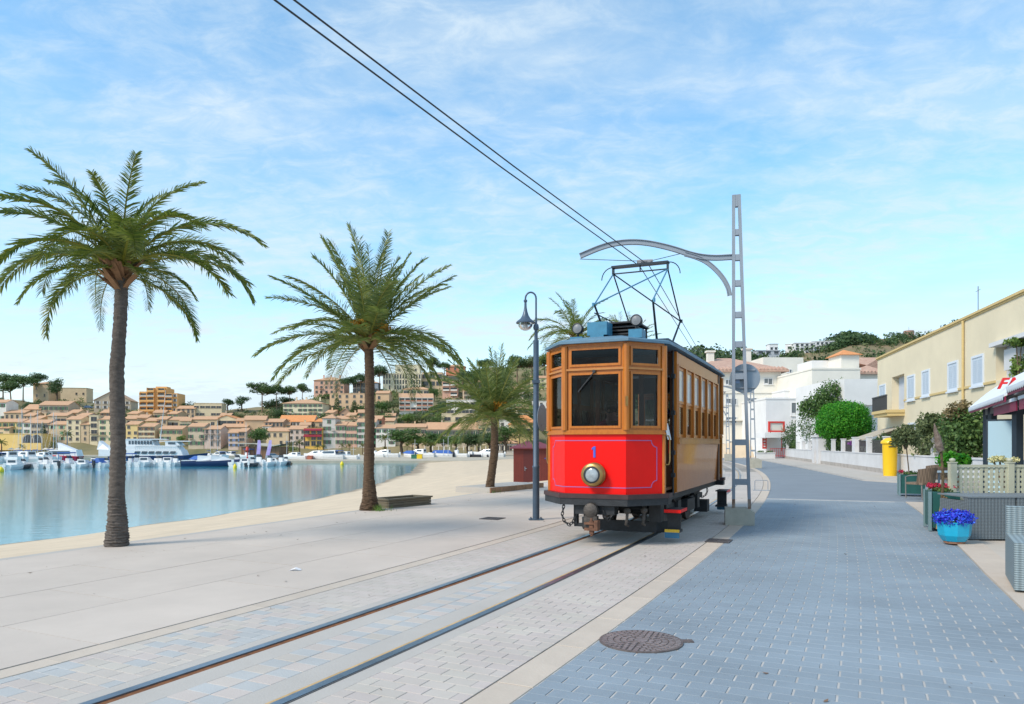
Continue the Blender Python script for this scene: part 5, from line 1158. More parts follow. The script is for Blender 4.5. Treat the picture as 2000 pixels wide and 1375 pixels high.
 ('small brick house below the tan stepped apartments', 664, 684, 806, 818, dict(wall='brown', rows=1, cols=2, roof='gable', roofh=2.0)),
 ('pink villa on the skyline above the short palm', 871, 908, 716, 724, dict(wall='salmon', rows=1, cols=3, roof='hip')),
 ('yellow house with green windows behind the short palm trunk', 940, 974, 800, 834, dict(wall='yellow', rows=3, cols=2, sh=g_)),
 ('cream house with grey shutters left of the short palm trunk', 934, 962, 829, 868, dict(wall='cream', rows=2, cols=2, sh='darkgreen')),
 ('low white house behind the short palm trunk, right side', 975, 1003, 818, 840, dict(wall='white', rows=1, cols=2)),
 ('yellow corner house with bright orange hipped roof near the lamp post', 998, 1052, 829, 876, dict(wall='yellow', rows=2, cols=4, sh='brown', roof='hip', roofm=m_tile_roof2, roofh=4.2, yaw=.12)),
 ('low pale beach cafe beside the short palm trunk', 972, 1010, 866, 884, dict(wall='grey', rows=1, cols=5, ww=1.8, wh=2.2, roof='hip', name='beach_cafe', cat='cafe')),
 ('pale house on the slope right of the lamp post', 1036, 1074, 738, 756, dict(wall='cream', rows=2, cols=4, roof='lean')),
 ('grey white house on the slope between lamp post and tram', 1040, 1075, 784, 806, dict(wall='white', rows=2, cols=3, roof='flat')),
]
FILL = [(-6, 20, 836, 850), (46, 66, 812, 828), (62, 80, 818, 832), (133, 152, 806, 822), (150, 172, 812, 832), (196, 214, 806, 822), (248, 270, 808, 822), (268, 288, 816, 832), (300, 322, 806, 822), (326, 348, 808, 824), (352, 372, 822, 840), (430, 450, 812, 826), (462, 484, 822, 838), (512, 530, 832, 846), (548, 566, 830, 842), (586, 606, 830, 844), (634, 652, 806, 820), (676, 694, 812, 828), (700, 722, 806, 824), (752, 772, 812, 830), (906, 924, 764, 780), (918, 940, 746, 760), (956, 976, 770, 786), (1000, 1022, 760, 776), (1010, 1032, 800, 816)]
for q, (a, b_, c, d_) in enumerate(FILL):
    wc = RN.choice(['tan', 'peach', 'cream', 'buff', 'white', 'stone', 'pinkgrey']); wn_ = {'pinkgrey': 'pinkish grey', 'stone': 'stone coloured'}.get(wc, wc)
    HOUSES.append((f'small {wn_} hillside house between larger ones, {ordinal(q)} of these from the left', a, b_, c, d_, dict(wall=wc, rows=RN.choice([1, 2]), cols=RN.choice([2, 3]), sh=RN.choice([None, 'green', 'brown', 'lightgreen']), depth=RN.uniform(7, 10), yaw=RN.uniform(-.25, .25), chim=1, group='small hillside houses')))
for h_ in HOUSES: house(h_[0], *h_[1:5], **h_[5])
# burgundy awnings of the restaurant
m_burg = mat('burgundy_cloth', (.26, .02, .04), .8)
rest = [o for o in bpy.data.objects if o.name.startswith('restaurant')][0]
for z in (4.5, 7.2, ):
    MB().add([(-4, 0, z+.9), (4, 0, z+.9), (4, -1.6, z), (-4, -1.6, z), (4, -1.6, z-.3), (-4, -1.6, z-.3), (-4, 0, z+.82), (4, 0, z+.82)], [(0, 3, 2, 1), (3, 5, 4, 2), (6, 7, 4, 5)]).build('awning', m_burg, rest)
# orange apartment block: staggered bays with balconies
Yo = 372.0; k_ = Yo/F; ob = empty('apartment_block', P(308, 806, Yo), .12, 'bright orange five storey apartment block with balconies on the left hill', 'apartment block', 'houses of the port town')
mo, mo2 = wmat('orange'), wmat('yellow')
MB().box(-9.6, -5.6, 2.5, 12, -3, 10.8).box(-5.6, 4.2, 1.2, 12, -3, 12.6).box(4.2, 9.6, 0, 12, -3, 9.9).box(-2, 3.4, 3, 9, 12.6, 13.4).build('wall', mo, ob)
for bx, by, nf, z0_ in ((-7.6, 2.5, 4, 0.8), (-3.6, 1.2, 5, 0.8), (1.6, 1.2, 5, .8), (5.6, 0, 4, .5)):
    for q in range(nf):
        z = z0_+q*2.45
        mb = MB(); mb.add([(bx-1.4, by-.03, z), (bx+1.4, by-.03, z), (bx+1.4, by-.03, z+1.75), (bx-1.4, by-.03, z+1.75)], [(0, 1, 2, 3)], 0); mb.box(bx-1.6, bx+1.6, by-1.3, by, z-.2, z, 1).box(bx-1.6, bx+1.6, by-1.3, by-1.2, z, z+.8, 2 if q % 2 else 1).box(bx-1.75, bx-1.6, by-1.3, by, z-.2, z+2.0, 1).box(bx+1.6, bx+1.75, by-1.3, by, z-.2, z+2.0, 1); mb.build('balcony', [m_pane, mo, mat('balcony_panel', (.5, .47, .42), .6)], ob)
for q in range(4): o = link('window', window_mesh(.9, 1.2, 'white'), ob); o.location = (8.3, 0, .9+q*2.4)
# ---------------------------------------------------------------- trees of the town
TREES = [ # kind, variant, green, px, base row, top row, label, width
 ('umbrella_pine', 0, 'pine', 6, 776, 728, 'umbrella pine at the far left edge of the hilltop', 1.25),
 ('umbrella_pine', 1, 'pine', 45, 782, 732, 'umbrella pine left of the fort tower', 1.1),
 ('umbrella_pine', 2, 'dark', 72, 772, 727, 'dark pine behind the fort tower', 1.2),
 ('round', 0, 'dark', 112, 790, 737, 'large dark tree between fort tower and fort wing', .95),
 ('umbrella_pine', 3, 'pine', 22, 790, 744, 'low spreading pine below the far left skyline', 1.3),
 ('bush', 0, 'dark', 60, 800, 781, 'dark shrub below the fort tower', 1.6),
 ('bush', 1, 'mid', 360, 800, 779, 'green bushes behind the orange apartments', 1.8),
 ('round', 1, 'dark', 445, 800, 774, 'left dark round tree on the bare ridge', 1.5), ('round', 2, 'dark', 472, 800, 772, 'right dark round tree on the bare ridge', 1.5),
 ('umbrella_pine', 0, 'pine', 512, 800, 746, 'leftmost tall umbrella pine of the ridge row', 1.15), ('umbrella_pine', 1, 'dark', 540, 796, 749, 'second tall umbrella pine of the ridge row', 1.0), ('umbrella_pine', 2, 'pine', 566, 792, 752, 'third tall umbrella pine of the ridge row', 1.05), ('umbrella_pine', 3, 'pine', 590, 786, 748, 'fourth tall umbrella pine of the ridge row beside the pink hotel', 1.0),
 ('bush', 2, 'dark', 523, 792, 775, 'dark undergrowth under the ridge pines', 2.2), ('bush', 0, 'dark', 555, 788, 771, 'dark undergrowth right under the ridge pines', 2.2),
 ('umbrella_pine', 1, 'dark', 682, 772, 735, 'umbrella pine right of the pink hotel', 1.1), ('umbrella_pine', 0, 'dark', 704, 766, 728, 'umbrella pine close left of the bushy palm trunk', 1.1), ('umbrella_pine', 2, 'dark', 742, 762, 712, 'umbrella pine left of the palace hotel', 1.0),
 ('umbrella_pine', 3, 'dark', 846, 738, 697, 'tall pine right of the palace hotel roof', .95), ('umbrella_pine', 0, 'pine', 868, 736, 706, 'smaller pine beside the tall pine of the palace hotel', 1.2),
 ('bush', 1, 'mid', 640, 776, 765, 'bright shrub below the pink hotel', 2.4), ('cypress', 0, 'dark', 658, 812, 768, 'slim dark cypress in front of the tan stepped apartments', 1.3), ('bush', 2, 'dark', 648, 820, 802, 'dark shrub left of the slim cypress foot', 1.5), ('bush', 0, 'mid', 680, 812, 796, 'green hedge right of the slim cypress', 2.0), ('cypress', 1, 'olive', 692, 812, 780, 'blunt grey green tree left of the bushy palm trunk', 2.4), ('bush', 1, 'mid', 706, 808, 782, 'green shrub touching the bushy palm trunk', 1.2), ('bush', 2, 'olive', 696, 824, 806, 'olive green shrub above the pink house', 1.6),
 ('bush', 0, 'mid', 746, 802, 778, 'green shrubs left of the white loggia apartments', 1.7), ('bush', 1, 'olive', 768, 800, 772, 'olive shrubs touching the white loggia apartments', 1.3), ('bush', 2, 'mid', 764, 824, 802, 'broad shrubs below the white loggia apartments, left', 1.7), ('bush', 0, 'light', 796, 824, 804, 'light shrubs below the white loggia apartments, middle', 1.8), ('bush', 1, 'olive', 824, 824, 800, 'olive shrubs below the white loggia apartments, right', 1.6), ('bush', 2, 'mid', 848, 826, 804, 'green shrubs below the small villa wall', 1.5),
 ('round', 0, 'mid', 848, 782, 756, 'round green tree right of the low roofed cream house', 1.1), ('bush', 1, 'dark', 852, 804, 786, 'dark shrub right of the white loggia apartments', 1.5), ('bush', 2, 'dark', 870, 802, 780, 'dark tree above the terrace house', 1.0), ('bush', 0, 'mid', 821, 754, 739, 'ivy like shrub at the corner of the palace hotel', .9),
 ('round', 1, 'dark', 905, 760, 716, 'dark tree left behind the short palm crown', 1.2), ('round', 2, 'pine', 930, 765, 714, 'pine green tree behind the short palm crown', 1.3), ('umbrella_pine', 1, 'dark', 950, 740, 700, 'dark pine above the short palm crown', 1.3), ('umbrella_pine', 2, 'olive', 1040, 745, 694, 'grey green pine right of the short palm crown', 1.4), ('umbrella_pine', 3, 'pine', 1065, 742, 692, 'pine close left of the tram roof corner', 1.3), ('umbrella_pine', 0, 'pine', 1010, 745, 695, 'pine behind the lamp shade', 1.3),
 ('bush', 1, 'olive', 1050, 790, 768, 'olive shrub between lamp post and tram', 1.6), ('bush', 2, 'mid', 990, 822, 790, 'green tree right of the short palm trunk top', 1.5), ('bush', 0, 'dark', 1012, 824, 800, 'dark shrub above the orange hipped roof', 1.6),
 ('round', 0, 'mid', 500, 878, 832, 'big round green tree on the waterfront', 1.45),
 ('bush', 1, 'light', 541, 878, 864, 'light green bush on the waterfront right of the big tree', 2.0), ('bush', 2, 'light', 572, 880, 864, 'light green bush left of the awning restaurant', 1.6), ('cypress', 2, 'darkgreen' if 0 else 'dark', 84, 862, 824, 'dark green folded cypress behind the far left masts', 1.4),
 ('bush', 0, 'mid', 520, 828, 812, 'scrub on the bare slope, left', 2.2), ('bush', 1, 'olive', 470, 816, 804, 'scrub on the bare slope near the cream block', 2.2), ('bush', 2, 'olive', 540, 812, 798, 'scrub left of the cream apartment house', 1.7), ('bush', 0, 'dark', 542, 816, 796, 'dark scrub touching the cream apartment house', 1.4), ('bush', 1, 'mid', 365, 822, 812, 'green tree beside the veranda house', 1.5), ('bush', 2, 'olive', 150, 806, 796, 'scrub beside the blue hillside car', 1.8), ('bush', 0, 'light', 356, 862, 846, 'yellow green bush over the ferry bow', 1.1),
]
row_t = ['first', 'second', 'third', 'fourth', 'fifth', 'sixth', 'seventh', 'eighth', 'ninth']
for q, (px, top, g2) in enumerate(((785, 833, 'mid'), (815, 842, 'light'), (842, 843, 'mid'), (866, 845, 'mid'), (890, 843, 'mid'), (914, 846, 'dark'), (936, 841, 'dark'), (955, 838, 'mid'), (985, 829, 'mid'))):
    TREES.append(('round', q % 3, g2, px, 882, top, f'{row_t[q]} broad tree from the left in the waterfront row near the short palm', 1.85))
for (kd, va, gr, px, yb, yt, lab, wd) in TREES:
    Y = slope_Y(min(yb, 884))-3 if yb < 870 else 304; k_ = Y/F; hgt = (yb-yt)*k_*1.03; 
    tree(kd, va, gr, ((px-CX)*k_, Y, H0-(yb-HY)*k_-.3), hgt, lab, width=wd*1.05, group='trees of the port town')
# scrub scattered over both hills: one mass each
def scrub(name, pts, size, green, seed, label, per=26):
    rs = np.random.RandomState(seed); Vs, Qs, Ts = [], [], []; k = 0
    for (p, r) in pts:
        V, Q, tn = leaf_cloud([(p[0], p[1], p[2]+r*.3, r, r, r*.8), (p[0]+r*.6*rs.randn(), p[1], p[2]+r*.2, r*.7, r*.7, r*.6)], per, size*r, rs.randint(1e6), .5); Vs.append(V); Qs.append(Q+k); Ts.append(np.clip(tn+.25*rs.randn(), 0, 1)); k += len(V)
    o = link(name, np_mesh(name, np.concatenate(Vs), np.concatenate(Qs), gmat(green), np.concatenate(Ts))); tag(o, label, 'shrubs', kind='stuff')
rg = random.Random(4); pts = []
for _ in range(650):
    px = rg.uniform(-200, 1330); rid = lerp_tab(RIDGE, px); py = rg.uniform(rid, 836)
    if rg.random() < .5 and px < 560: continue
    Y = slope_Y(py); pts.append((((px-CX)*Y/F, Y, slope_z(py)-1.2), rg.uniform(1.2, 3.0)))
gp = []
for _ in range(330):
    px = rg.uniform(520, 1100); rid = lerp_tab(RIDGE, px); py = rg.uniform(rid+2, 832); Y = slope_Y(py); gp.append((((px-CX)*Y/F, Y, slope_z(py)-1.0), rg.uniform(1.8, 3.6)))
for _ in range(90):
    px = rg.uniform(-60, 520); rid = lerp_tab(RIDGE, px); py = rg.uniform(rid, 826); Y = slope_Y(py); gp.append((((px-CX)*Y/F, Y, slope_z(py)-1.0), rg.uniform(1.2, 2.4)))
scrub('hillside_greenery', gp, .2, 'mid', 15, 'green garden bushes between the houses of the hillside', 46)
scrub('hillside_scrub', pts, .30, 'olive', 5, 'low olive green scrub on the town hillside')
pts = []
for _ in range(900):
    px = rg.uniform(1180, 2300); t = rg.uniform(.12, 1.0); p = hill_r(px, t); pts.append(((p.x, p.y, p.z-.3), rg.uniform(1.2, 3.4)))
scrub('hill_scrub', pts, .30, 'olive', 6, 'olive scrub covering the right hand hill')
pts = []
for _ in range(900):
    px = rg.uniform(1190, 1560) if rg.random() < .8 else rg.uniform(1560, 1720); t = rg.uniform(.30, 1.0) if px < 1560 else rg.uniform(.3, .62); p = hill_r(px, t); pts.append(((p.x, p.y, p.z+1.0), rg.uniform(3.2, 6.0)))
scrub('pine_wood', pts, .20, 'wood', 7, 'dense green pine wood on the hill right of the tram', 60)
pts = []
for _ in range(260):
    px = rg.gauss(1650, 24) if rg.random() < .7 else rg.uniform(1690, 1880); t = rg.uniform(.88, 1.0); p = hill_r(px, t); pts.append(((p.x, p.y, p.z+1), rg.uniform(2.5, 5.5)))
scrub('ridge_wood', pts, .20, 'dark', 8, 'dark wood along the ridge above the hill hotel', 60)
# ================================================================ quays and boats
m_quay = mat('quay_concrete', (.42, .38, .30), .9, var=.12, vscale=.5)
def WP(px, py, z=SEA): Y = F*(H0-z)/(py-HY); return Vector(((px-CX)*Y/F, Y, z))
qz = -3.25
def slabp(name, pts, z, m, label):
    n_ = len(pts); mb = MB(); mb.add([(x, y, z) for x, y in pts]+[(x, y, -7) for x, y in pts], [tuple(range(n_))[::-1] if 0 else tuple(range(n_))]+[(i, i+n_, (i+1) % n_+n_, (i+1) % n_) for i in range(n_)])
    o = mb.build(name, m); tag(o, label, kind='structure'); return o
a = WP(548, 905, SEA); b_ = WP(835, 905, SEA)
slabp('quay', [(a.x, a.y), (b_.x+10, b_.y), (b_.x+45, 275), (40, 275), (60, 335), (-300, 335), (-300, 296), (a.x-16, 296)], qz, m_quay, 'pale concrete quay across the bay')
m_hullw = mat('boat_white', (.80, .80, .79), .3, var=.05, vscale=2, coat=.3); m_navy = mat('boat_navy', (.02, .04, .12), .35); m_bcan = mat('boat_blue_canvas', (.035, .11, .36), .8, var=.15); m_rubber = mat('boat_dark', (.03, .035, .045), .5)
m_bred = mat('boat_red', (.42, .015, .03), .35); m_bglass = mat('boat_glass', (.03, .06, .09), .1, spec=.9); m_alu = mat('mast_alu', (.62, .64, .66), .4, metal=.3); m_teak = mat('boat_teak', (.32, .18, .09), .7)
def hull(mb, L, W_, H_, mi=0, stripe=None, sheer=.35):
    """bow towards +y, stern at y=0, waterline z=0"""
    secs = [(0, .82, .0), (.12, .92, .0), (.35, 1, .02), (.55, .96, .08), (.72, .78, .18), (.86, .48, .32), (.96, .17, .50), (1, .02, .62)]; V, Fc = [], []; n_ = 7
    for (t, w, rise) in secs:
        hw_ = W_/2*w; top = H_*(1+sheer*t*t)
        V += [(-hw_, t*L, top), (-hw_*.97, t*L, top*.55), (-hw_*.80, t*L, top*rise*.5), (0, t*L*.99, -.25*(1-rise)+top*rise*.3), (hw_*.80, t*L, top*rise*.5), (hw_*.97, t*L, top*.55), (hw_, t*L, top)]
    for i in range(len(secs)-1):
        for k in range(n_-1): a = i*n_+k; Fc.append((a, a+n_, a+n_+1, a+1))
    mb.add(V, Fc, mi); mb.add(V[:n_], [tuple(range(n_))], mi)
    dk = [(v_[0]*.96, v_[1], v_[2]-.06*H_) for i, v_ in enumerate(V) if i % n_ in (0, n_-1)]
    mb.add(dk, [(2*i, 2*i+1, 2*i+3, 2*i+2) for i in range(len(secs)-1)], mi)
BOAT = {}
def boat_proto(kind):
    e = empty('motor_boat', (0, 0, 0))
    if kind in ('open', 'bimini', 'covered', 'cuddy', 'darkhull', 'rib'):
        L, W_, H_ = {'open': (6.2, 2.3, .75), 'bimini': (6.8, 2.4, .8), 'covered': (6.0, 2.3, .75), 'cuddy': (8.0, 2.8, .95), 'darkhull': (8.5, 2.9, 1.0), 'rib': (6.5, 2.5, .7)}[kind]
        mb = MB(); hull(mb, L, W_, H_); mb.build('hull', m_navy if kind == 'darkhull' else (m_rubber if kind == 'rib' else m_hullw), e)
        if kind == 'darkhull': MB().box(-W_*.44, W_*.44, .05, L*.55, H_, H_+.12).build('white_rail', m_hullw, e)
        if kind in ('open', 'bimini', 'rib'):
            mb = MB(); mb.box(-.4, .4, L*.42, L*.55, H_*.9, H_+.75); mb.build('console', m_hullw, e); mb = MB(); mb.add([(-.5, L*.54, H_+.7), (.5, L*.54, H_+.7), (.4, L*.46, H_+1.2), (-.4, L*.46, H_+1.2)], [(0, 1, 2, 3)]); mb.build('windscreen', m_bglass, e)
        if kind == 'bimini':
            mb = MB(); mb.box(-1.0, 1.0, L*.2, L*.55, H_+1.55, H_+1.72)
            for x in (-.95, .95): mb.cyl((x, L*.22, H_*.9), (x, L*.25, H_+1.55), .03, n=6).cyl((x, L*.52, H_*.9), (x, L*.5, H_+1.55), .03, n=6)
            mb.build('canopy', m_bcan, e)
        if kind == 'covered':
            mb = MB(); hw_ = W_*.46; mb.add([(-hw_, .1, H_), (hw_, .1, H_), (hw_, L*.8, H_*1.2), (-hw_, L*.8, H_*1.2), (-.15, L*.15, H_+.75), (.15, L*.15, H_+.75), (.1, L*.75, H_+.7), (-.1, L*.75, H_+.7)], [(0, 1, 5, 4), (1, 2, 6, 5), (2, 3, 7, 6), (3, 0, 4, 7), (4, 5, 6, 7)]); mb.build('cover', m_bcan, e)
        if kind in ('cuddy', 'darkhull'):
            mb = MB(); hw_ = W_*.36; mb.add([(-hw_, L*.35, H_*.9), (hw_, L*.35, H_*.9), (hw_*.7, L*.82, H_*1.2), (-hw_*.7, L*.82, H_*1.2), (-hw_*.9, L*.35, H_+.95), (hw_*.9, L*.35, H_+.95), (hw_*.6, L*.62, H_+.85), (-hw_*.6, L*.62, H_+.85)], [(0, 1, 5, 4), (1, 2, 6, 5), (2, 3, 7, 6), (3, 0, 4, 7), (4, 5, 6, 7)]); mb.build('cabin', m_hullw, e)
            mb = MB(); mb.add([(-hw_*.95, L*.42, H_+.35), (-hw_*.85, L*.60, H_+.45), (-hw_*.83, L*.56, H_+.75), (-hw_*.94, L*.42, H_+.75)], [(0, 1, 2, 3)]); mb.box(-hw_*.7, hw_*.7, L*.345, L*.349, H_+.35, H_+.8); mb.build('cabin_window', m_bglass, e)
        mb = MB(); mb.box(-.2, .2, -.35, .02, H_*.55, H_*.55+.75).box(-.1, .1, -.3, -.05, -.3, H_*.55); mb.build('outboard_motor', m_rubber if kind in ('covered', 'darkhull', 'bimini') else m_hullw, e)
    elif kind == 'yacht':
        L, W_, H_ = 11, 3.3, 1.1; mb = MB(); hull(mb, L, W_, H_); mb.build('hull', m_hullw, e)
        mb = MB(); mb.add([(-1, 3, 1.1), (1, 3, 1.1), (.6, 8.3, 1.3), (-.6, 8.3, 1.3), (-.85, 3.2, 1.65), (.85, 3.2, 1.65), (.45, 7.6, 1.6), (-.45, 7.6, 1.6)], [(0, 1, 5, 4), (1, 2, 6, 5), (2, 3, 7, 6), (3, 0, 4, 7), (4, 5, 6, 7)]); mb.build('cabin', m_hullw, e)
        mb = MB(); mb.box(-.9, -.87, 4, 6.6, 1.32, 1.5); mb.build('cabin_window', m_bglass, e)
        mb = MB(); mb.cyl((0, 6.2, 1.5), (0, 6.2, 15.5), .10, .06, n=8).cyl((0, 6.2, 2.7), (0, 2.0, 2.7), .07, n=8).box(-.9, .9, 6.17, 6.23, 8.5, 8.56); m_ = mb.build('mast', m_alu, e)
        mb = MB(); mb.cyl((0, 5.9, 2.85), (0, 2.2, 2.85), .16, .12, n=8); mb.build('sail_cover', m_bcan, m_)
        mb = MB(); mb.cyl((0, 10.8, 1.4), (0, 6.2, 15.3), .02, n=4).cyl((0, .1, 1.2), (0, 6.2, 15.3), .02, n=4).cyl((-1.5, 6, 1.2), (-.9, 6.2, 8.5), .02, n=4).cyl((1.5, 6, 1.2), (.9, 6.2, 8.5), .02, n=4); mb.build('rigging', m_alu, e)
    elif kind == 'cruiser':
        L, W_, H_ = 11.5, 3.6, 1.3; mb = MB(); hull(mb, L, W_, H_); mb.build('hull', m_hullw, e)
        mb = MB(); hw_ = 1.45; mb.add([(-hw_, 2.2, 1.2), (hw_, 2.2, 1.2), (.7, 9.4, 1.6), (-.7, 9.4, 1.6), (-1.3, 2.5, 2.5), (1.3, 2.5, 2.5), (.9, 6.3, 2.4), (-.9, 6.3, 2.4)], [(0, 1, 5, 4), (1, 2, 6, 5), (2, 3, 7, 6), (3, 0, 4, 7), (4, 5, 6, 7)]); mb.box(-1.1, 1.1, 2.2, 4.8, 2.5, 2.62); mb.build('cabin', m_hullw, e)
        mb = MB()
        for sg in (-1, 1): mb.add([(sg*1.43, 2.8, 1.75), (sg*1.22, 6.6, 1.8), (sg*1.1, 6.2, 2.25), (sg*1.36, 2.8, 2.3)], [(0, 1, 2, 3) if sg < 0 else (3, 2, 1, 0)])
        mb.box(-1.1, 1.1, 2.17, 2.19, 1.7, 2.3); mb.build('cabin_window', m_bglass, e)
        mb = MB(); mb.box(-1.3, 1.3, .4, 2.3, 2.35, 2.5); mb.build('canopy', m_bcan, e)
    for o in [e]+list(e.children): pass
    return e
PROTO = {k: boat_proto(k) for k in ('open', 'bimini', 'covered', 'cuddy', 'darkhull', 'rib', 'yacht', 'cruiser')}
used = set()
def boat(kind, px, py, yaw, label, sc=1.0, z=None, group='boats in the marina'):
    z = SEA if z is None else z
    p = PROTO[kind]; o = p if kind not in used else copy_tree(p); used.add(kind)
    q = WP(px, py, z); o.location = (q.x, q.y, z); o.rotation_euler = (0, 0, yaw); sc *= 1.3 if kind not in ('yacht', 'cruiser') else 1.05; o.scale = (sc, sc, sc*1.1); o.name = {'yacht': 'sailing_yacht', 'cruiser': 'cabin_cruiser', 'rib': 'inflatable_boat'}.get(kind, 'motor_boat')
    tag(o, label, 'boat', group); return o
KW = {'open': 'white open outboard boat', 'bimini': 'white boat with blue sun canopy', 'covered': 'white boat under a blue cover', 'cuddy': 'white cabin motor boat', 'darkhull': 'navy hulled motor boat', 'rib': 'dark inflatable boat', 'yacht': 'white sailing yacht with tall mast', 'cruiser': 'white cabin cruiser'}
rb = random.Random(21)
def row(spec, where, group):
    cnt = {}
    tot = {}
    for s_ in spec: tot[s_[0]] = tot.get(s_[0], 0)+1
    for (kind, px, py, yaw, sc) in sorted(spec, key=lambda t: t[1]):
        i = cnt.get(kind, 0); cnt[kind] = i+1
        lab = f'{KW[kind]} {where}' + ('' if tot[kind] == 1 else f', {ordinal(i)} of these'); boat(kind, px, py, yaw, lab, sc, group=group)
row([('cuddy', 10, 918, .2, .8), ('open', 50, 914, -1.2, 1.2), ('open', 75, 915, .15, .9), ('cuddy', 98, 915, .1, .7), ('bimini', 116, 915, .1, 1.0), ('open', 137, 914, -.1, .9), ('cuddy', 158, 914, -.5, .8), ('covered', 184, 914, .0, 1.05), ('open', 207, 913, .1, .9),
     ('open', 228, 912, .1, .9), ('bimini', 243, 912, .1, .9), ('open', 255, 912, .1, 1), ('cuddy', 272, 912, .15, .85), ('open', 288, 911, -.2, .9), ('open', 302, 911, .1, .9), ('cuddy', 318, 911, .1, .8), ('open', 333, 911, .1, .9), ('open', 65, 914, .1, .8), ('open', 126, 914, .1, .8), ('cuddy', 148, 915, .1, .7), ('open', 170, 914, .1, .85), ('open', 196, 914, .1, .8), ('rib', 32, 916, .2, .8)], 'on the near pontoon, left', 'boats on the near pontoon')
row([('darkhull', 356, 911, -1.35, .95), ('darkhull', 384, 911, -1.3, .9), ('covered', 405, 908, .9, 1.1), ('cuddy', 432, 909, .8, .95)], 'in front of the ferry bow', 'boats before the ferry bow')
row([('open', 455, 911, .1, 1.0), ('cuddy', 470, 911, 0, .7), ('rib', 486, 912, .1, .85), ('open', 498, 911, .1, 1.05), ('open', 514, 911, -.1, .95), ('cuddy', 527, 910, .1, .7), ('open', 540, 910, 0, .95), ('rib', 556, 909, .2, .8)], 'below the purple flags', 'boats below the flags')
row([('cruiser', 6, 903, 1.2, 1.0), ('yacht', 30, 899, .3, 1.0), ('cruiser', 62, 899, 1.4, 1.0), ('yacht', 42, 896, .1, .95), ('yacht', 84, 895, 0, 1.0), ('yacht', 58, 897, .2, 1.0), ('cruiser', 100, 897, 1.3, .8), ('cuddy', 130, 898, 1.2, 1.1), ('yacht', 90, 897, 0, .9), ('bimini', 150, 899, 1.3, 1.1), ('cruiser', 135, 894, 1.4, .8), ('yacht', 20, 895, .1, .9), ('yacht', 68, 893, .1, .85), ('yacht', 118, 895, .1, .8), ('cuddy', 112, 901, 1.2, 1.1), ('cuddy', 84, 902, 1.3, 1.2), ('cuddy', 45, 903, 1.2, 1.2)], 'in the second row at far left', 'boats in the second row')
row([('cruiser', 440, 896, .8, .9), ('yacht', 420, 894, .2, .85), ('cruiser', 462, 893, 1.0, .8), ('yacht', 401, 893, 0, .8), ('bimini', 500, 895, 1.2, 1.0), ('yacht', 474, 894, .1, .8)], 'behind the ferry bow', 'boats behind the ferry bow')
# boats laid up and moored along the right quay
for i, (kind, px, yaw, sc) in enumerate((('cuddy', 600, 1.3, .8), ('cuddy', 648, 1.2, 1.0), ('cruiser', 672, 1.5, .95), ('cuddy', 700, 1.3, .9), ('open', 752, 1.2, 1.1), ('cuddy', 780, 1.4, 1.0), ('covered', 810, .6, 1.1), ('cuddy', 850, 1.3, 1.1), ('covered', 885, 1.4, 1.2), ('open', 915, 1.2, 1.2), ('rib', 940, 1.1, 1.0), ('rib', 958, .9, 1.0), ('cuddy', 985, 1.4, 1.1))):
    boat(kind, px, 897 if px < 740 else 893, yaw, f'{KW[kind]} on the right quay, {ordinal(i)} from left', sc, z=qz if px < 830 else -3.28, group='boats laid up on the right quay')
for i, (px, top, yb) in enumerate(((560, 850, 895), (572, 848, 896), (690, 872, 893), (757, 842, 893), (875, 838, 890), (866, 858, 890), (810, 858, 890))):
    Y = 250; mb = MB(); p0, p1 = P(px, yb, Y), P(px+.5, top, Y); mb.lathe([(.35, 0), (.35, .25), (.12, .3), (.10, .5)], 10, (p0.x, p0.y, p0.z)); mb.cyl(tuple(p0+Vector((0, 0, .4))), tuple(p1), .09, .05, n=7); mb.cyl(tuple(p0.lerp(p1, .72)+Vector((-.9, 0, 0))), tuple(p0.lerp(p1, .72)+Vector((.9, 0, 0))), .04, n=5)
    tag(mb.build('yacht_mast', m_alu), f'bare white mast standing by the right quay, {ordinal(i)} in the row', 'mast', 'masts by the right quay')
# the ferry: bow to the right
fY = 262.0; kf = fY/F; fx = (300-CX)*kf; fer = empty('ferry', (fx, fY, SEA), 0, 'big white and navy passenger ferry with two glazed decks, behind the near palm', 'ferry'); fer.scale = (.95, .95, .88)
def fm(x): return (x-300)*kf
V, Fc = [], []; m_fw = mat('ferry_white', (.74, .75, .76), .35, var=.04, vscale=.8)
def slab(x0, x1, x1t, z0, z1, hw_, mi, mb): mb.add([(x0, -hw_, z0), (x1, -hw_*.9, z0), (x1, hw_*.9, z0), (x0, hw_, z0), (x0, -hw_, z1), (x1t, -hw_*.9, z1), (x1t, hw_*.9, z1), (x0, hw_, z1)], [(0, 3, 2, 1), (4, 5, 6, 7), (0, 1, 5, 4), (1, 2, 6, 5), (2, 3, 7, 6), (3, 0, 4, 7)], mi)
mb = MB(); bw0 = [(fm(215), -3.2), (fm(370), -3.0), (fm(395), -1.6), (fm(412), 0), (fm(395), 1.6), (fm(370), 3.0), (fm(215), 3.2)]; n_ = len(bw0)
mb.add([(x*(.96 if x > 0 else 1), y*.85, -.3) for x, y in bw0]+[(x, y, 1.3+(0 if x < 10 else 1.3*(x-10)/10)) for x, y in bw0], [tuple(range(n_))[::-1], tuple(range(n_, 2*n_))]+[(i, (i+1) % n_, n_+(i+1) % n_, n_+i) for i in range(n_)]); mb.build('hull', m_navy, fer)
mb = MB(); slab(fm(196), fm(368), fm(362), 1.31, 3.9, 3.05, 0, mb); slab(fm(216), fm(360), fm(352), 3.9, 5.6, 2.9, 0, mb); mb.build('main_deck', m_fw, fer)
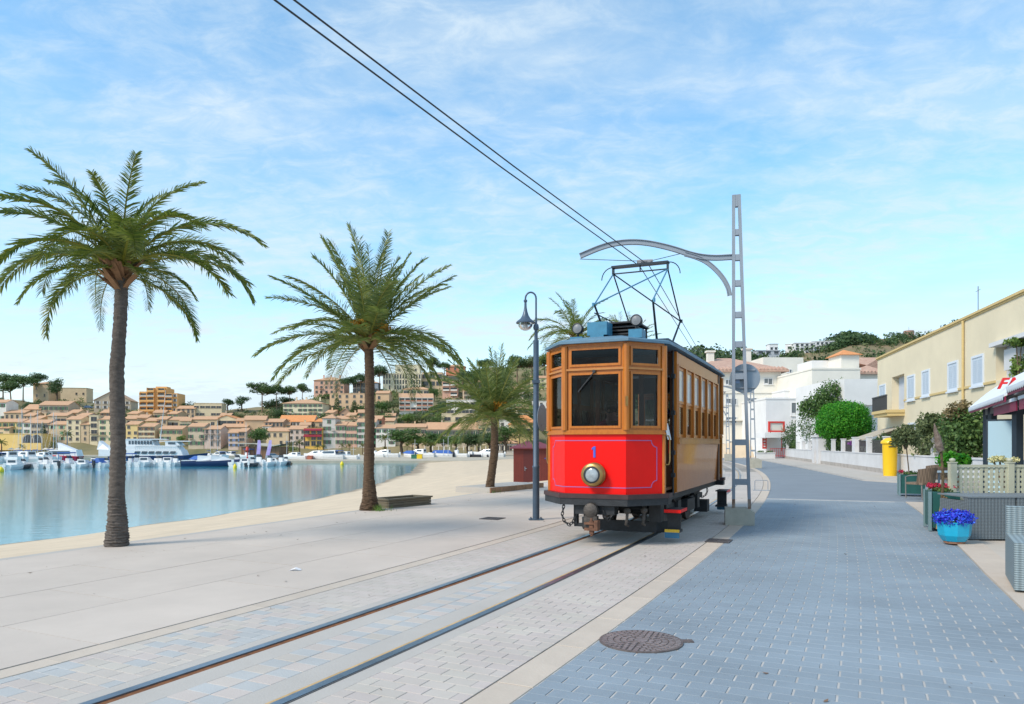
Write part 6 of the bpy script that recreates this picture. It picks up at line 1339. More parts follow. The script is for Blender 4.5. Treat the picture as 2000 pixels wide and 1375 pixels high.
mb = MB(); slab(fm(248), fm(308), fm(302), 5.6, 8.0, 2.6, 0, mb); slab(fm(232), fm(326), fm(318), 8.0, 8.3, 2.8, 0, mb); slab(fm(330), fm(360), fm(352), 5.6, 7.2, 2.4, 0, mb); slab(fm(318), fm(372), fm(366), 7.2, 7.5, 2.6, 0, mb); mb.build('upper_deck', m_fw, fer)
for q in range(6):
    x = fm(268+q*14.5); mb = MB(); mb.add([(x, -3.08, 2.3), (x+2.0, -3.08, 2.3), (x+2.4, -3.08, 3.3), (x+.4, -3.08, 3.3), (x, -3.03, 2.3), (x+2.0, -3.03, 2.3), (x+2.4, -3.03, 3.3), (x+.4, -3.03, 3.3)], [(0, 1, 2, 3), (0, 4, 5, 1), (1, 5, 6, 2), (2, 6, 7, 3), (3, 7, 4, 0)]); mb.build('saloon_window', m_bglass, fer)
for q in range(8):
    x = fm(256+q*6.2); MB().box(x, x+.75, -2.63, -2.59, 6.1, 7.5).build('upper_window', m_bglass, fer)
MB().box(fm(336), fm(350), -2.44, -2.38, 6.1, 6.9).build('bridge_window', m_bglass, fer)
mb = MB()
for q in range(26): x = fm(270)+q*.68; mb.box(x, x+.06, -2.95, -2.9, 4.0, 5.5)
mb.box(fm(270), fm(366), -2.96, -2.9, 5.4, 5.5).build('rail', m_alu, fer)
mb = MB(); mb.cyl((fm(314), 0, 8.3), (fm(325), 0, 28), .16, .06, n=8); mb.build('mast', m_alu, fer)
mb = MB(); slab(fm(196), fm(214), fm(210), 3.9, 4.2, 2.9, 0, mb); mb.add([(fm(190), -2.2, 4), (fm(216), -2.2, 4), (fm(216), 2.2, 4), (fm(190), 2.2, 4), (fm(192), -1.4, 7.5), (fm(200), -1.4, 6.2), (fm(200), 1.4, 6.2), (fm(192), 1.4, 7.5)], [(0, 1, 5, 4), (1, 2, 6, 5), (2, 3, 7, 6), (3, 0, 4, 7), (4, 5, 6, 7)]); mb.build('stern_house', m_fw, fer)
# red hulled launch, bow left
rl = empty('red_launch', (fx+fm(184), 240, SEA), 0, 'red hulled white topped tour boat left of the near palm trunk', 'boat')
mb = MB(); bw0 = [(-6.4, 0), (-4.8, -1.5), (-2, -2.1), (8, -2.1), (8, 2.1), (-2, 2.1), (-4.8, 1.5)]; n_ = len(bw0)
mb.add([(x*.82+.8, y*.8, -.3) for x, y in bw0]+[(x, y, 1.5+(.6 if x < -4 else 0)) for x, y in bw0], [tuple(range(n_))[::-1], tuple(range(n_, 2*n_))]+[(i, (i+1) % n_, n_+(i+1) % n_, n_+i) for i in range(n_)]); mb.build('hull', m_bred, rl)
mb = MB(); mb.add([(-3.5, -1.7, 1.6), (8, -1.8, 1.5), (8, 1.8, 1.5), (-3.5, 1.7, 1.6), (-1, -1.5, 3.6), (7.5, -1.6, 3.6), (7.5, 1.6, 3.6), (-1, 1.5, 3.6)], [(0, 1, 5, 4), (1, 2, 6, 5), (2, 3, 7, 6), (3, 0, 4, 7), (4, 5, 6, 7)]); mb.build('cabin', m_fw, rl)
mb = MB(); mb.add([(-2.2, -1.74, 2.2), (5.5, -1.80, 2.2), (5.5, -1.74, 3.2), (-1.2, -1.66, 3.2)], [(0, 1, 2, 3)]); mb.build('window', m_bglass, rl)
mb = MB(); mb.add([(1.5, -1.3, 3.6), (6.5, -1.3, 3.6), (6.5, 1.3, 3.6), (1.5, 1.3, 3.6), (1.0, -.9, 5.9), (1.7, -.9, 5.6), (1.7, .9, 5.6), (1.0, .9, 5.9)], [(0, 1, 5, 4), (1, 2, 6, 5), (2, 3, 7, 6), (3, 0, 4, 7), (4, 5, 6, 7)]); mb.build('flying_bridge', m_fw, rl)
# pontoons
pa, pb_ = WP(-30, 912), WP(560, 908); MB().add([(pa.x, pa.y+2, SEA-.3), (pb_.x, pb_.y+2, SEA-.3), (pb_.x, pb_.y+5, SEA-.3), (pa.x, pa.y+5, SEA-.3), (pa.x, pa.y+2, SEA+.5), (pb_.x, pb_.y+2, SEA+.5), (pb_.x, pb_.y+5, SEA+.5), (pa.x, pa.y+5, SEA+.5)], [(4, 5, 6, 7), (0, 1, 5, 4), (1, 2, 6, 5), (2, 3, 7, 6), (3, 0, 4, 7)]).build('pontoon', m_teak)
tag(bpy.data.objects['pontoon'], 'long brown floating pontoon behind the near row of boats', 'pontoon')
# buoys
m_by = mat('buoy_yellow', (.80, .62, .02), .5)
for px, py, r, lab in ((2, 922, .55, 'yellow buoy at the left edge of the picture'), (459, 915, .42, 'yellow buoy in front of the outboard boats'), (668, 909, .5, 'yellow buoy left of the bushy palm trunk')):
    q = WP(px, py); mb = MB(); mb.lathe([(.05, -.3), (r*.8, -.15), (r, .2), (r*.85, .6), (r*.4, .95), (.08, 1.0), (.05, 1.3), (.001, 1.3)], 14, tuple(q)); tag(mb.build('buoy', m_by, None, True), lab, 'buoy', 'yellow buoys')
# purple beach flags, red lifeguard marker, brown hall with curved roof, containers
m_purp = mat('flag_purple', (.36, .22, .62), .8, c2=(.55, .48, .72), vscale=.7)
for px, lean, lab in ((500, .25, 'left purple and white feather flag on the quay'), (518, .55, 'right purple and white feather flag, leaning')):
    q = P(px, 893, 224); e = empty('feather_flag', (q.x, q.y, q.z), 0, lab, 'flag', 'purple feather flags'); h_ = 5.2
    MB().cyl((0, 0, -.6), (lean*2.2, 0, h_), .04, .03, n=6).build('pole', m_alu, e)
    mb = MB(); pr_ = [(.0, .6), (.0, 1.8), (.35, 3.2), (.9, 4.6), (1.25, 5.2)]; mb.add([(lean*2.2*z/h_, -.015, z) for x, z in pr_]+[(lean*2.2*z/h_+1.15*(1-.35*max(0, (z-3.5)/1.7)), -.015, z) for x, z in pr_]+[(lean*2.2*z/h_, .015, z) for x, z in pr_]+[(lean*2.2*z/h_+1.15*(1-.35*max(0, (z-3.5)/1.7)), .015, z) for x, z in pr_], [(i, 5+i, 6+i, 1+i) for i in range(4)]+[(10+i, 11+i, 16+i, 15+i) for i in range(4)]+[(0, 10, 15, 5), (4, 9, 19, 14)]+[(i, i+1, i+11, i+10) for i in range(4)]+[(5+i, 15+i, 16+i, 6+i) for i in range(4)]); mb.build('cloth', m_purp, e)
q = P(483, 894, 222); mb = MB(); mb.lathe([(.25, -.8), (.25, .2), (.12, .3), (.12, 2.0), (.45, 2.2), (.42, 2.9), (.2, 3.3), (.001, 3.35)], 12, tuple(q)); tag(mb.build('harbour_marker', mat('marker_red', (.65, .06, .04), .5), None, True), 'slim red harbour marker post among the outboard boats', 'marker')
hY = 285.0; kh = hY/F; hb = empty('boat_hall', P(508, 892, hY), 0, 'low brown boat hall with pale upturned roof behind the purple flags', 'hall'); hw_ = 37*kh
MB().box(-hw_, hw_, 0, 12, -1, 3.9).build('wall', mat('hall_brown', (.27, .14, .075), .8, var=.2, vscale=.6), hb)
for q_ in range(9): MB().box(-hw_+q_*1.6+.3, -hw_+q_*1.6+.42, -.06, -.002, -.5, 3.8).build('post', mat('hall_post', (.16, .08, .04), .8), hb)
mb = MB(); xs = [-hw_-1+i*(2*hw_+2)/10 for i in range(11)]; zc = [4.9-.9*math.sin(math.pi*max(0, (i-4))/6*.9) if i > 4 else 4.9-.1*i*0 for i in range(11)]
mb.add([(x, -1.5, z) for x, z in zip(xs, zc)]+[(x, 12, z) for x, z in zip(xs, zc)]+[(x, -1.5, z+.35) for x, z in zip(xs, zc)]+[(x, 12, z+.35) for x, z in zip(xs, zc)], [(i, i+1, i+12, i+11)[::-1] for i in range(10)]+[(22+i, 23+i, 34+i, 33+i) for i in range(10)]+[(i, i+1, i+23, i+22) for i in range(10)]); mb.build('roof', mat('hall_roof', (.50, .45, .36), .7), hb)
def container(px0, px1, py0, py1, Y, c, lab):
    k = Y/F; e = empty('container', ((.5*(px0+px1)-CX)*k, Y, H0-(py1-HY)*k), 0, lab, 'container'); w = (px1-px0)*k; h_ = (py1-py0)*k; m = mat('container_'+lab.split()[0], c, .6, var=.1)
    MB().box(-w/2, w/2, 0, 2, 0, h_-.12).build('body', m, e); MB().box(-w/2-.08, w/2+.08, -.08, 2.08, h_-.12, h_).build('lid', m, e)
container(803, 814, 888, 896, 236, (.03, .16, .09), 'green recycling container at the end of the right quay'); container(814, 824, 887, 896, 236, (.80, .55, .02), 'yellow recycling container at the end of the right quay'); container(600, 608, 890, 900, 226, (.45, .14, .08), 'reddish crate on the near edge of the right quay')
# parasols, town palms, lamp masts on the far promenade
m_par = mat('parasol_cream', (.60, .54, .44), .8, rnd=.15); par = MB(); par.lathe([(1.5, 2.3), (1.45, 2.4), (.1, 3.0), (.02, 3.1)], 8); pme = par.mesh('canopy', m_par); pst = MB().cyl((0, 0, 0), (0, 0, 2.4), .05, n=6).mesh('pole', m_alu)
clos = MB().lathe([(.1, .9), (.28, 1.2), (.2, 2.4), (.05, 3.0)], 8).mesh('folded_canopy', m_par)
for i in range(15):
    px = 832+i*12+rb.uniform(-3, 3); Y = 292; q = P(px, 885, Y); e = empty('parasol', q, 0, f'folded cream parasol under the waterfront trees, {ordinal(i)} from the left', 'parasol', 'parasols under the waterfront trees'); link('pole', pst, e); link('folded_canopy', clos, e)
for i, px in enumerate((90, 101, 112, 22, 35)):
    q = P(px, 889, 300); e = empty('parasol', q, 0, f'open pale parasol behind the far left boats, {ordinal(sorted((90, 101, 112, 22, 35)).index(px))} from the left', 'parasol', 'open parasols at far left'); link('pole', pst, e); link('canopy', pme, e)
def specS(rng):
    return [(k*.52+rng.uniform(-.2, .2), rng.uniform(30, 80), rng.uniform(40, 90), rng.uniform(.8, 1)) for k in range(12)]+[(k*.7+rng.uniform(-.2, .2), rng.uniform(-10, 25), rng.uniform(50, 80), rng.uniform(.8, 1)) for k in range(9)]
base_p = None
for i, (px, top, yb) in enumerate(((3, 858, 890), (43, 868, 890), (105, 862, 890), (131, 840, 880), (572, 862, 888), (585, 858, 888), (620, 868, 888), (632, 868, 888), (668, 866, 888), (682, 866, 888), (708, 866, 888), (752, 848, 888), (751, 872, 890), (795, 866, 888), (805, 858, 888), (830, 862, 888), (845, 862, 888), (1015, 836, 880), (1036, 840, 880))):
    Y = 298; k = Y/F; h_ = (yb-top)*k; lab = f'small palm on the far waterfront, {ordinal(sorted([3, 43, 105, 131, 572, 585, 620, 632, 668, 682, 708, 752, 751, 795, 805, 830, 845, 1015, 1036]).index(px))} from the left'
    if base_p is None:
        base_p = palm((0, 0, 0), [(0, 0, 0), (.05, 0, 3), (0, 0, 5)], [.28, .2, .18], 2.6, specS, lab, 77, attr_mat('town_palm', (.16, .18, .04), .6, .4, trans=.2), m_trunk2, leaf=.6, n=22, boots=0, w=.10, rings=12, group='small palms of the far waterfront', name='waterfront_palm'); e = base_p
    else: e = copy_tree(base_p)
    e.location = ((px-CX)*k, Y, H0-(yb-HY)*k); s_ = h_/6.6; e.scale = (s_, s_, s_); e.rotation_euler.z = rb.uniform(0, 6.28); e['label'] = lab
# parked cars
def car(loc, rz, c, label, sc=1.0):
    e = empty('parked_car', loc, rz, label, 'car'); e.scale = (sc, sc, sc); mc = mat('car_paint_'+label.split()[0], c, .3, coat=.5)
    mb = MB(); mb.prism([(-2.1, .35), (2.1, .35), (2.15, .75), (1.9, .92), (1.0, .98), (-1.9, 1.0), (-2.1, .8)], -.85, .85); mb.v = [(x, z, y) for x, y, z in mb.v]; mb.f = [f_[::-1] for f_ in mb.f]; mb.build('body', mc, e)
    mb = MB(); mb.add([(-1.8, -.78, .99), (1.0, -.78, .97), (1.0, .78, .97), (-1.8, .78, .99), (-1.3, -.62, 1.46), (.2, -.62, 1.46), (.2, .62, 1.46), (-1.3, .62, 1.46)], [(0, 1, 5, 4), (1, 2, 6, 5), (2, 3, 7, 6), (3, 0, 4, 7)], 1); mb.add([(-1.35, -.64, 1.465), (.25, -.64, 1.465), (.25, .64, 1.465), (-1.35, .64, 1.465), (-1.3, -.6, 1.50), (.2, -.6, 1.50), (.2, .6, 1.50), (-1.3, .6, 1.50)], [(0, 1, 5, 4), (1, 2, 6, 5), (2, 3, 7, 6), (3, 0, 4, 7), (4, 5, 6, 7)], 0); mb.build('cabin', [mc, m_bglass], e)
    for x in (-1.3, 1.3):
        for y in (-.8, .8): MB().cyl((x, y-.1, .33), (x, y+.1, .33), .33, n=16).build('wheel', m_rubber, e)
q = P(173, 797, slope_Y(797)-2); car((q.x, q.y, q.z-.2), .1, (.10, .17, .27), 'blue car parked on the hillside road left of the chalet')
q = P(536, 891, 232); car((q.x, q.y, qz), .15, (.42, .45, .48), 'silver car parked on the quay right of the flags', 1.2)
q = P(577, 886, 250); car((q.x, q.y, qz), .2, (.03, .035, .05), 'dark car parked on the quay before the awning restaurant', 1.1)
# ================================================================ right hand side: yellow house, white houses, garden, cafe
m_ye = mat('yellow_render', (.67, .595, .43), .9, var=.08, vscale=.35, bump=.1, bscale=20, vdet=9)
m_ye2 = mat('yellow_trim', (.58, .44, .20), .85, var=.06)
m_wht = mat('white_render', (.70, .70, .69), .9, var=.08, vscale=.5, bump=.1, bscale=10, vdet=9)
m_wht2 = mat('warm_white_render', (.72, .69, .61), .9, var=.08, vscale=.4, vdet=9)
m_shw = mat('pale_blue_shutter', (.50, .58, .66), .6, var=.04); m_frw = mat('white_frame', (.62, .68, .74), .6)
FH = math.atan(.2453)                                # heading of the facade
def FP(t, out=0.0, z=0.0):                           # t metres along the facade from its far end towards the camera
    far = Vector((23.8, 48.0, 0)); u = Vector((-math.sin(FH), -math.cos(FH), 0)); n_ = Vector((-math.cos(FH), math.sin(FH), 0)); return far+u*t+n_*out+Vector((0, 0, z))
yb_ = empty('yellow_house', FP(0), math.atan2(-math.cos(FH), -math.sin(FH)), 'pale yellow two storey house with white shutters on the right', 'house')
# local frame: x along the facade to the camera, -y outwards? (y points inwards to the right)
def face_x(px):                                       # photo column -> metres along the facade
    a = (px-CX)/F; return (23.8-48*a)/(math.sin(FH)-math.cos(FH)*a) if 0 else (lambda s: s)((23.8-a*48)/(math.sin(FH)-a*math.cos(FH)))
def face_z(px, py):
    t = face_x(px); Y = FP(t).y; return H0-(py-HY)*Y/F
LL = 29.0
mb = MB(); bx0, bx1 = face_x(1742), face_x(1766); zt = 7.0
# wall with two recessed openings built from pieces (y is depth, positive inwards)
INW = 1 if (Matrix.Rotation(yb_.rotation_euler.z, 3, 'Z') @ Vector((0, 1, 0))).x > 0 else -1
def bxy(mb, x0, x1, y0, y1, z0, z1): a, b_ = sorted((y0*INW, y1*INW)); return mb.box(x0, x1, a, b_, z0, z1)
lz0, lz1 = face_z(1755, 800), face_z(1755, 733); rx0 = face_x(1945); rz0, rz1 = 4.0, face_z(1945, 670)
bxy(mb, 0, bx0, 0, .4, 0, zt); bxy(mb, bx0, bx1, 0, .4, 0, lz0); bxy(mb, bx0, bx1, 0, .4, lz1, zt); bxy(mb, bx1, rx0, 0, .4, 0, zt); bxy(mb, rx0, LL, 0, .4, 0, rz0); bxy(mb, rx0, LL, 0, .4, rz1, zt)
bxy(mb, .0, LL, .4, 9, 0, zt-.3); mb.build('wall', m_ye, yb_)
mb = MB(); bxy(mb, bx0-.001, bx1+.001, .38, .399, lz0, lz1); bxy(mb, rx0, LL, .38, .399, rz0, rz1); mb.build('recess_back', mat('recess_blue_white', (.50, .54, .60), .8), yb_)
mb = MB(); bxy(mb, -.12, LL, -.10, .5, zt, zt+.10); bxy(mb, -.06, LL, -.05, .0, zt-.07, zt); mb.build('cornice', m_ye2, yb_)
mb = MB(); bxy(mb, bx1+.02, rx0, -.05, 0, 3.92, 4.02); mb.build('string_course', m_ye2, yb_)
xd = face_x(1884); mb = MB(); mb.cyl((xd, -.07*INW, 0), (xd, -.07*INW, zt-.05), .055, n=8); mb.build('downpipe', m_ye2, yb_)
for pxa, pxb, pya, pyb in ((1719, 1730, 754, 789), (1774, 1787, 736, 778), (1803, 1816, 726, 770), (1854, 1871, 710, 759), (1901, 1921, 698, 749)):
    xa, xb = face_x(pxa), face_x(pxb); xm = (pxa+pxb)/2; z0_, z1_ = face_z(xm, pyb), face_z(xm, pya); w = xb-xa
    mb = MB(); bxy(mb, xa-.10, xa, -.06, -.002, z0_-.1, z1_+.1); bxy(mb, xb, xb+.10, -.06, -.002, z0_-.1, z1_+.1); bxy(mb, xa, xb, -.06, -.002, z1_, z1_+.1); bxy(mb, xa-.14, xb+.14, -.12, -.002, z0_-.18, z0_-.1); bxy(mb, xa, xb, -.06, -.002, z0_-.1, z0_); wn_ = mb.build('window', m_frw, yb_)
    for sg in (0, 1):
        a, b_ = (xa+.01, xa+w/2-.008) if sg == 0 else (xa+w/2+.008, xb-.01); mb = MB(); bxy(mb, a, b_, -.03, -.003, z0_, z1_)
        ns = 12
        for q in range(ns): zz_ = z0_+.06+(z1_-z0_-.12)*q/ns; bxy(mb, a+.05, b_-.05, -.042, -.0305, zz_, zz_+(z1_-z0_)*.05)
        mb.build('shutter', m_shw, wn_)
mb = MB(); bxy(mb, bx0-.6, bx1+.15, -1.0, 0, lz0-.22, lz0-.05); bxy(mb, bx0-.5, bx1+.1, -.9, 0, lz0-.4, lz0-.22); bl = mb.build('balcony', m_ye2, yb_)
for q in range(16):
    t = q/15; mb = MB(); x = bx0-.5+(bx1-bx0+.6)*t; mb.box(x-.03, x+.03, (-.95*INW)-.03, (-.95*INW)+.03, lz0-.05, lz0+.75); mb.build('baluster', mat('dark_baluster', (.05, .055, .06), .6), bl)
mb = MB(); bxy(mb, bx0-.55, bx1+.12, -1.0, -.9, lz0+.75, lz0+.82); mb.build('handrail', mat('dark_baluster', (.05, .055, .06)), bl)
mb = MB(); xa, xb = face_x(1722), face_x(1768); za, zb = face_z(1745, 836), face_z(1745, 868); mb.add([(xa, -.01*INW, za), (xb, -.01*INW, za+.1), (xb, -2.2*INW, zb+.3), (xa, -2.2*INW, zb+.2), (xa, -.01*INW, za-.06), (xb, -.01*INW, za+.04), (xb, -2.2*INW, zb+.24), (xa, -2.2*INW, zb+.14)], [(0, 1, 2, 3), (7, 6, 5, 4), (0, 4, 5, 1), (1, 5, 6, 2), (2, 6, 7, 3), (3, 7, 4, 0)]); mb.build('awning', mat('beige_awning', (.42, .38, .31), .8), yb_)
xa, xb = face_x(1776), face_x(1788); mb = MB(); z0_, z1_ = face_z(1782, 850), face_z(1782, 829); bxy(mb, xa, xb, -.03, -.002, z0_, z1_); w_ = mb.build('window', m_pane, yb_); mb = MB(); bxy(mb, xa-.1, xa, -.06, -.002, z0_, z1_+.1); bxy(mb, xb, xb+.1, -.06, -.002, z0_, z1_+.1); bxy(mb, xa, xb, -.06, -.002, z1_, z1_+.1); mb.build('frame', m_frw, w_)
mb = MB(); bxy(mb, rx0, LL, -.25, .3, rz1-.18, rz1-.02); mb.build('roller_awning', mat('awning_white', (.62, .63, .64), .7), yb_)
mb = MB(); bxy(mb, rx0+.5, rx0+1.6, .1, .38, rz1-1.15, rz1-.35); mb.build('air_conditioner', mat('aircon_white', (.6, .61, .62), .5), yb_)
px_ = face_x(1959); mb = MB(); mb.box(px_-.12, px_+.12, 1.4*INW-.12, 1.4*INW+.12, zt-.4, zt+.8+.6); mb.build('chimney_pipe', mat('pipe_brown', (.26, .19, .17), .7), yb_)
mb = MB(); mb.cyl((face_x(1842), 1.5*INW, zt-.2), (face_x(1842), 1.5*INW, zt+2.0), .03, n=6).cyl((face_x(1842)-.3, 1.5*INW, zt+1.8), (face_x(1842)+.3, 1.5*INW, zt+1.8), .015, n=5); mb.build('aerial', m_galv, yb_)
mb = MB(); q0 = face_x(1975); mb.add([(q0, .5*INW, zt), (q0+5, .5*INW, zt), (q0+5, 1.8*INW, zt+.7), (q0, 1.8*INW, zt+.7), (q0, 1.8*INW, zt), (q0+5, 1.8*INW, zt)], [(0, 1, 2, 3), (3, 2, 5, 4), (0, 3, 4), (1, 5, 2)]); mb.build('solar_panel', mat('panel_dark', (.05, .06, .09), .3), yb_)
# climbing plants on the balcony
def plant_mass(name, blobs, n_, size, green, label, cat='shrub', seed=1, group=None, stem=None, shell=.5):
    bl_ = np.array(blobs, float); c = bl_[:, :3].mean(0); zb_ = stem if stem is not None else min(b_[2]-b_[5] for b_ in blobs); base = Vector((c[0], c[1], zb_)); bl_[:, :3] -= np.array(base)
    e = empty(name, base, 0, label, cat, group); V, Q, tn = leaf_cloud(bl_, n_, size, seed, shell); link('crown', np_mesh('crown', V, Q, gmat(green), tn), e)
    mb = MB()
    for b_ in bl_[:4]: mb.tube([(0, 0, -.02), (b_[0]*.5, b_[1]*.5, b_[2]*.5), (b_[0], b_[1], b_[2])], [.035, .025, .012], 6)
    mb.build('trunk', m_bark, e); return e
def PB(px, py, Y, r, ry=None, rz=None): p = P(px, py, Y); return (p.x, p.y, p.z, r, ry or r, rz or r)
Yb = FP(face_x(1985)).y
plant_mass('balcony_plant', [PB(1985, 668, Yb-.5, .5, .3, .18), PB(1996, 665, Yb-.5, .4, .3, .2), PB(1990, 712, Yb-.3, .3, .25, .35), PB(1985, 725, Yb-.3, .25, .2, .25)], 900, .07, 'light', 'leafy green climber on the upper right balcony', 'plant', 3, shell=.3)
# ---------------------------------------------------------------- white houses at the end of the street
def white_block(label, px0, px1, py0, py1, Y, depth, m, yaw=0, name='white_house', wins=(), extra=None, roof=None):
    k = Y/F; w = (px1-px0)*k; e = empty(name, (((px0+px1)/2-CX)*k, Y, H0-(py1-HY)*k), yaw, label, 'house', 'white houses at the end of the street'); h_ = (py1-py0)*k
    MB().box(-w/2, w/2, 0, depth, -.5, h_).build('wall', m, e)
    if roof == 'tile':
        mb = MB(); o_ = .7; mb.add([(-w/2-o_, -o_, h_), (w/2+o_, -o_, h_), (w/2+o_, depth+o_, h_), (-w/2-o_, depth+o_, h_), (-w/2-o_, -o_, h_+.22), (w/2+o_, -o_, h_+.22), (w/2+o_, depth+o_, h_+.22), (-w/2-o_, depth+o_, h_+.22), (-w/2+4, depth*.5, h_+2.4), (w/2-4, depth*.5, h_+2.4)], [(3, 2, 1, 0), (0, 1, 5, 4), (1, 2, 6, 5), (2, 3, 7, 6), (3, 0, 4, 7), (4, 5, 9, 8), (5, 6, 9), (6, 7, 8, 9), (7, 4, 8)]); rf = mb.build('roof', mat('pinkish_tile_roof', (.40, .235, .18), .85, c2=(.52, .36, .27), vscale=2.5, bump=.8, bscale=5), e)
        nt2 = int((w+2*o_)/.42)
        for q in range(nt2): x = -w/2-o_+.2+q*.42; MB().cyl((x, -o_-.03, h_+.24), (x+(0), 1.0, h_+.24+.42), .11, n=8).build('roof_tile', mat('pinkish_tile_roof', '#000000'), rf)
    elif roof == 'parapet': MB().box(-w/2-.06, w/2+.06, -.06, depth+.06, h_, h_+.18).build('parapet', m, e)
    for (ax, bx_, ay, by) in wins:
        x0_, x1_ = ((ax+bx_)/2-(px0+px1)/2)*k, (bx_-ax)*k; z0_, z1_ = (py1-by)*k, (py1-ay)*k
        mb = MB(); mb.add([(x0_-x1_/2, -.02, z0_), (x0_+x1_/2, -.02, z0_), (x0_+x1_/2, -.02, z1_), (x0_-x1_/2, -.02, z1_)], [(0, 1, 2, 3)]); wn_ = mb.build('window', mat('grey_window_pane', (.12, .14, .15), .2, spec=.7), e)
        mb = MB(); t = .07; xa, xb = x0_-x1_/2, x0_+x1_/2
        mb.box(xa-t, xa, -.07, 0, z0_, z1_).box(xb, xb+t, -.07, 0, z0_, z1_).box(xa-t, xb+t, -.07, 0, z1_, z1_+t).box(xa-t-.05, xb+t+.05, -.12, 0, z0_-t, z0_).box(x0_-.03, x0_+.03, -.05, -.021, z0_, z1_).box(xa+.02, x0_-.06, -.045, -.021, z0_, z0_+(z1_-z0_)*.22)
        mb.build('frame', m_wht, wn_)
    return e, k, h_
mid = 1478
W1w = [(1418, 1428, 742, 752), (1492, 1507, 740, 751), (1418, 1438, 779, 790), (1459, 1477, 778, 790), (1493, 1508, 778, 790), (1418, 1438, 815, 826), (1459, 1478, 815, 827), (1396, 1410, 742, 752), (1396, 1410, 779, 790), (1396, 1410, 815, 826), (1408, 1422, 866, 883), (1424, 1432, 862, 884)]
wb, k_, h_ = white_block('large white four storey house with pink tiled roof at the street end', 1360, 1524, 727, 893, 84, 14, m_wht2, -.05, wins=W1w, roof='tile')
MB().box(-11, 9.5, -.35, .0, 4.15, 4.3).box(-11, 9.5, -.12, 0, 7.3, 7.42).build('ledge', m_wht2, wb)
MB().box(4.0, 9.4, -1.2, 0, 6.1, 7.3).build('corner_balcony', m_wht2, wb)
mb = MB(); mb.box(-6, -5.3, 4, 4.7, 9.7, 11.9).box(-6.15, -5.15, 3.85, 4.85, 11.9, 12.1).box(-2.4, -1.6, 5, 5.8, 9.7, 12.6).box(-2.55, -1.45, 4.85, 5.95, 12.6, 12.8).box(2, 2.8, 5, 5.8, 9.7, 12.9).box(1.85, 2.95, 4.85, 5.95, 12.9, 13.1); mb.build('chimney', m_wht2, wb)
white_block('cream stepped upper wing with gabled wall behind the large white house', 1490, 1570, 698, 893, 92, 10, m_wht2, .05, wins=((1538, 1546, 722, 728),))
white_block('pale house with yellow balcony door right of the large white house', 1545, 1605, 742, 893, 88, 10, m_wht2, .1, wins=((1585, 1598, 745, 756),), roof='parapet')
shop, ks, hs = white_block('white shop house with red framed sign board at the bend', 1496, 1590, 780, 895, 76, 11, m_wht, .0, wins=((1546, 1570, 787, 812),), roof='parapet')
white_block('white stepped annex left of the shop house terrace', 1532, 1585, 764, 800, 80, 8, m_wht, 0, roof='parapet')
white_block('tall white house with square stair turret', 1586, 1680, 722, 890, 74, 12, m_wht2, .0, roof='parapet')
tw, kt, ht = white_block('white stair turret with small tiled cap on the tall white house', 1643, 1678, 693, 724, 75, 3, m_wht2, 0)
w_ = 35*kt/2+.3; MB().add([(-w_, -.3, ht), (w_, -.3, ht), (w_, 3.3, ht), (-w_, 3.3, ht), (0, 1.5, ht+.7)], [(0, 1, 4), (1, 2, 4), (2, 3, 4), (3, 0, 4), (3, 2, 1, 0)]).build('tiled_cap', m_tile_roof2, tw)
white_block('grey white roof room left of the stair turret', 1586, 1636, 704, 724, 78, 4, m_wht, 0)
white_block('bluish white house with long blank balcony front beside the yellow house', 1628, 1722, 741, 885, 58, 9, m_wht, -.06, wins=())
mb = MB(); lw, kl, hl_ = white_block('projecting white balcony front of the bluish white house', 1650, 1718, 740, 778, 55.5, 2.5, m_wht, -.06)
white_block('far house with tiled roof seen over the bluish white house', 1678, 1722, 731, 741, 90, 6, m_wht2, 0, roof='tile')
# sign and shop front details
sg_ = empty('shop_sign', P(1516, 833, 74.6), .05, 'blank cream sign board with thick red frame on posts at the shop', 'sign'); r = 74.6/F
mb = MB(); mb.box(-14*r, 14*r, -.06, .0, -9*r, 8*r); mb.build('board', mat('sign_cream', (.62, .60, .52), .6), sg_)
mb = MB(); t = .16; bars(mb, -16*r, 16*r, -11*r, 10*r, t, -.16, .06); mb.build('frame', mat('sign_red', (.62, .045, .035), .5), sg_)
mb = MB(); mb.cyl((11*r, 0, -48*r), (11*r, 0, -11*r), .05, n=8).cyl((-11*r, .02, -20*r), (-11*r, .02, -11*r), .04, n=8); mb.build('post', mat('sign_red', '#000000'), sg_)
vb = empty('banner', P(1493, 864, 75.4), 0, 'narrow red vertical banner with pale marks on the shop wall', 'banner'); MB().box(-.22, .22, -.04, 0, -.65, .65).build('cloth', mat('sign_red', '#000000'), vb)
for q in range(4): MB().box(-.10, .10, -.055, -.041, -.48+q*.27, -.34+q*.27).build('mark', mat('white_bar', (.7, .7, .7)), vb)
aw = MB(); p0, p1 = P(1494, 850, 73.2), P(1540, 850, 73.2); aw.box(p0.x, p1.x, 73.2, 75.9, p0.z-.25, p0.z+.25); tag(aw.build('shop_canopy', m_wht), 'white canopy over the shop terrace below the sign', 'canopy')
rf_ = empty('red_fence', P(1520, 893, 74), 0, 'low red railing in front of the shop terrace', 'fence')
mb = MB(); mb.box(-.8, .8, -.02, .02, .85, .9).box(-.8, .8, -.02, .02, .12, .16); mb.build('rail', mat('sign_red', '#000000'), rf_)
for q in range(9): MB().box(-.8+q*.2-.015, -.8+q*.2+.015, -.014, .014, 0, .86).build('bar', mat('sign_red', '#000000'), rf_)
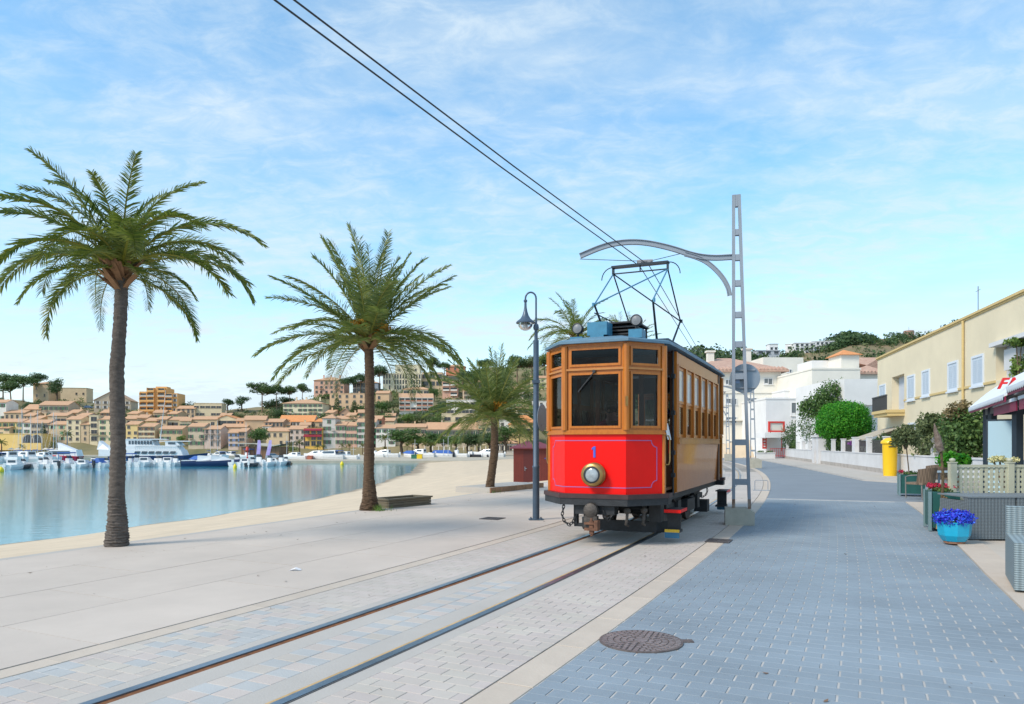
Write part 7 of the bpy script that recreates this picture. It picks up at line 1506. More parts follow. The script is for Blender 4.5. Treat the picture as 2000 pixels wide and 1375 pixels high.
for px, lab in ((1487, 'left white concrete planter with low shrub by the shop'), (1505, 'right white concrete planter by the shop')):
    g = G(px, 897); pl = empty('concrete_planter', (g.x, g.y, .05), 0, lab, 'planter', 'white planters by the shop'); MB().box(-.45, .45, 0, .6, 0, .55).box(-.5, .5, -.05, .65, .55, .62).build('box', m_wht, pl); V, Q, tn = leaf_cloud([(0, .3, .66, .42, .25, .14)], 160, .06, 3); link('plant', np_mesh('plant', V, Q, gmat('mid'), tn), pl)
# hotel and villa on the hill, tower
def hill_block(label, px0, px1, py0, py1, Y, wins, m=None, name='hill_hotel', cat='hotel', depth=14, yaw=0.0):
    k = Y/F; e = empty(name, (((px0+px1)/2-CX)*k, Y, H0-(py1-HY)*k), yaw, label, cat); w = (px1-px0)*k; h_ = (py1-py0)*k; m = m or m_wht
    MB().box(-w/2, w/2, 0, depth, -8, h_).box(-w/2-.3, w/2+.3, -.3, depth+.3, h_, h_+.4).build('wall', m, e)
    r_, c_ = wins
    for i in range(r_):
        for j in range(c_):
            x = -w/2+(j+.5)*w/c_; z = h_*(i+.5)/r_-.8; a = w/c_*.28; mb = MB(); mb.add([(x-a, -.02, z), (x+a, -.02, z), (x+a, -.02, z+1.7), (x-a, -.02, z+1.7)], [(0, 1, 2, 3)], 0); mb.box(x-a-.1, x+a+.1, -.3, 0, z+1.7, z+1.85, 1).box(x-a-.1, x+a+.1, -.3, 0, z-.15, z, 1); mb.build('window', [m_pane, m], e)
hill_block('right wing of the white hill hotel below the ridge wood', 1586, 1634, 667, 690, 500, (3, 6), yaw=-.1); hill_block('left wing of the white hill hotel below the ridge wood', 1553, 1590, 670, 693, 496, (3, 4), yaw=-.1); hill_block('set back white end block of the hill hotel', 1534, 1556, 672, 686, 505, (1, 1), yaw=-.5)
hill_block('small white villa with flat lookout on the wooded hill', 1503, 1520, 672, 690, 470, (1, 2), name='hill_villa', cat='villa', depth=7); hill_block('low grey roof terrace left of the small white villa', 1478, 1524, 685, 692, 468, (1, 3), name='hill_villa', cat='villa', depth=7, m=mat('villa_grey', (.45, .47, .50), .8))
tp_ = P(1775, 654, 560); tower = empty('stone_tower', tp_, 0, 'round reddish stone watch tower on the far right ridge', 'tower'); MB().lathe([(4.0, -6), (3.9, 0), (3.5, 2.3), (3.6, 2.4), (3.6, 3.0), (3.2, 3.0), (3.2, 2.6)], 18).build('wall', mat('tower_stone', (.33, .20, .15), .9, var=.2, vscale=.8), tower); MB().cyl((0, 0, 2.5), (0, 0, 6.2), .12, n=6).build('flagpole', m_galv, tower)
# ---------------------------------------------------------------- garden wall, shrubs
A, B = G(1752, 929), G(1532, 895); d_ = (B-A).normalized(); rzw = math.atan2(d_.y, d_.x); Lw = (B-A).length; ext = 14
gw = empty('garden_wall', (A.x, A.y, .06), rzw, 'low white garden wall with short pillars along the pavement', 'wall')
m_wallw = mat('garden_wall_white', (.62, .625, .63), .9, c2=(.52, .52, .52), vscale=1.2, vdet=9, bump=.15); m_wallg = mat('wall_foot_grey', (.36, .33, .30), .95, var=.2, vscale=2)
MB().box(-ext, Lw, 0, .28, .22, .92).build('wall', m_wallw, gw); MB().box(-ext, Lw, -.03, .29, -.1, .219).build('footing', m_wallg, gw)
def wall_t(px):                                   # photo column -> metres along the wall
    a = (px-CX)/F; return (A.x-a*A.y)/(a*d_.y-d_.x)
MB().box(-ext, Lw, -.03, .31, .92, .97).build('coping', m_wallw, gw)
for px, h_, wp in ((1541, .62, .16), (1562, .62, .3), (1573, .66, .3), (1585, .68, .28), (1632, .75, .26), (1652, .75, .28), (1676, .82, .75), (1703, .82, .32), (1737, .8, .3)):
    t = wall_t(px); MB().box(t-wp/2, t+wp/2, .02, .26, .9705, .97+h_).box(t-wp/2-.03, t+wp/2+.03, -.01, .29, .97+h_, 1.02+h_).build('pillar', m_wallw, gw)
for px in (1600, 1609): t = wall_t(px); MB().box(t-.42, t+.42, -.12, .45, -.05, 1.95).box(t-.52, t+.52, -.22, .55, 1.95, 2.1).build('gate_pier', m_wallw, gw)
for pa_, pb_ in ((1655, 1670), (1682, 1700), (1708, 1734), (1742, 1760)):
    t0, t1 = sorted((wall_t(pa_), wall_t(pb_)))
    for q in range(int((t1-t0)/.12)): MB().cyl((t0+q*.12, .14, .96), (t0+q*.12, .14, 1.62), .012, n=5).build('iron_bar', m_rail, gw)
    MB().box(t0-.05, t1+.05, .125, .155, 1.60, 1.63).build('iron_rail', m_rail, gw)
Yd = 50.5
plant_mass('clipped_dome_tree', [PB(1648, 826, Yd, 1.72, 1.7, 1.25), PB(1648, 808, Yd, 1.45, 1.5, .82), PB(1630, 836, Yd, 1.2, 1.2, .75), PB(1666, 836, Yd, 1.2, 1.2, .75)], 30000, .058, 'vivid', 'large clipped bright green dome shaped tree behind the white wall', 'tree', 2, stem=.0, shell=.86)
plant_mass('garden_tree', [PB(1600, 790, 57, 1.1), PB(1622, 770, 57, 1.15), PB(1645, 763, 57, .95), PB(1662, 772, 57, .6), PB(1580, 800, 57, .9), PB(1572, 795, 57, .5), PB(1610, 800, 57, 1.0), PB(1655, 785, 57, .7)], 5200, .10, 'mid', 'loose dark green tree rising behind the clipped dome tree', 'tree', 4, stem=0, shell=.3)
plant_mass('garden_shrub', [PB(1585, 832, 64, 1.35), PB(1566, 845, 70, 1.3), PB(1552, 850, 72, 1.3), PB(1578, 855, 68, 1.5), PB(1545, 862, 74, 1.0), PB(1597, 850, 60, 1.1)], 5200, .09, 'dark', 'dark green shrubs left of the clipped dome tree', 'shrub', 5, stem=0)
plant_mass('garden_shrub', [PB(1553, 872, 74, .8, .7, .65), PB(1563, 868, 71, .75)], 1600, .07, 'light', 'small bright lime green shrubs behind the wall left of the gate piers', 'shrub', 6, stem=.3)
plant_mass('garden_hedge', [PB(1630, 866, 52, .7, .6, .6), PB(1645, 866, 50, .7, .6, .55), PB(1660, 868, 48, .6, .5, .45), PB(1620, 872, 54, .6, .6, .6)], 2600, .06, 'mid', 'green hedge under the clipped dome tree', 'hedge', 7, stem=.3)
plant_mass('purple_flower_bush', [PB(1677, 866, 44, .6, .4, .15), PB(1690, 867, 43, .45, .4, .13)], 1300, .05, 'purple' if 0 else 'dark', 'mound of purple flowers on a pillar of the white wall', 'flowers', 8, stem=.9)
fo = [o for o in bpy.data.objects if o.name.startswith('purple_flower_bush')][0]; fo.children[0].data.materials[0] = attr_mat('purple_petals', (.20, .045, .26), .7, .4)
plant_mass('garden_shrub', [PB(1715, 876, 40, .55, .5, .6), PB(1728, 866, 39, .55), PB(1742, 878, 38, .5)], 1700, .07, 'dark', 'dark shrub behind the wall left of the yellow pillar box', 'shrub', 9, stem=.3)
plant_mass('garden_shrub', [PB(1815, 858, 31, .75, .7, .9), PB(1838, 855, 30, .8, .7, .9), PB(1860, 862, 30, .8, .7, .9), PB(1872, 848, 29, .6, .6, .7), PB(1808, 830, 30, .4, .4, .5), PB(1825, 828, 30, .35, .4, .5), PB(1872, 885, 29, .6, .6, .7)], 7500, .075, 'olive', 'big grey green oleander bushes before the yellow house', 'shrub', 10, stem=.0, shell=.35)
plant_mass('garden_hedge', [PB(1885, 835, 28, .9, .8, .8), PB(1900, 850, 28, .8, .8, 1.0), PB(1880, 862, 28, .7, .7, .9)], 3500, .08, 'mid', 'tall green hedge beside the cafe awning', 'hedge', 11, stem=0)
plant_mass('garden_shrub', [PB(1868, 800, 28, .45, .4, .3), PB(1882, 795, 28, .4, .4, .3), PB(1858, 808, 28, .35)], 420, .07, 'dry', 'sparse reddish leaved bush above the tall hedge', 'shrub', 12, stem=.3, shell=.2)
# low wall behind the oleanders
g0 = G(1790, 930); lw2 = empty('garden_wall', (g0.x, g0.y, .02), rzw+math.pi, 'white wall with iron railing behind the topiary pot', 'wall')
# ---------------------------------------------------------------- yellow pillar box
pbx = G(1738, 932); pb2 = empty('pillar_box', (pbx.x, pbx.y, .06), -.2, 'bright yellow pillar post box on the pavement', 'post box'); m_pby = mat('post_yellow', (.80, .50, .006), .4, coat=.2)
MB().lathe([(.27, 0), (.27, .03), (.285, .2), (.315, 1.42), (.32, 1.44)], 28).build('body', m_pby, pb2, True)
MB().lathe([(.325, 1.44), (.375, 1.46), (.38, 1.52), (.35, 1.58), (.22, 1.68), (.08, 1.72), (.001, 1.725)], 28).build('cap', m_pby, pb2, True)
MB().box(-.14, .14, -.335, -.30, 1.30, 1.335).build('slot', m_rubber, pb2)
# ================================================================ cafe terrace
def wicker(name, c, s=55.0):
    if name in MATS: return MATS[name]
    m = mat(name, c, .6); n, l = m.node_tree.nodes, m.node_tree.links; b = n['Principled BSDF']; t = n.new('ShaderNodeTexCoord')
    ws = []
    for dr in ('X', 'Y', 'Z'):
        w = n.new('ShaderNodeTexWave'); w.wave_type = 'BANDS'; w.bands_direction = dr; w.inputs['Scale'].default_value = s/6.28*(1.6 if dr == 'Z' else .7); l.new(t.outputs['Object'], w.inputs[0]); ws.append(w.outputs['Fac'])
    a = n.new('ShaderNodeMath'); a.operation = 'ADD'; l.new(ws[0], a.inputs[0]); l.new(ws[1], a.inputs[1]); m2 = n.new('ShaderNodeMath'); m2.operation = 'ADD'; l.new(a.outputs[0], m2.inputs[0]); l.new(ws[2], m2.inputs[1])
    mr = n.new('ShaderNodeMapRange'); mr.inputs[1].default_value = .5; mr.inputs[2].default_value = 2.6; l.new(m2.outputs[0], mr.inputs[0])
    mx_ = n.new('ShaderNodeMix'); mx_.data_type = 'RGBA'; l.new(mr.outputs[0], mx_.inputs[0]); mx_.inputs[6].default_value = (*[x*.55 for x in c], 1); mx_.inputs[7].default_value = (*[x*1.2 for x in c], 1); l.new(mx_.outputs[2], b.inputs['Base Color'])
    bp_ = n.new('ShaderNodeBump'); bp_.inputs['Strength'].default_value = .6; bp_.inputs['Distance'].default_value = .006; l.new(m2.outputs[0], bp_.inputs['Height']); l.new(bp_.outputs[0], b.inputs['Normal']); return m
m_wk = wicker('grey_wicker', (.17, .205, .225)); m_wk2 = wicker('brown_wicker', (.20, .145, .10)); m_lat = mat('sage_lattice_paint', (.46, .47, .36), .6, var=.05, vscale=3)
# blue pot with lobelia
g = G(1864, 1063); pot = empty('flower_pot', (g.x, g.y, .018), -.35, 'turquoise faceted pot full of blue flowers at the terrace edge', 'flower pot'); m_pot = mat('turquoise_glaze', (.005, .36, .56), .3, var=.08, vscale=5, coat=.3)
MB().lathe([(.13, .03), (.16, .035), (.215, .12), (.225, .20), (.235, .325), (.215, .325), (.205, .28), (.001, .28)], 8).build('pot', m_pot, pot); MB().lathe([(.14, 0), (.15, .03), (.12, .03)], 12).build('saucer', mat('terracotta_saucer', (.30, .16, .10), .8), pot)
V, Q, tn = leaf_cloud([(0, 0, .36, .26, .26, .14), (.09, .02, .38, .19, .2, .12), (-.12, -.04, .37, .18, .18, .12), (.02, -.1, .35, .2, .17, .12)], 3400, .017, 3, .55); link('blossom', np_mesh('blossom', V, Q, attr_mat('lobelia_blue', (.018, .045, .62), .6, .55, hue=.03), tn), pot)['kind'] = 'stuff'
V, Q, tn = leaf_cloud([(0, 0, .33, .22, .22, .09)], 500, .03, 4, .2); link('leaves', np_mesh('leaves', V, Q, gmat('mid'), tn), pot)['kind'] = 'stuff'
# lattice fence
fY = 12.7; kF = fY/F; lf = empty('lattice_fence', P(1860, 1000, fY)*1, 0, 'sage green lattice fence with ball topped posts behind the grey wicker', 'fence'); lf.location.z = .012; ztop = H0-(909-HY)*kF
px2x = lambda px: (px-1860)*kF
for px in (1860, 1972, 2084):
    x = px2x(px); MB().box(x-.05, x+.05, -.05, .05, 0, ztop+.03).box(x-.06, x+.06, -.06, .06, ztop+.03, ztop+.05).lathe([(.03, ztop+.05), (.05, ztop+.075), (.045, ztop+.1), (.001, ztop+.118)], 14, (x, 0, 0)).build('post', m_lat, lf)
for pa_, pb_ in ((1860, 1972), (1972, 2084)):
    x0_, x1_ = px2x(pa_)+.051, px2x(pb_)-.051
    MB().box(x0_, x1_, -.025, .025, ztop-.045, ztop).build('rail', m_lat, lf); MB().box(x0_, x1_, -.025, .025, .1, .15).build('rail', m_lat, lf)
    n_ = 10; w = (x1_-x0_)/n_
    for q in range(n_+1): xx = x0_+q*w; a, b_ = max(x0_, xx-.025), min(x1_, xx+.025); MB().box(a, b_, -.012, -.001, .15, ztop-.046).build('slat', m_lat, lf)
    nz_ = int((ztop-.2)/.088)
    for q in range(nz_+1): zz_ = ztop-.075-q*.088; MB().box(x0_, x1_, 0, .011, zz_-.024, zz_+.024).build('slat', m_lat, lf) if zz_ > .18 else None
# grey wicker benches seen from behind
for i, (px, lab) in enumerate(((1891, 'grey wicker bench back beside the turquoise pot'), (1986.5, 'grey wicker bench back at the right picture edge'))):
    Yw = 11.35; kw_ = Yw/F; e = empty('wicker_bench', P(px, 1052, Yw), 0, lab, 'bench'); e.location.z = .012; w = 92*kw_; h_ = .66
    MB().box(0, w, 0, .12, .02, h_).build('backrest', m_wk, e); MB().box(0, w, .12, .75, .02, .36).build('seat', m_wk, e); MB().box(0, .10, .121, .75, .361, h_-.06).build('armrest', m_wk, e); MB().box(-.012, w+.012, -.012, .8, h_, h_+.02).build('top_rim', mat('wicker_rim', (.16, .19, .21), .5), e)
sf = empty('wicker_sofa', G(1976, 1152), -TRH-.1, 'light grey wicker armchair cut by the right picture edge', 'armchair'); sf.location.z = .012
m_wk3 = wicker('light_grey_wicker', (.25, .32, .345)); MB().box(0, .9, .62, .76, .03, .80).build('backrest', m_wk3, sf); MB().box(0, .16, -.25, .619, .03, .50).build('armrest', m_wk3, sf); MB().box(.161, .9, -.2, .619, .03, .36).build('seat', m_wk3, sf)
# green planters
m_dg = mat('planter_green', (.010, .085, .075), .5, var=.1); m_dgl = mat('planter_edge', (.16, .25, .27), .5)
def green_planter(px, py, w, dp, h_, lab, flowers):
    g = G(px, py); e = empty('green_planter', (g.x, g.y, .012), -TRH, lab, 'planter', 'green planter boxes on the terrace')
    MB().box(-w/2, w/2, -dp/2, dp/2, .06, h_).build('box', m_dg, e)
    for sx in (-1, 1):
        for sy in (-1, 1): a, b_ = sx*w/2, sy*dp/2; MB().box(a-.025, a+.025, b_-.025, b_+.025, 0, h_+.01).build('corner_post', m_dg if sx > 0 else m_dgl, e)
    V, Q, tn = leaf_cloud([(0, 0, h_+.03, w*.45, dp*.45, .07)], 350, .03, 5, .2); link('leaves', np_mesh('leaves', V, Q, gmat('mid'), tn), e)
    V, Q, tn = leaf_cloud([(x, 0, h_+.09, .07, dp*.4, .05) for x in np.linspace(-w*.4, w*.4, flowers)], 160*flowers, .018, 6, .3); link('blossom', np_mesh('blossom', V, Q, attr_mat('carmine_petals', (.45, .012, .05), .6, .4), tn), e)
    return e
green_planter(1838, 1034, .42, .8, .66, 'dark green planter with carmine flowers behind the turquoise pot', 4); green_planter(1779, 968, .62, .6, .60, 'dark green planter with one red flower beside the wicker chair', 1)
# olive topiary rising from the far planter
tY = 20.8; plant_mass('potted_olive', [PB(1768, 855, tY, .34, .34, .24), PB(1757, 848, tY, .24), PB(1780, 850, tY, .24), PB(1770, 842, tY, .22), PB(1786, 862, tY, .16), PB(1752, 862, tY, .2)], 2600, .035, 'olive', 'small olive standard tree with round crown in the far planter', 'tree', 13, stem=None, shell=.3)
po = [o for o in bpy.data.objects if o.name.startswith('potted_olive')][0]; MB().tube([(.02, 0, .05), (.05, 0, -.25), (.10, 0, -.72)], .016, 8).build('stem', m_bark, po)
# staked young palm with dried top
sY = 12.3; sp = empty('staked_palm', (P(1840, 1040, sY).x, sY, .012), 0, 'thin staked trunk with dry wrapped top behind the turquoise pot', 'plant'); kk = sY/F
def SX(px, py): return ((px-1840)*kk, 0, H0-(py-HY)*kk)
MB().tube([SX(1838, 1038), SX(1840, 985), SX(1842, 930), SX(1838, 880)], [.03, .026, .022, .02], 10).build('trunk', mat('staked_trunk', (.16, .11, .05), .9, c2=(.04, .03, .02), vscale=30), sp); MB().tube([SX(1838, 882), SX(1834, 872), SX(1831, 855), SX(1827, 842), SX(1825, 828)], [.05, .062, .05, .03, .006], 10).build('dry_top', mat('dry_palm_top', (.25, .205, .175), .95, c2=(.10, .07, .05), vscale=22, bump=.8, bscale=40), sp)
MB().cyl(SX(1831, 1035), SX(1843, 970), .028, n=8).cyl(SX(1844, 1010), SX(1848, 972), .024, n=8).build('stake', mat('stake_wood', (.26, .19, .10), .85), sp)
# chairs and tables
def arm_chair(loc, rz, lab):
    e = empty('wicker_chair', loc, rz, lab, 'chair', 'wicker chairs on the terrace')
    MB().box(-.28, .28, -.26, .28, .40, .46).build('seat', m_wk2, e)
    mb = MB(); pr_ = [(-.30+.6*k/10, .0) for k in range(11)]; V = []
    for k in range(11):
        t = k/10*2-1; x = .31*t; y = .30-.10*t*t*2; top = .86-.05*t*t
        V += [(x, y, .42), (x*1.06, y+.07, top), (x, y+.025, .42), (x*1.06, y+.095, top)]
    mb.add(V, [(4*k, 4*k+4, 4*k+5, 4*k+1) for k in range(10)]+[(4*k+2, 4*k+3, 4*k+7, 4*k+6) for k in range(10)]+[(4*k+1, 4*k+5, 4*k+7, 4*k+3) for k in range(10)]); mb.build('backrest', m_wk2, e)
    for sg in (-1, 1): MB().tube([(sg*.30, .15, .66), (sg*.31, -.1, .64), (sg*.29, -.25, .60), (sg*.28, -.25, .02)], .017, 8).build('armrest', mat('chair_metal', (.20, .19, .18), .5), e)
    for sx in (-1, 1): MB().cyl((sx*.26, .25, .0), (sx*.25, .22, .42), .016, n=8).build('leg', mat('chair_metal', '#000000'), e)
    return e
c1_ = arm_chair((*G(1800, 976).xy, .012), math.pi+.35, 'brown wicker chair with its back turned beside the far planter'); arm_chair((*G(1827, 962).xy, .012), math.pi-.2, 'brown wicker chair partly hidden behind the staked trunk')
for px, py, lab in ((1834, 972, 'small cafe table with pale blue edge beside the wicker chairs'), (1846, 958, 'far cafe table with pale blue edge behind the staked trunk')):
    g = G(px, py); e = empty('cafe_table', (g.x, g.y, .012), -TRH, lab, 'table', 'cafe tables on the terrace'); MB().box(-.36, .36, -.36, .36, .70, .735).build('table_top', mat('table_blue', (.30, .40, .48), .35), e); MB().lathe([(.22, 0), (.22, .02), (.03, .04), (.03, .70)], 14).build('pedestal', m_galv, e)
# white low wall with railing behind the tables
g = G(1768, 936); wl_ = lw2; wl_.location = (g.x+.6, g.y-1.6, .03); wl_.rotation_euler.z = -.12
MB().box(-.5, 7.5, 0, .25, 0, .75).box(-.55, 7.55, -.04, .29, .75, .80).box(-.3, .9, -.02, .27, .80, 1.75).box(3.8, 4.1, -.02, .27, .8, 1.6).build('wall', m_wallw, wl_)
for q in range(14): MB().cyl((1.1+q*.2, .12, .8), (1.1+q*.2, .12, 1.6), .014, n=6).build('iron_bar', m_galv, wl_)
MB().box(.9, 3.8, .10, .14, 1.58, 1.62).build('iron_rail', m_galv, wl_)
# pergola with scalloped white awnings
PO, PU, PV = Vector((13.63, 22, 0)), Vector((-.441, -.8975, 0)), Vector((.8975, -.441, 0))
def TP(s, d=0, z=0): return PO+PU*(18.2-s)+PV*(d-6.1)+Vector((0, 0, z))
pe = empty('cafe_pergola', TP(13, 7), 0, 'dark cafe pergola with white scalloped awnings and burgundy trim', 'pergola'); pe.location = (0, 0, 0)
m_aw = mat('awning_white_cloth', (.66, .71, .76), .8, var=.05, vscale=1.2); m_nav = mat('pergola_navy', (.012, .025, .04), .5); m_bur = mat('pergola_burgundy', (.21, .008, .05), .6, var=.08); m_gr = mat('pergola_grey_beam', (.20, .20, .20), .7)
def awning(s0, s1, zl, zu, dl, du):
    mb = MB(); n_ = 14; lo_ = [TP(s0+(s1-s0)*i/n_, dl, zl) for i in range(n_+1)]; up = [TP(s0+(s1-s0)*i/n_, du, zu) for i in range(n_+1)]; md = [a.lerp(b_, .5)+Vector((0, 0, .04)) for a, b_ in zip(lo_, up)]
    V = lo_+md+up; mb.add(V, [(i, i+1, n_+2+i, n_+1+i) for i in range(n_)]+[(n_+1+i, n_+2+i, 2*n_+3+i, 2*n_+2+i) for i in range(n_)]); dn = Vector((0, 0, -.02)); mb.add([p+dn for p in V], [(n_+1+i, n_+2+i, i+1, i) for i in range(n_)]+[(2*n_+2+i, 2*n_+3+i, n_+2+i, n_+1+i) for i in range(n_)]); mb.add([lo_[0], up[0], up[0]+dn*3, lo_[0]+dn*3], [(0, 1, 2, 3)])
    a_ = mb.build('awning', m_aw, pe); mb = MB(); ns = int((s1-s0)/.22)
    for q in range(ns):
        sa, sb = s0+(s1-s0)*q/ns, s0+(s1-s0)*(q+1)/ns; sm = (sa+sb)/2; w_ = sb-sa; pts = [TP(sa, dl-.01, zl), TP(sb, dl-.01, zl), TP(sb, dl-.01, zl-.05), TP(sm+w_*.3, dl-.01, zl-.11), TP(sm, dl-.01, zl-.13), TP(sm-w_*.3, dl-.01, zl-.11), TP(sa, dl-.01, zl-.05)]
        mb.add(pts, [tuple(range(7))]); mb.add([p+PV*.008 for p in pts], [tuple(range(6, -1, -1))])
    mb.build('valance', m_aw, a_)
    mb = MB(); mb.beam(TP(s0, dl+.03, zl-.10), TP(s1, dl+.03, zl-.10), .03, .13); mb.build('valance_trim', m_bur, a_)
awning(11.6, 18.2, 2.58, 3.34, 6.1, 7.0); awning(4, 11.2, 2.70, 3.5, 6.1, 7.1)
for s, d in ((17.6, 6.5), (16.6, 6.5), (12.6, 6.5), (17.6, 9.6), (12.6, 9.6), (7.5, 6.6)): mb = MB(); mb.beam(TP(s, d, .01), TP(s, d, 2.5), .16, .16, up=(0, 1, 0)); mb.build('post', m_nav, pe)
mb = MB(); mb.beam(TP(6, 6.5, 2.42), TP(18, 6.5, 2.42), .12, .18); mb.build('beam', m_gr, pe); mb = MB(); mb.beam(TP(6, 9.6, 2.42), TP(18, 9.6, 2.42), .12, .18).beam(TP(17.8, 6.5, 2.42), TP(17.8, 9.6, 2.42), .12, .16).beam(TP(12.6, 6.5, 2.42), TP(12.6, 9.6, 2.42), .12, .16); mb.build('beam', m_nav, pe)
for s0, s1 in ((11.0, 14.2), (5, 10.6)):
    mb = MB(); mb.beam(TP(s0, 6.25, 2.30), TP(s1, 6.25, 2.30), .03, .20); mb.build('burgundy_board', m_bur, pe); mb = MB(); mb.beam(TP(s0, 6.23, 2.44), TP(s1, 6.23, 2.44), .04, .07); mb.build('white_rail', m_aw, pe)
mb = MB(); v4 = [TP(s, d, 2.56) for s, d in ((5, 6.3), (18, 6.3), (18, 9.8), (5, 9.8))]; mb.add(v4+[p+Vector((0, 0, .05)) for p in v4], [(0, 1, 2, 3), (7, 6, 5, 4), (0, 4, 5, 1), (1, 5, 6, 2), (2, 6, 7, 3), (3, 7, 4, 0)]); mb.build('canopy_roof', m_gr, pe)
# pale blue screen between the posts
a, b_ = P(1930, 868, 17.6), P(1984, 868, 17.2); sc_ = empty('pale_screen', (a.x, a.y, 0), math.atan2(b_.y-a.y, b_.x-a.x), 'plain pale blue screen panel under the cafe awning', 'screen'); w = (b_-a).length
MB().box(0, w, -.02, .02, .35, H0+(HY-822)*17.5/F).build('panel', mat('screen_blue', (.36, .53, .62), .6), sc_); mb = MB(); bars(mb, -.04, w+.04, .30, H0+(HY-819)*17.5/F, .035, -.03, .03); mb.build('frame', m_nav, sc_)
# red letters standing on the awning, mostly hidden by it
for ch, px, py, sl in (('F', 1957, 742, .55), ('A', 1978, 741, .1)):
    cu = bpy.data.curves.new('letter', 'FONT'); cu.body = ch; cu.size = .36; cu.extrude = .03; cu.shear = sl*.8; cu.offset = .008; to = link('letter_src', cu); dg = bpy.context.evaluated_depsgraph_get(); me = bpy.data.meshes.new_from_object(to.evaluated_get(dg)); bpy.data.objects.remove(to); me.materials.clear(); me.materials.append(mat('letter_red', (.62, .01, .01), .4))
    o = link('sign_letter', me); o.rotation_euler = (R_(90), 0, -.25); q = P(px, py, 17.4); o.location = q+Vector((-.06, .1, -.20)); tag(o, 'left slanting red letter above the cafe awning' if ch == 'F' else 'right red letter above the cafe awning', 'letter', 'red letters above the awning')
mb = MB(); mb.beam(TP(10.6, 7.0, 3.0), TP(12.4, 7.0, 3.0), .04, .04); mb.build('letter_rail', m_galv, pe)
# white flowers on the fence and greenery behind it
fl = plant_mass('flower_trough', [PB(1940, 898, 13.6, .09, .09, .06), PB(1952, 896, 13.6, .1, .1, .06), PB(1965, 900, 13.6, .1, .1, .05), PB(1982, 898, 13.6, .08, .08, .05)], 700, .022, 'light', 'cream flowers in a trough behind the lattice fence', 'flowers', 14, stem=.7)
fl.children[0].data.materials[0] = attr_mat('cream_petals', (.62, .60, .30), .7, .3)
plant_mass('terrace_plant', [PB(1860, 898, 15, .28, .28, .16), PB(1878, 899, 15, .2, .2, .12)], 800, .05, 'vivid', 'bright green leafy plant behind the lattice post', 'plant', 15, stem=.6)
# ================================================================ people inside the tram
def person(name, label, loc, rz, joints, skin, cloth, hair, cap=None):
    """one continuous skinned body; joints: name -> (point, radius, parent)"""
    e = empty(name, loc, rz, label, 'person'); names = list(joints); me = bpy.data.meshes.new('body'); me.from_pydata([joints[k][0] for k in names], [(names.index(joints[k][2]), i) for i, k in enumerate(names) if joints[k][2]], [])
    o = link('body', me, e); sk = o.modifiers.new('skin', 'SKIN'); sk.use_smooth_shade = True; sb = o.modifiers.new('sub', 'SUBSURF'); sb.levels = 2; sb.render_levels = 2
    for i, k in enumerate(names): me.skin_vertices[0].data[i].radius = (joints[k][1], joints[k][1]*.85); me.skin_vertices[0].data[i].use_root = (i == 0)
    dg = bpy.context.evaluated_depsgraph_get(); m2 = bpy.data.meshes.new_from_object(o.evaluated_get(dg)); o.modifiers.clear(); o.data = m2; m2.materials.clear(); m2.materials.append(cloth); m2.materials.append(skin)
    hd = Vector(joints['head'][0])
    for p in m2.polygons:
        c = p.center; p.use_smooth = True; best = min(names, key=lambda k: (Vector(joints[k][0])-c).length); p.material_index = 1 if best in ('head', 'neck', 'crown', 'hand_l', 'hand_r', 'fore_l', 'fore_r') and best not in () else 0
    hr = joints['head'][1]; mb = MB(); mb.lathe([(hr*.55, -hr*.9), (hr*1.06, -hr*.25), (hr*1.12, hr*.35), (hr*.95, hr*.95), (hr*.5, hr*1.3), (.001, hr*1.4)], 16, tuple(hd+Vector((0, hr*.16, hr*.25)))); mb.build('hair', hair, e, True)
    mb = MB(); mb.cyl(tuple(hd+Vector((0, -hr*.85, 0))), tuple(hd+Vector((0, -hr*1.15, -hr*.15))), hr*.13, hr*.18, n=8)
    mb.build('nose', skin, e, True); mb = MB()
    for sg in (-1, 1): mb.lathe([(.001, -.012), (.011, 0), (.001, .012)], 8, tuple(hd+Vector((sg*hr*.38, -hr*.84, hr*.18))))
    mb.box(hd.x-hr*.3, hd.x+hr*.3, hd.y-hr*.93, hd.y-hr*.8, hd.z-hr*.48, hd.z-hr*.40); mb.build('eyes_mouth', mat('eye_dark', (.03, .02, .02), .3), e)
    if cap: MB().lathe([(hr*1.12, .0), (hr*1.12, hr*.35), (hr*.85, hr*.8), (.001, hr*.95)], 16, tuple(hd+Vector((0, hr*.05, hr*.55)))).box(hd.x-hr*.8, hd.x+hr*.8, hd.y-hr*1.9, hd.y-hr*.8, hd.z+hr*.5, hd.z+hr*.6).build('cap', cap, e, False)
    return e
m_skin = mat('skin', (.46, .25, .17), .6)
TM = Matrix.Translation(tram.location) @ Matrix.Rotation(-TRH, 4, 'Z')
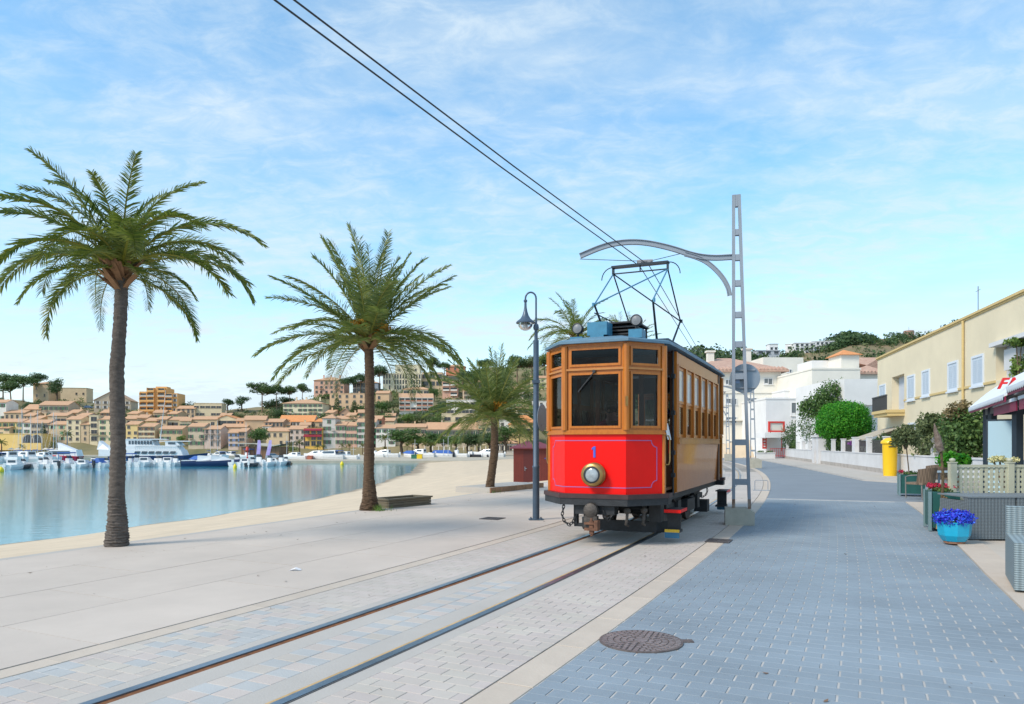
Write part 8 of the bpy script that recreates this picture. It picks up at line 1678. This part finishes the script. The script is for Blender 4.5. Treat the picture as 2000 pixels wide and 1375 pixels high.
def seated(lean, reach):
    return {'hip': ((0, 0, .52), .15, None), 'belly': ((0, -.02-lean*.3, .70), .14, 'hip'), 'chest': ((0, -.05-lean*.7, .90), .155, 'belly'), 'neck': ((0, -.06-lean, 1.07), .058, 'chest'), 'head': ((0, -.09-lean*1.15, 1.20), .10, 'neck'), 'crown': ((0, -.09-lean*1.2, 1.27), .08, 'head'),
            'sh_l': ((-.17, -.05-lean*.8, .98), .07, 'chest'), 'el_l': ((-.27, -.14-lean, .76), .05, 'sh_l'), 'fore_l': ((-.25, -.26-lean-reach*.5, .74), .042, 'el_l'), 'hand_l': ((-.20, -.36-lean-reach, .76), .035, 'fore_l'),
            'sh_r': ((.17, -.05-lean*.8, .98), .07, 'chest'), 'el_r': ((.27, -.14-lean, .76), .05, 'sh_r'), 'fore_r': ((.24, -.26-lean-reach*.5, .74), .042, 'el_r'), 'hand_r': ((.18, -.36-lean-reach, .76), .035, 'fore_r'),
            'th_l': ((-.10, -.22, .50), .09, 'hip'), 'kn_l': ((-.12, -.45, .48), .065, 'th_l'), 'an_l': ((-.12, -.46, .10), .045, 'kn_l'), 'ft_l': ((-.12, -.58, .05), .04, 'an_l'),
            'th_r': ((.10, -.22, .50), .09, 'hip'), 'kn_r': ((.12, -.45, .48), .065, 'th_r'), 'an_r': ((.12, -.46, .10), .045, 'kn_r'), 'ft_r': ((.12, -.58, .05), .04, 'an_r')}
m_hair = mat('dark_hair', (.012, .010, .009), .5)
p_ = TM @ Vector((.02, .52, .83)); person('person', 'person with dark hair leaning forward behind the centre windscreen of the tram', p_, -TRH, seated(.16, .02), m_skin, mat('driver_shirt', (.30, .03, .05), .8), m_hair)
MB().box(-.2, .2, .40, .78, 1.22, 1.28).cyl((0, .6, .83), (0, .6, 1.22), .03).build('driver_stool', m_woodd, tram)
p_ = TM @ Vector((.58, 1.62, .75)); person('person', 'person in blue top and navy cap seated inside the tram behind the right front window', p_, -TRH, seated(.02, -.02), m_skin, mat('passenger_blue', (.03, .07, .30), .8), m_hair, mat('navy_cap', (.02, .03, .12), .7))
# ================================================================ grit and dry leaves blown over the paving
rl_ = random.Random(12); V, Q, tn = [], [], []
for k in range(420):
    s = rl_.uniform(-4, 16); d = rl_.choice([rl_.uniform(EDGE, -1.7), rl_.uniform(EDGE, EDGE+1.6), rl_.uniform(-1.4, 1.5), rl_.uniform(1.7, 4.8)]); p = T(s, d, .0045)
    if abs(abs(d)-.47) < .1: continue
    r = rl_.uniform(.004, .012) if rl_.random() < .85 else rl_.uniform(.015, .03); a = rl_.uniform(0, 6.28); u = Vector((math.cos(a), math.sin(a), 0))*r; w = Vector((-math.sin(a), math.cos(a), 0))*r*.5; i = len(V)
    V += [p-u, p+w, p+u+Vector((0, 0, r*.4)), p-w]; Q.append((i, i+3, i+2, i+1)); tn.append(rl_.random())
o = link('ground_litter', np_mesh('ground_litter', V, Q, attr_mat('dry_litter', (.13, .09, .055), .9, .6), tn)); tag(o, 'scattered grit and dry leaf bits on the paving', 'litter', kind='stuff')
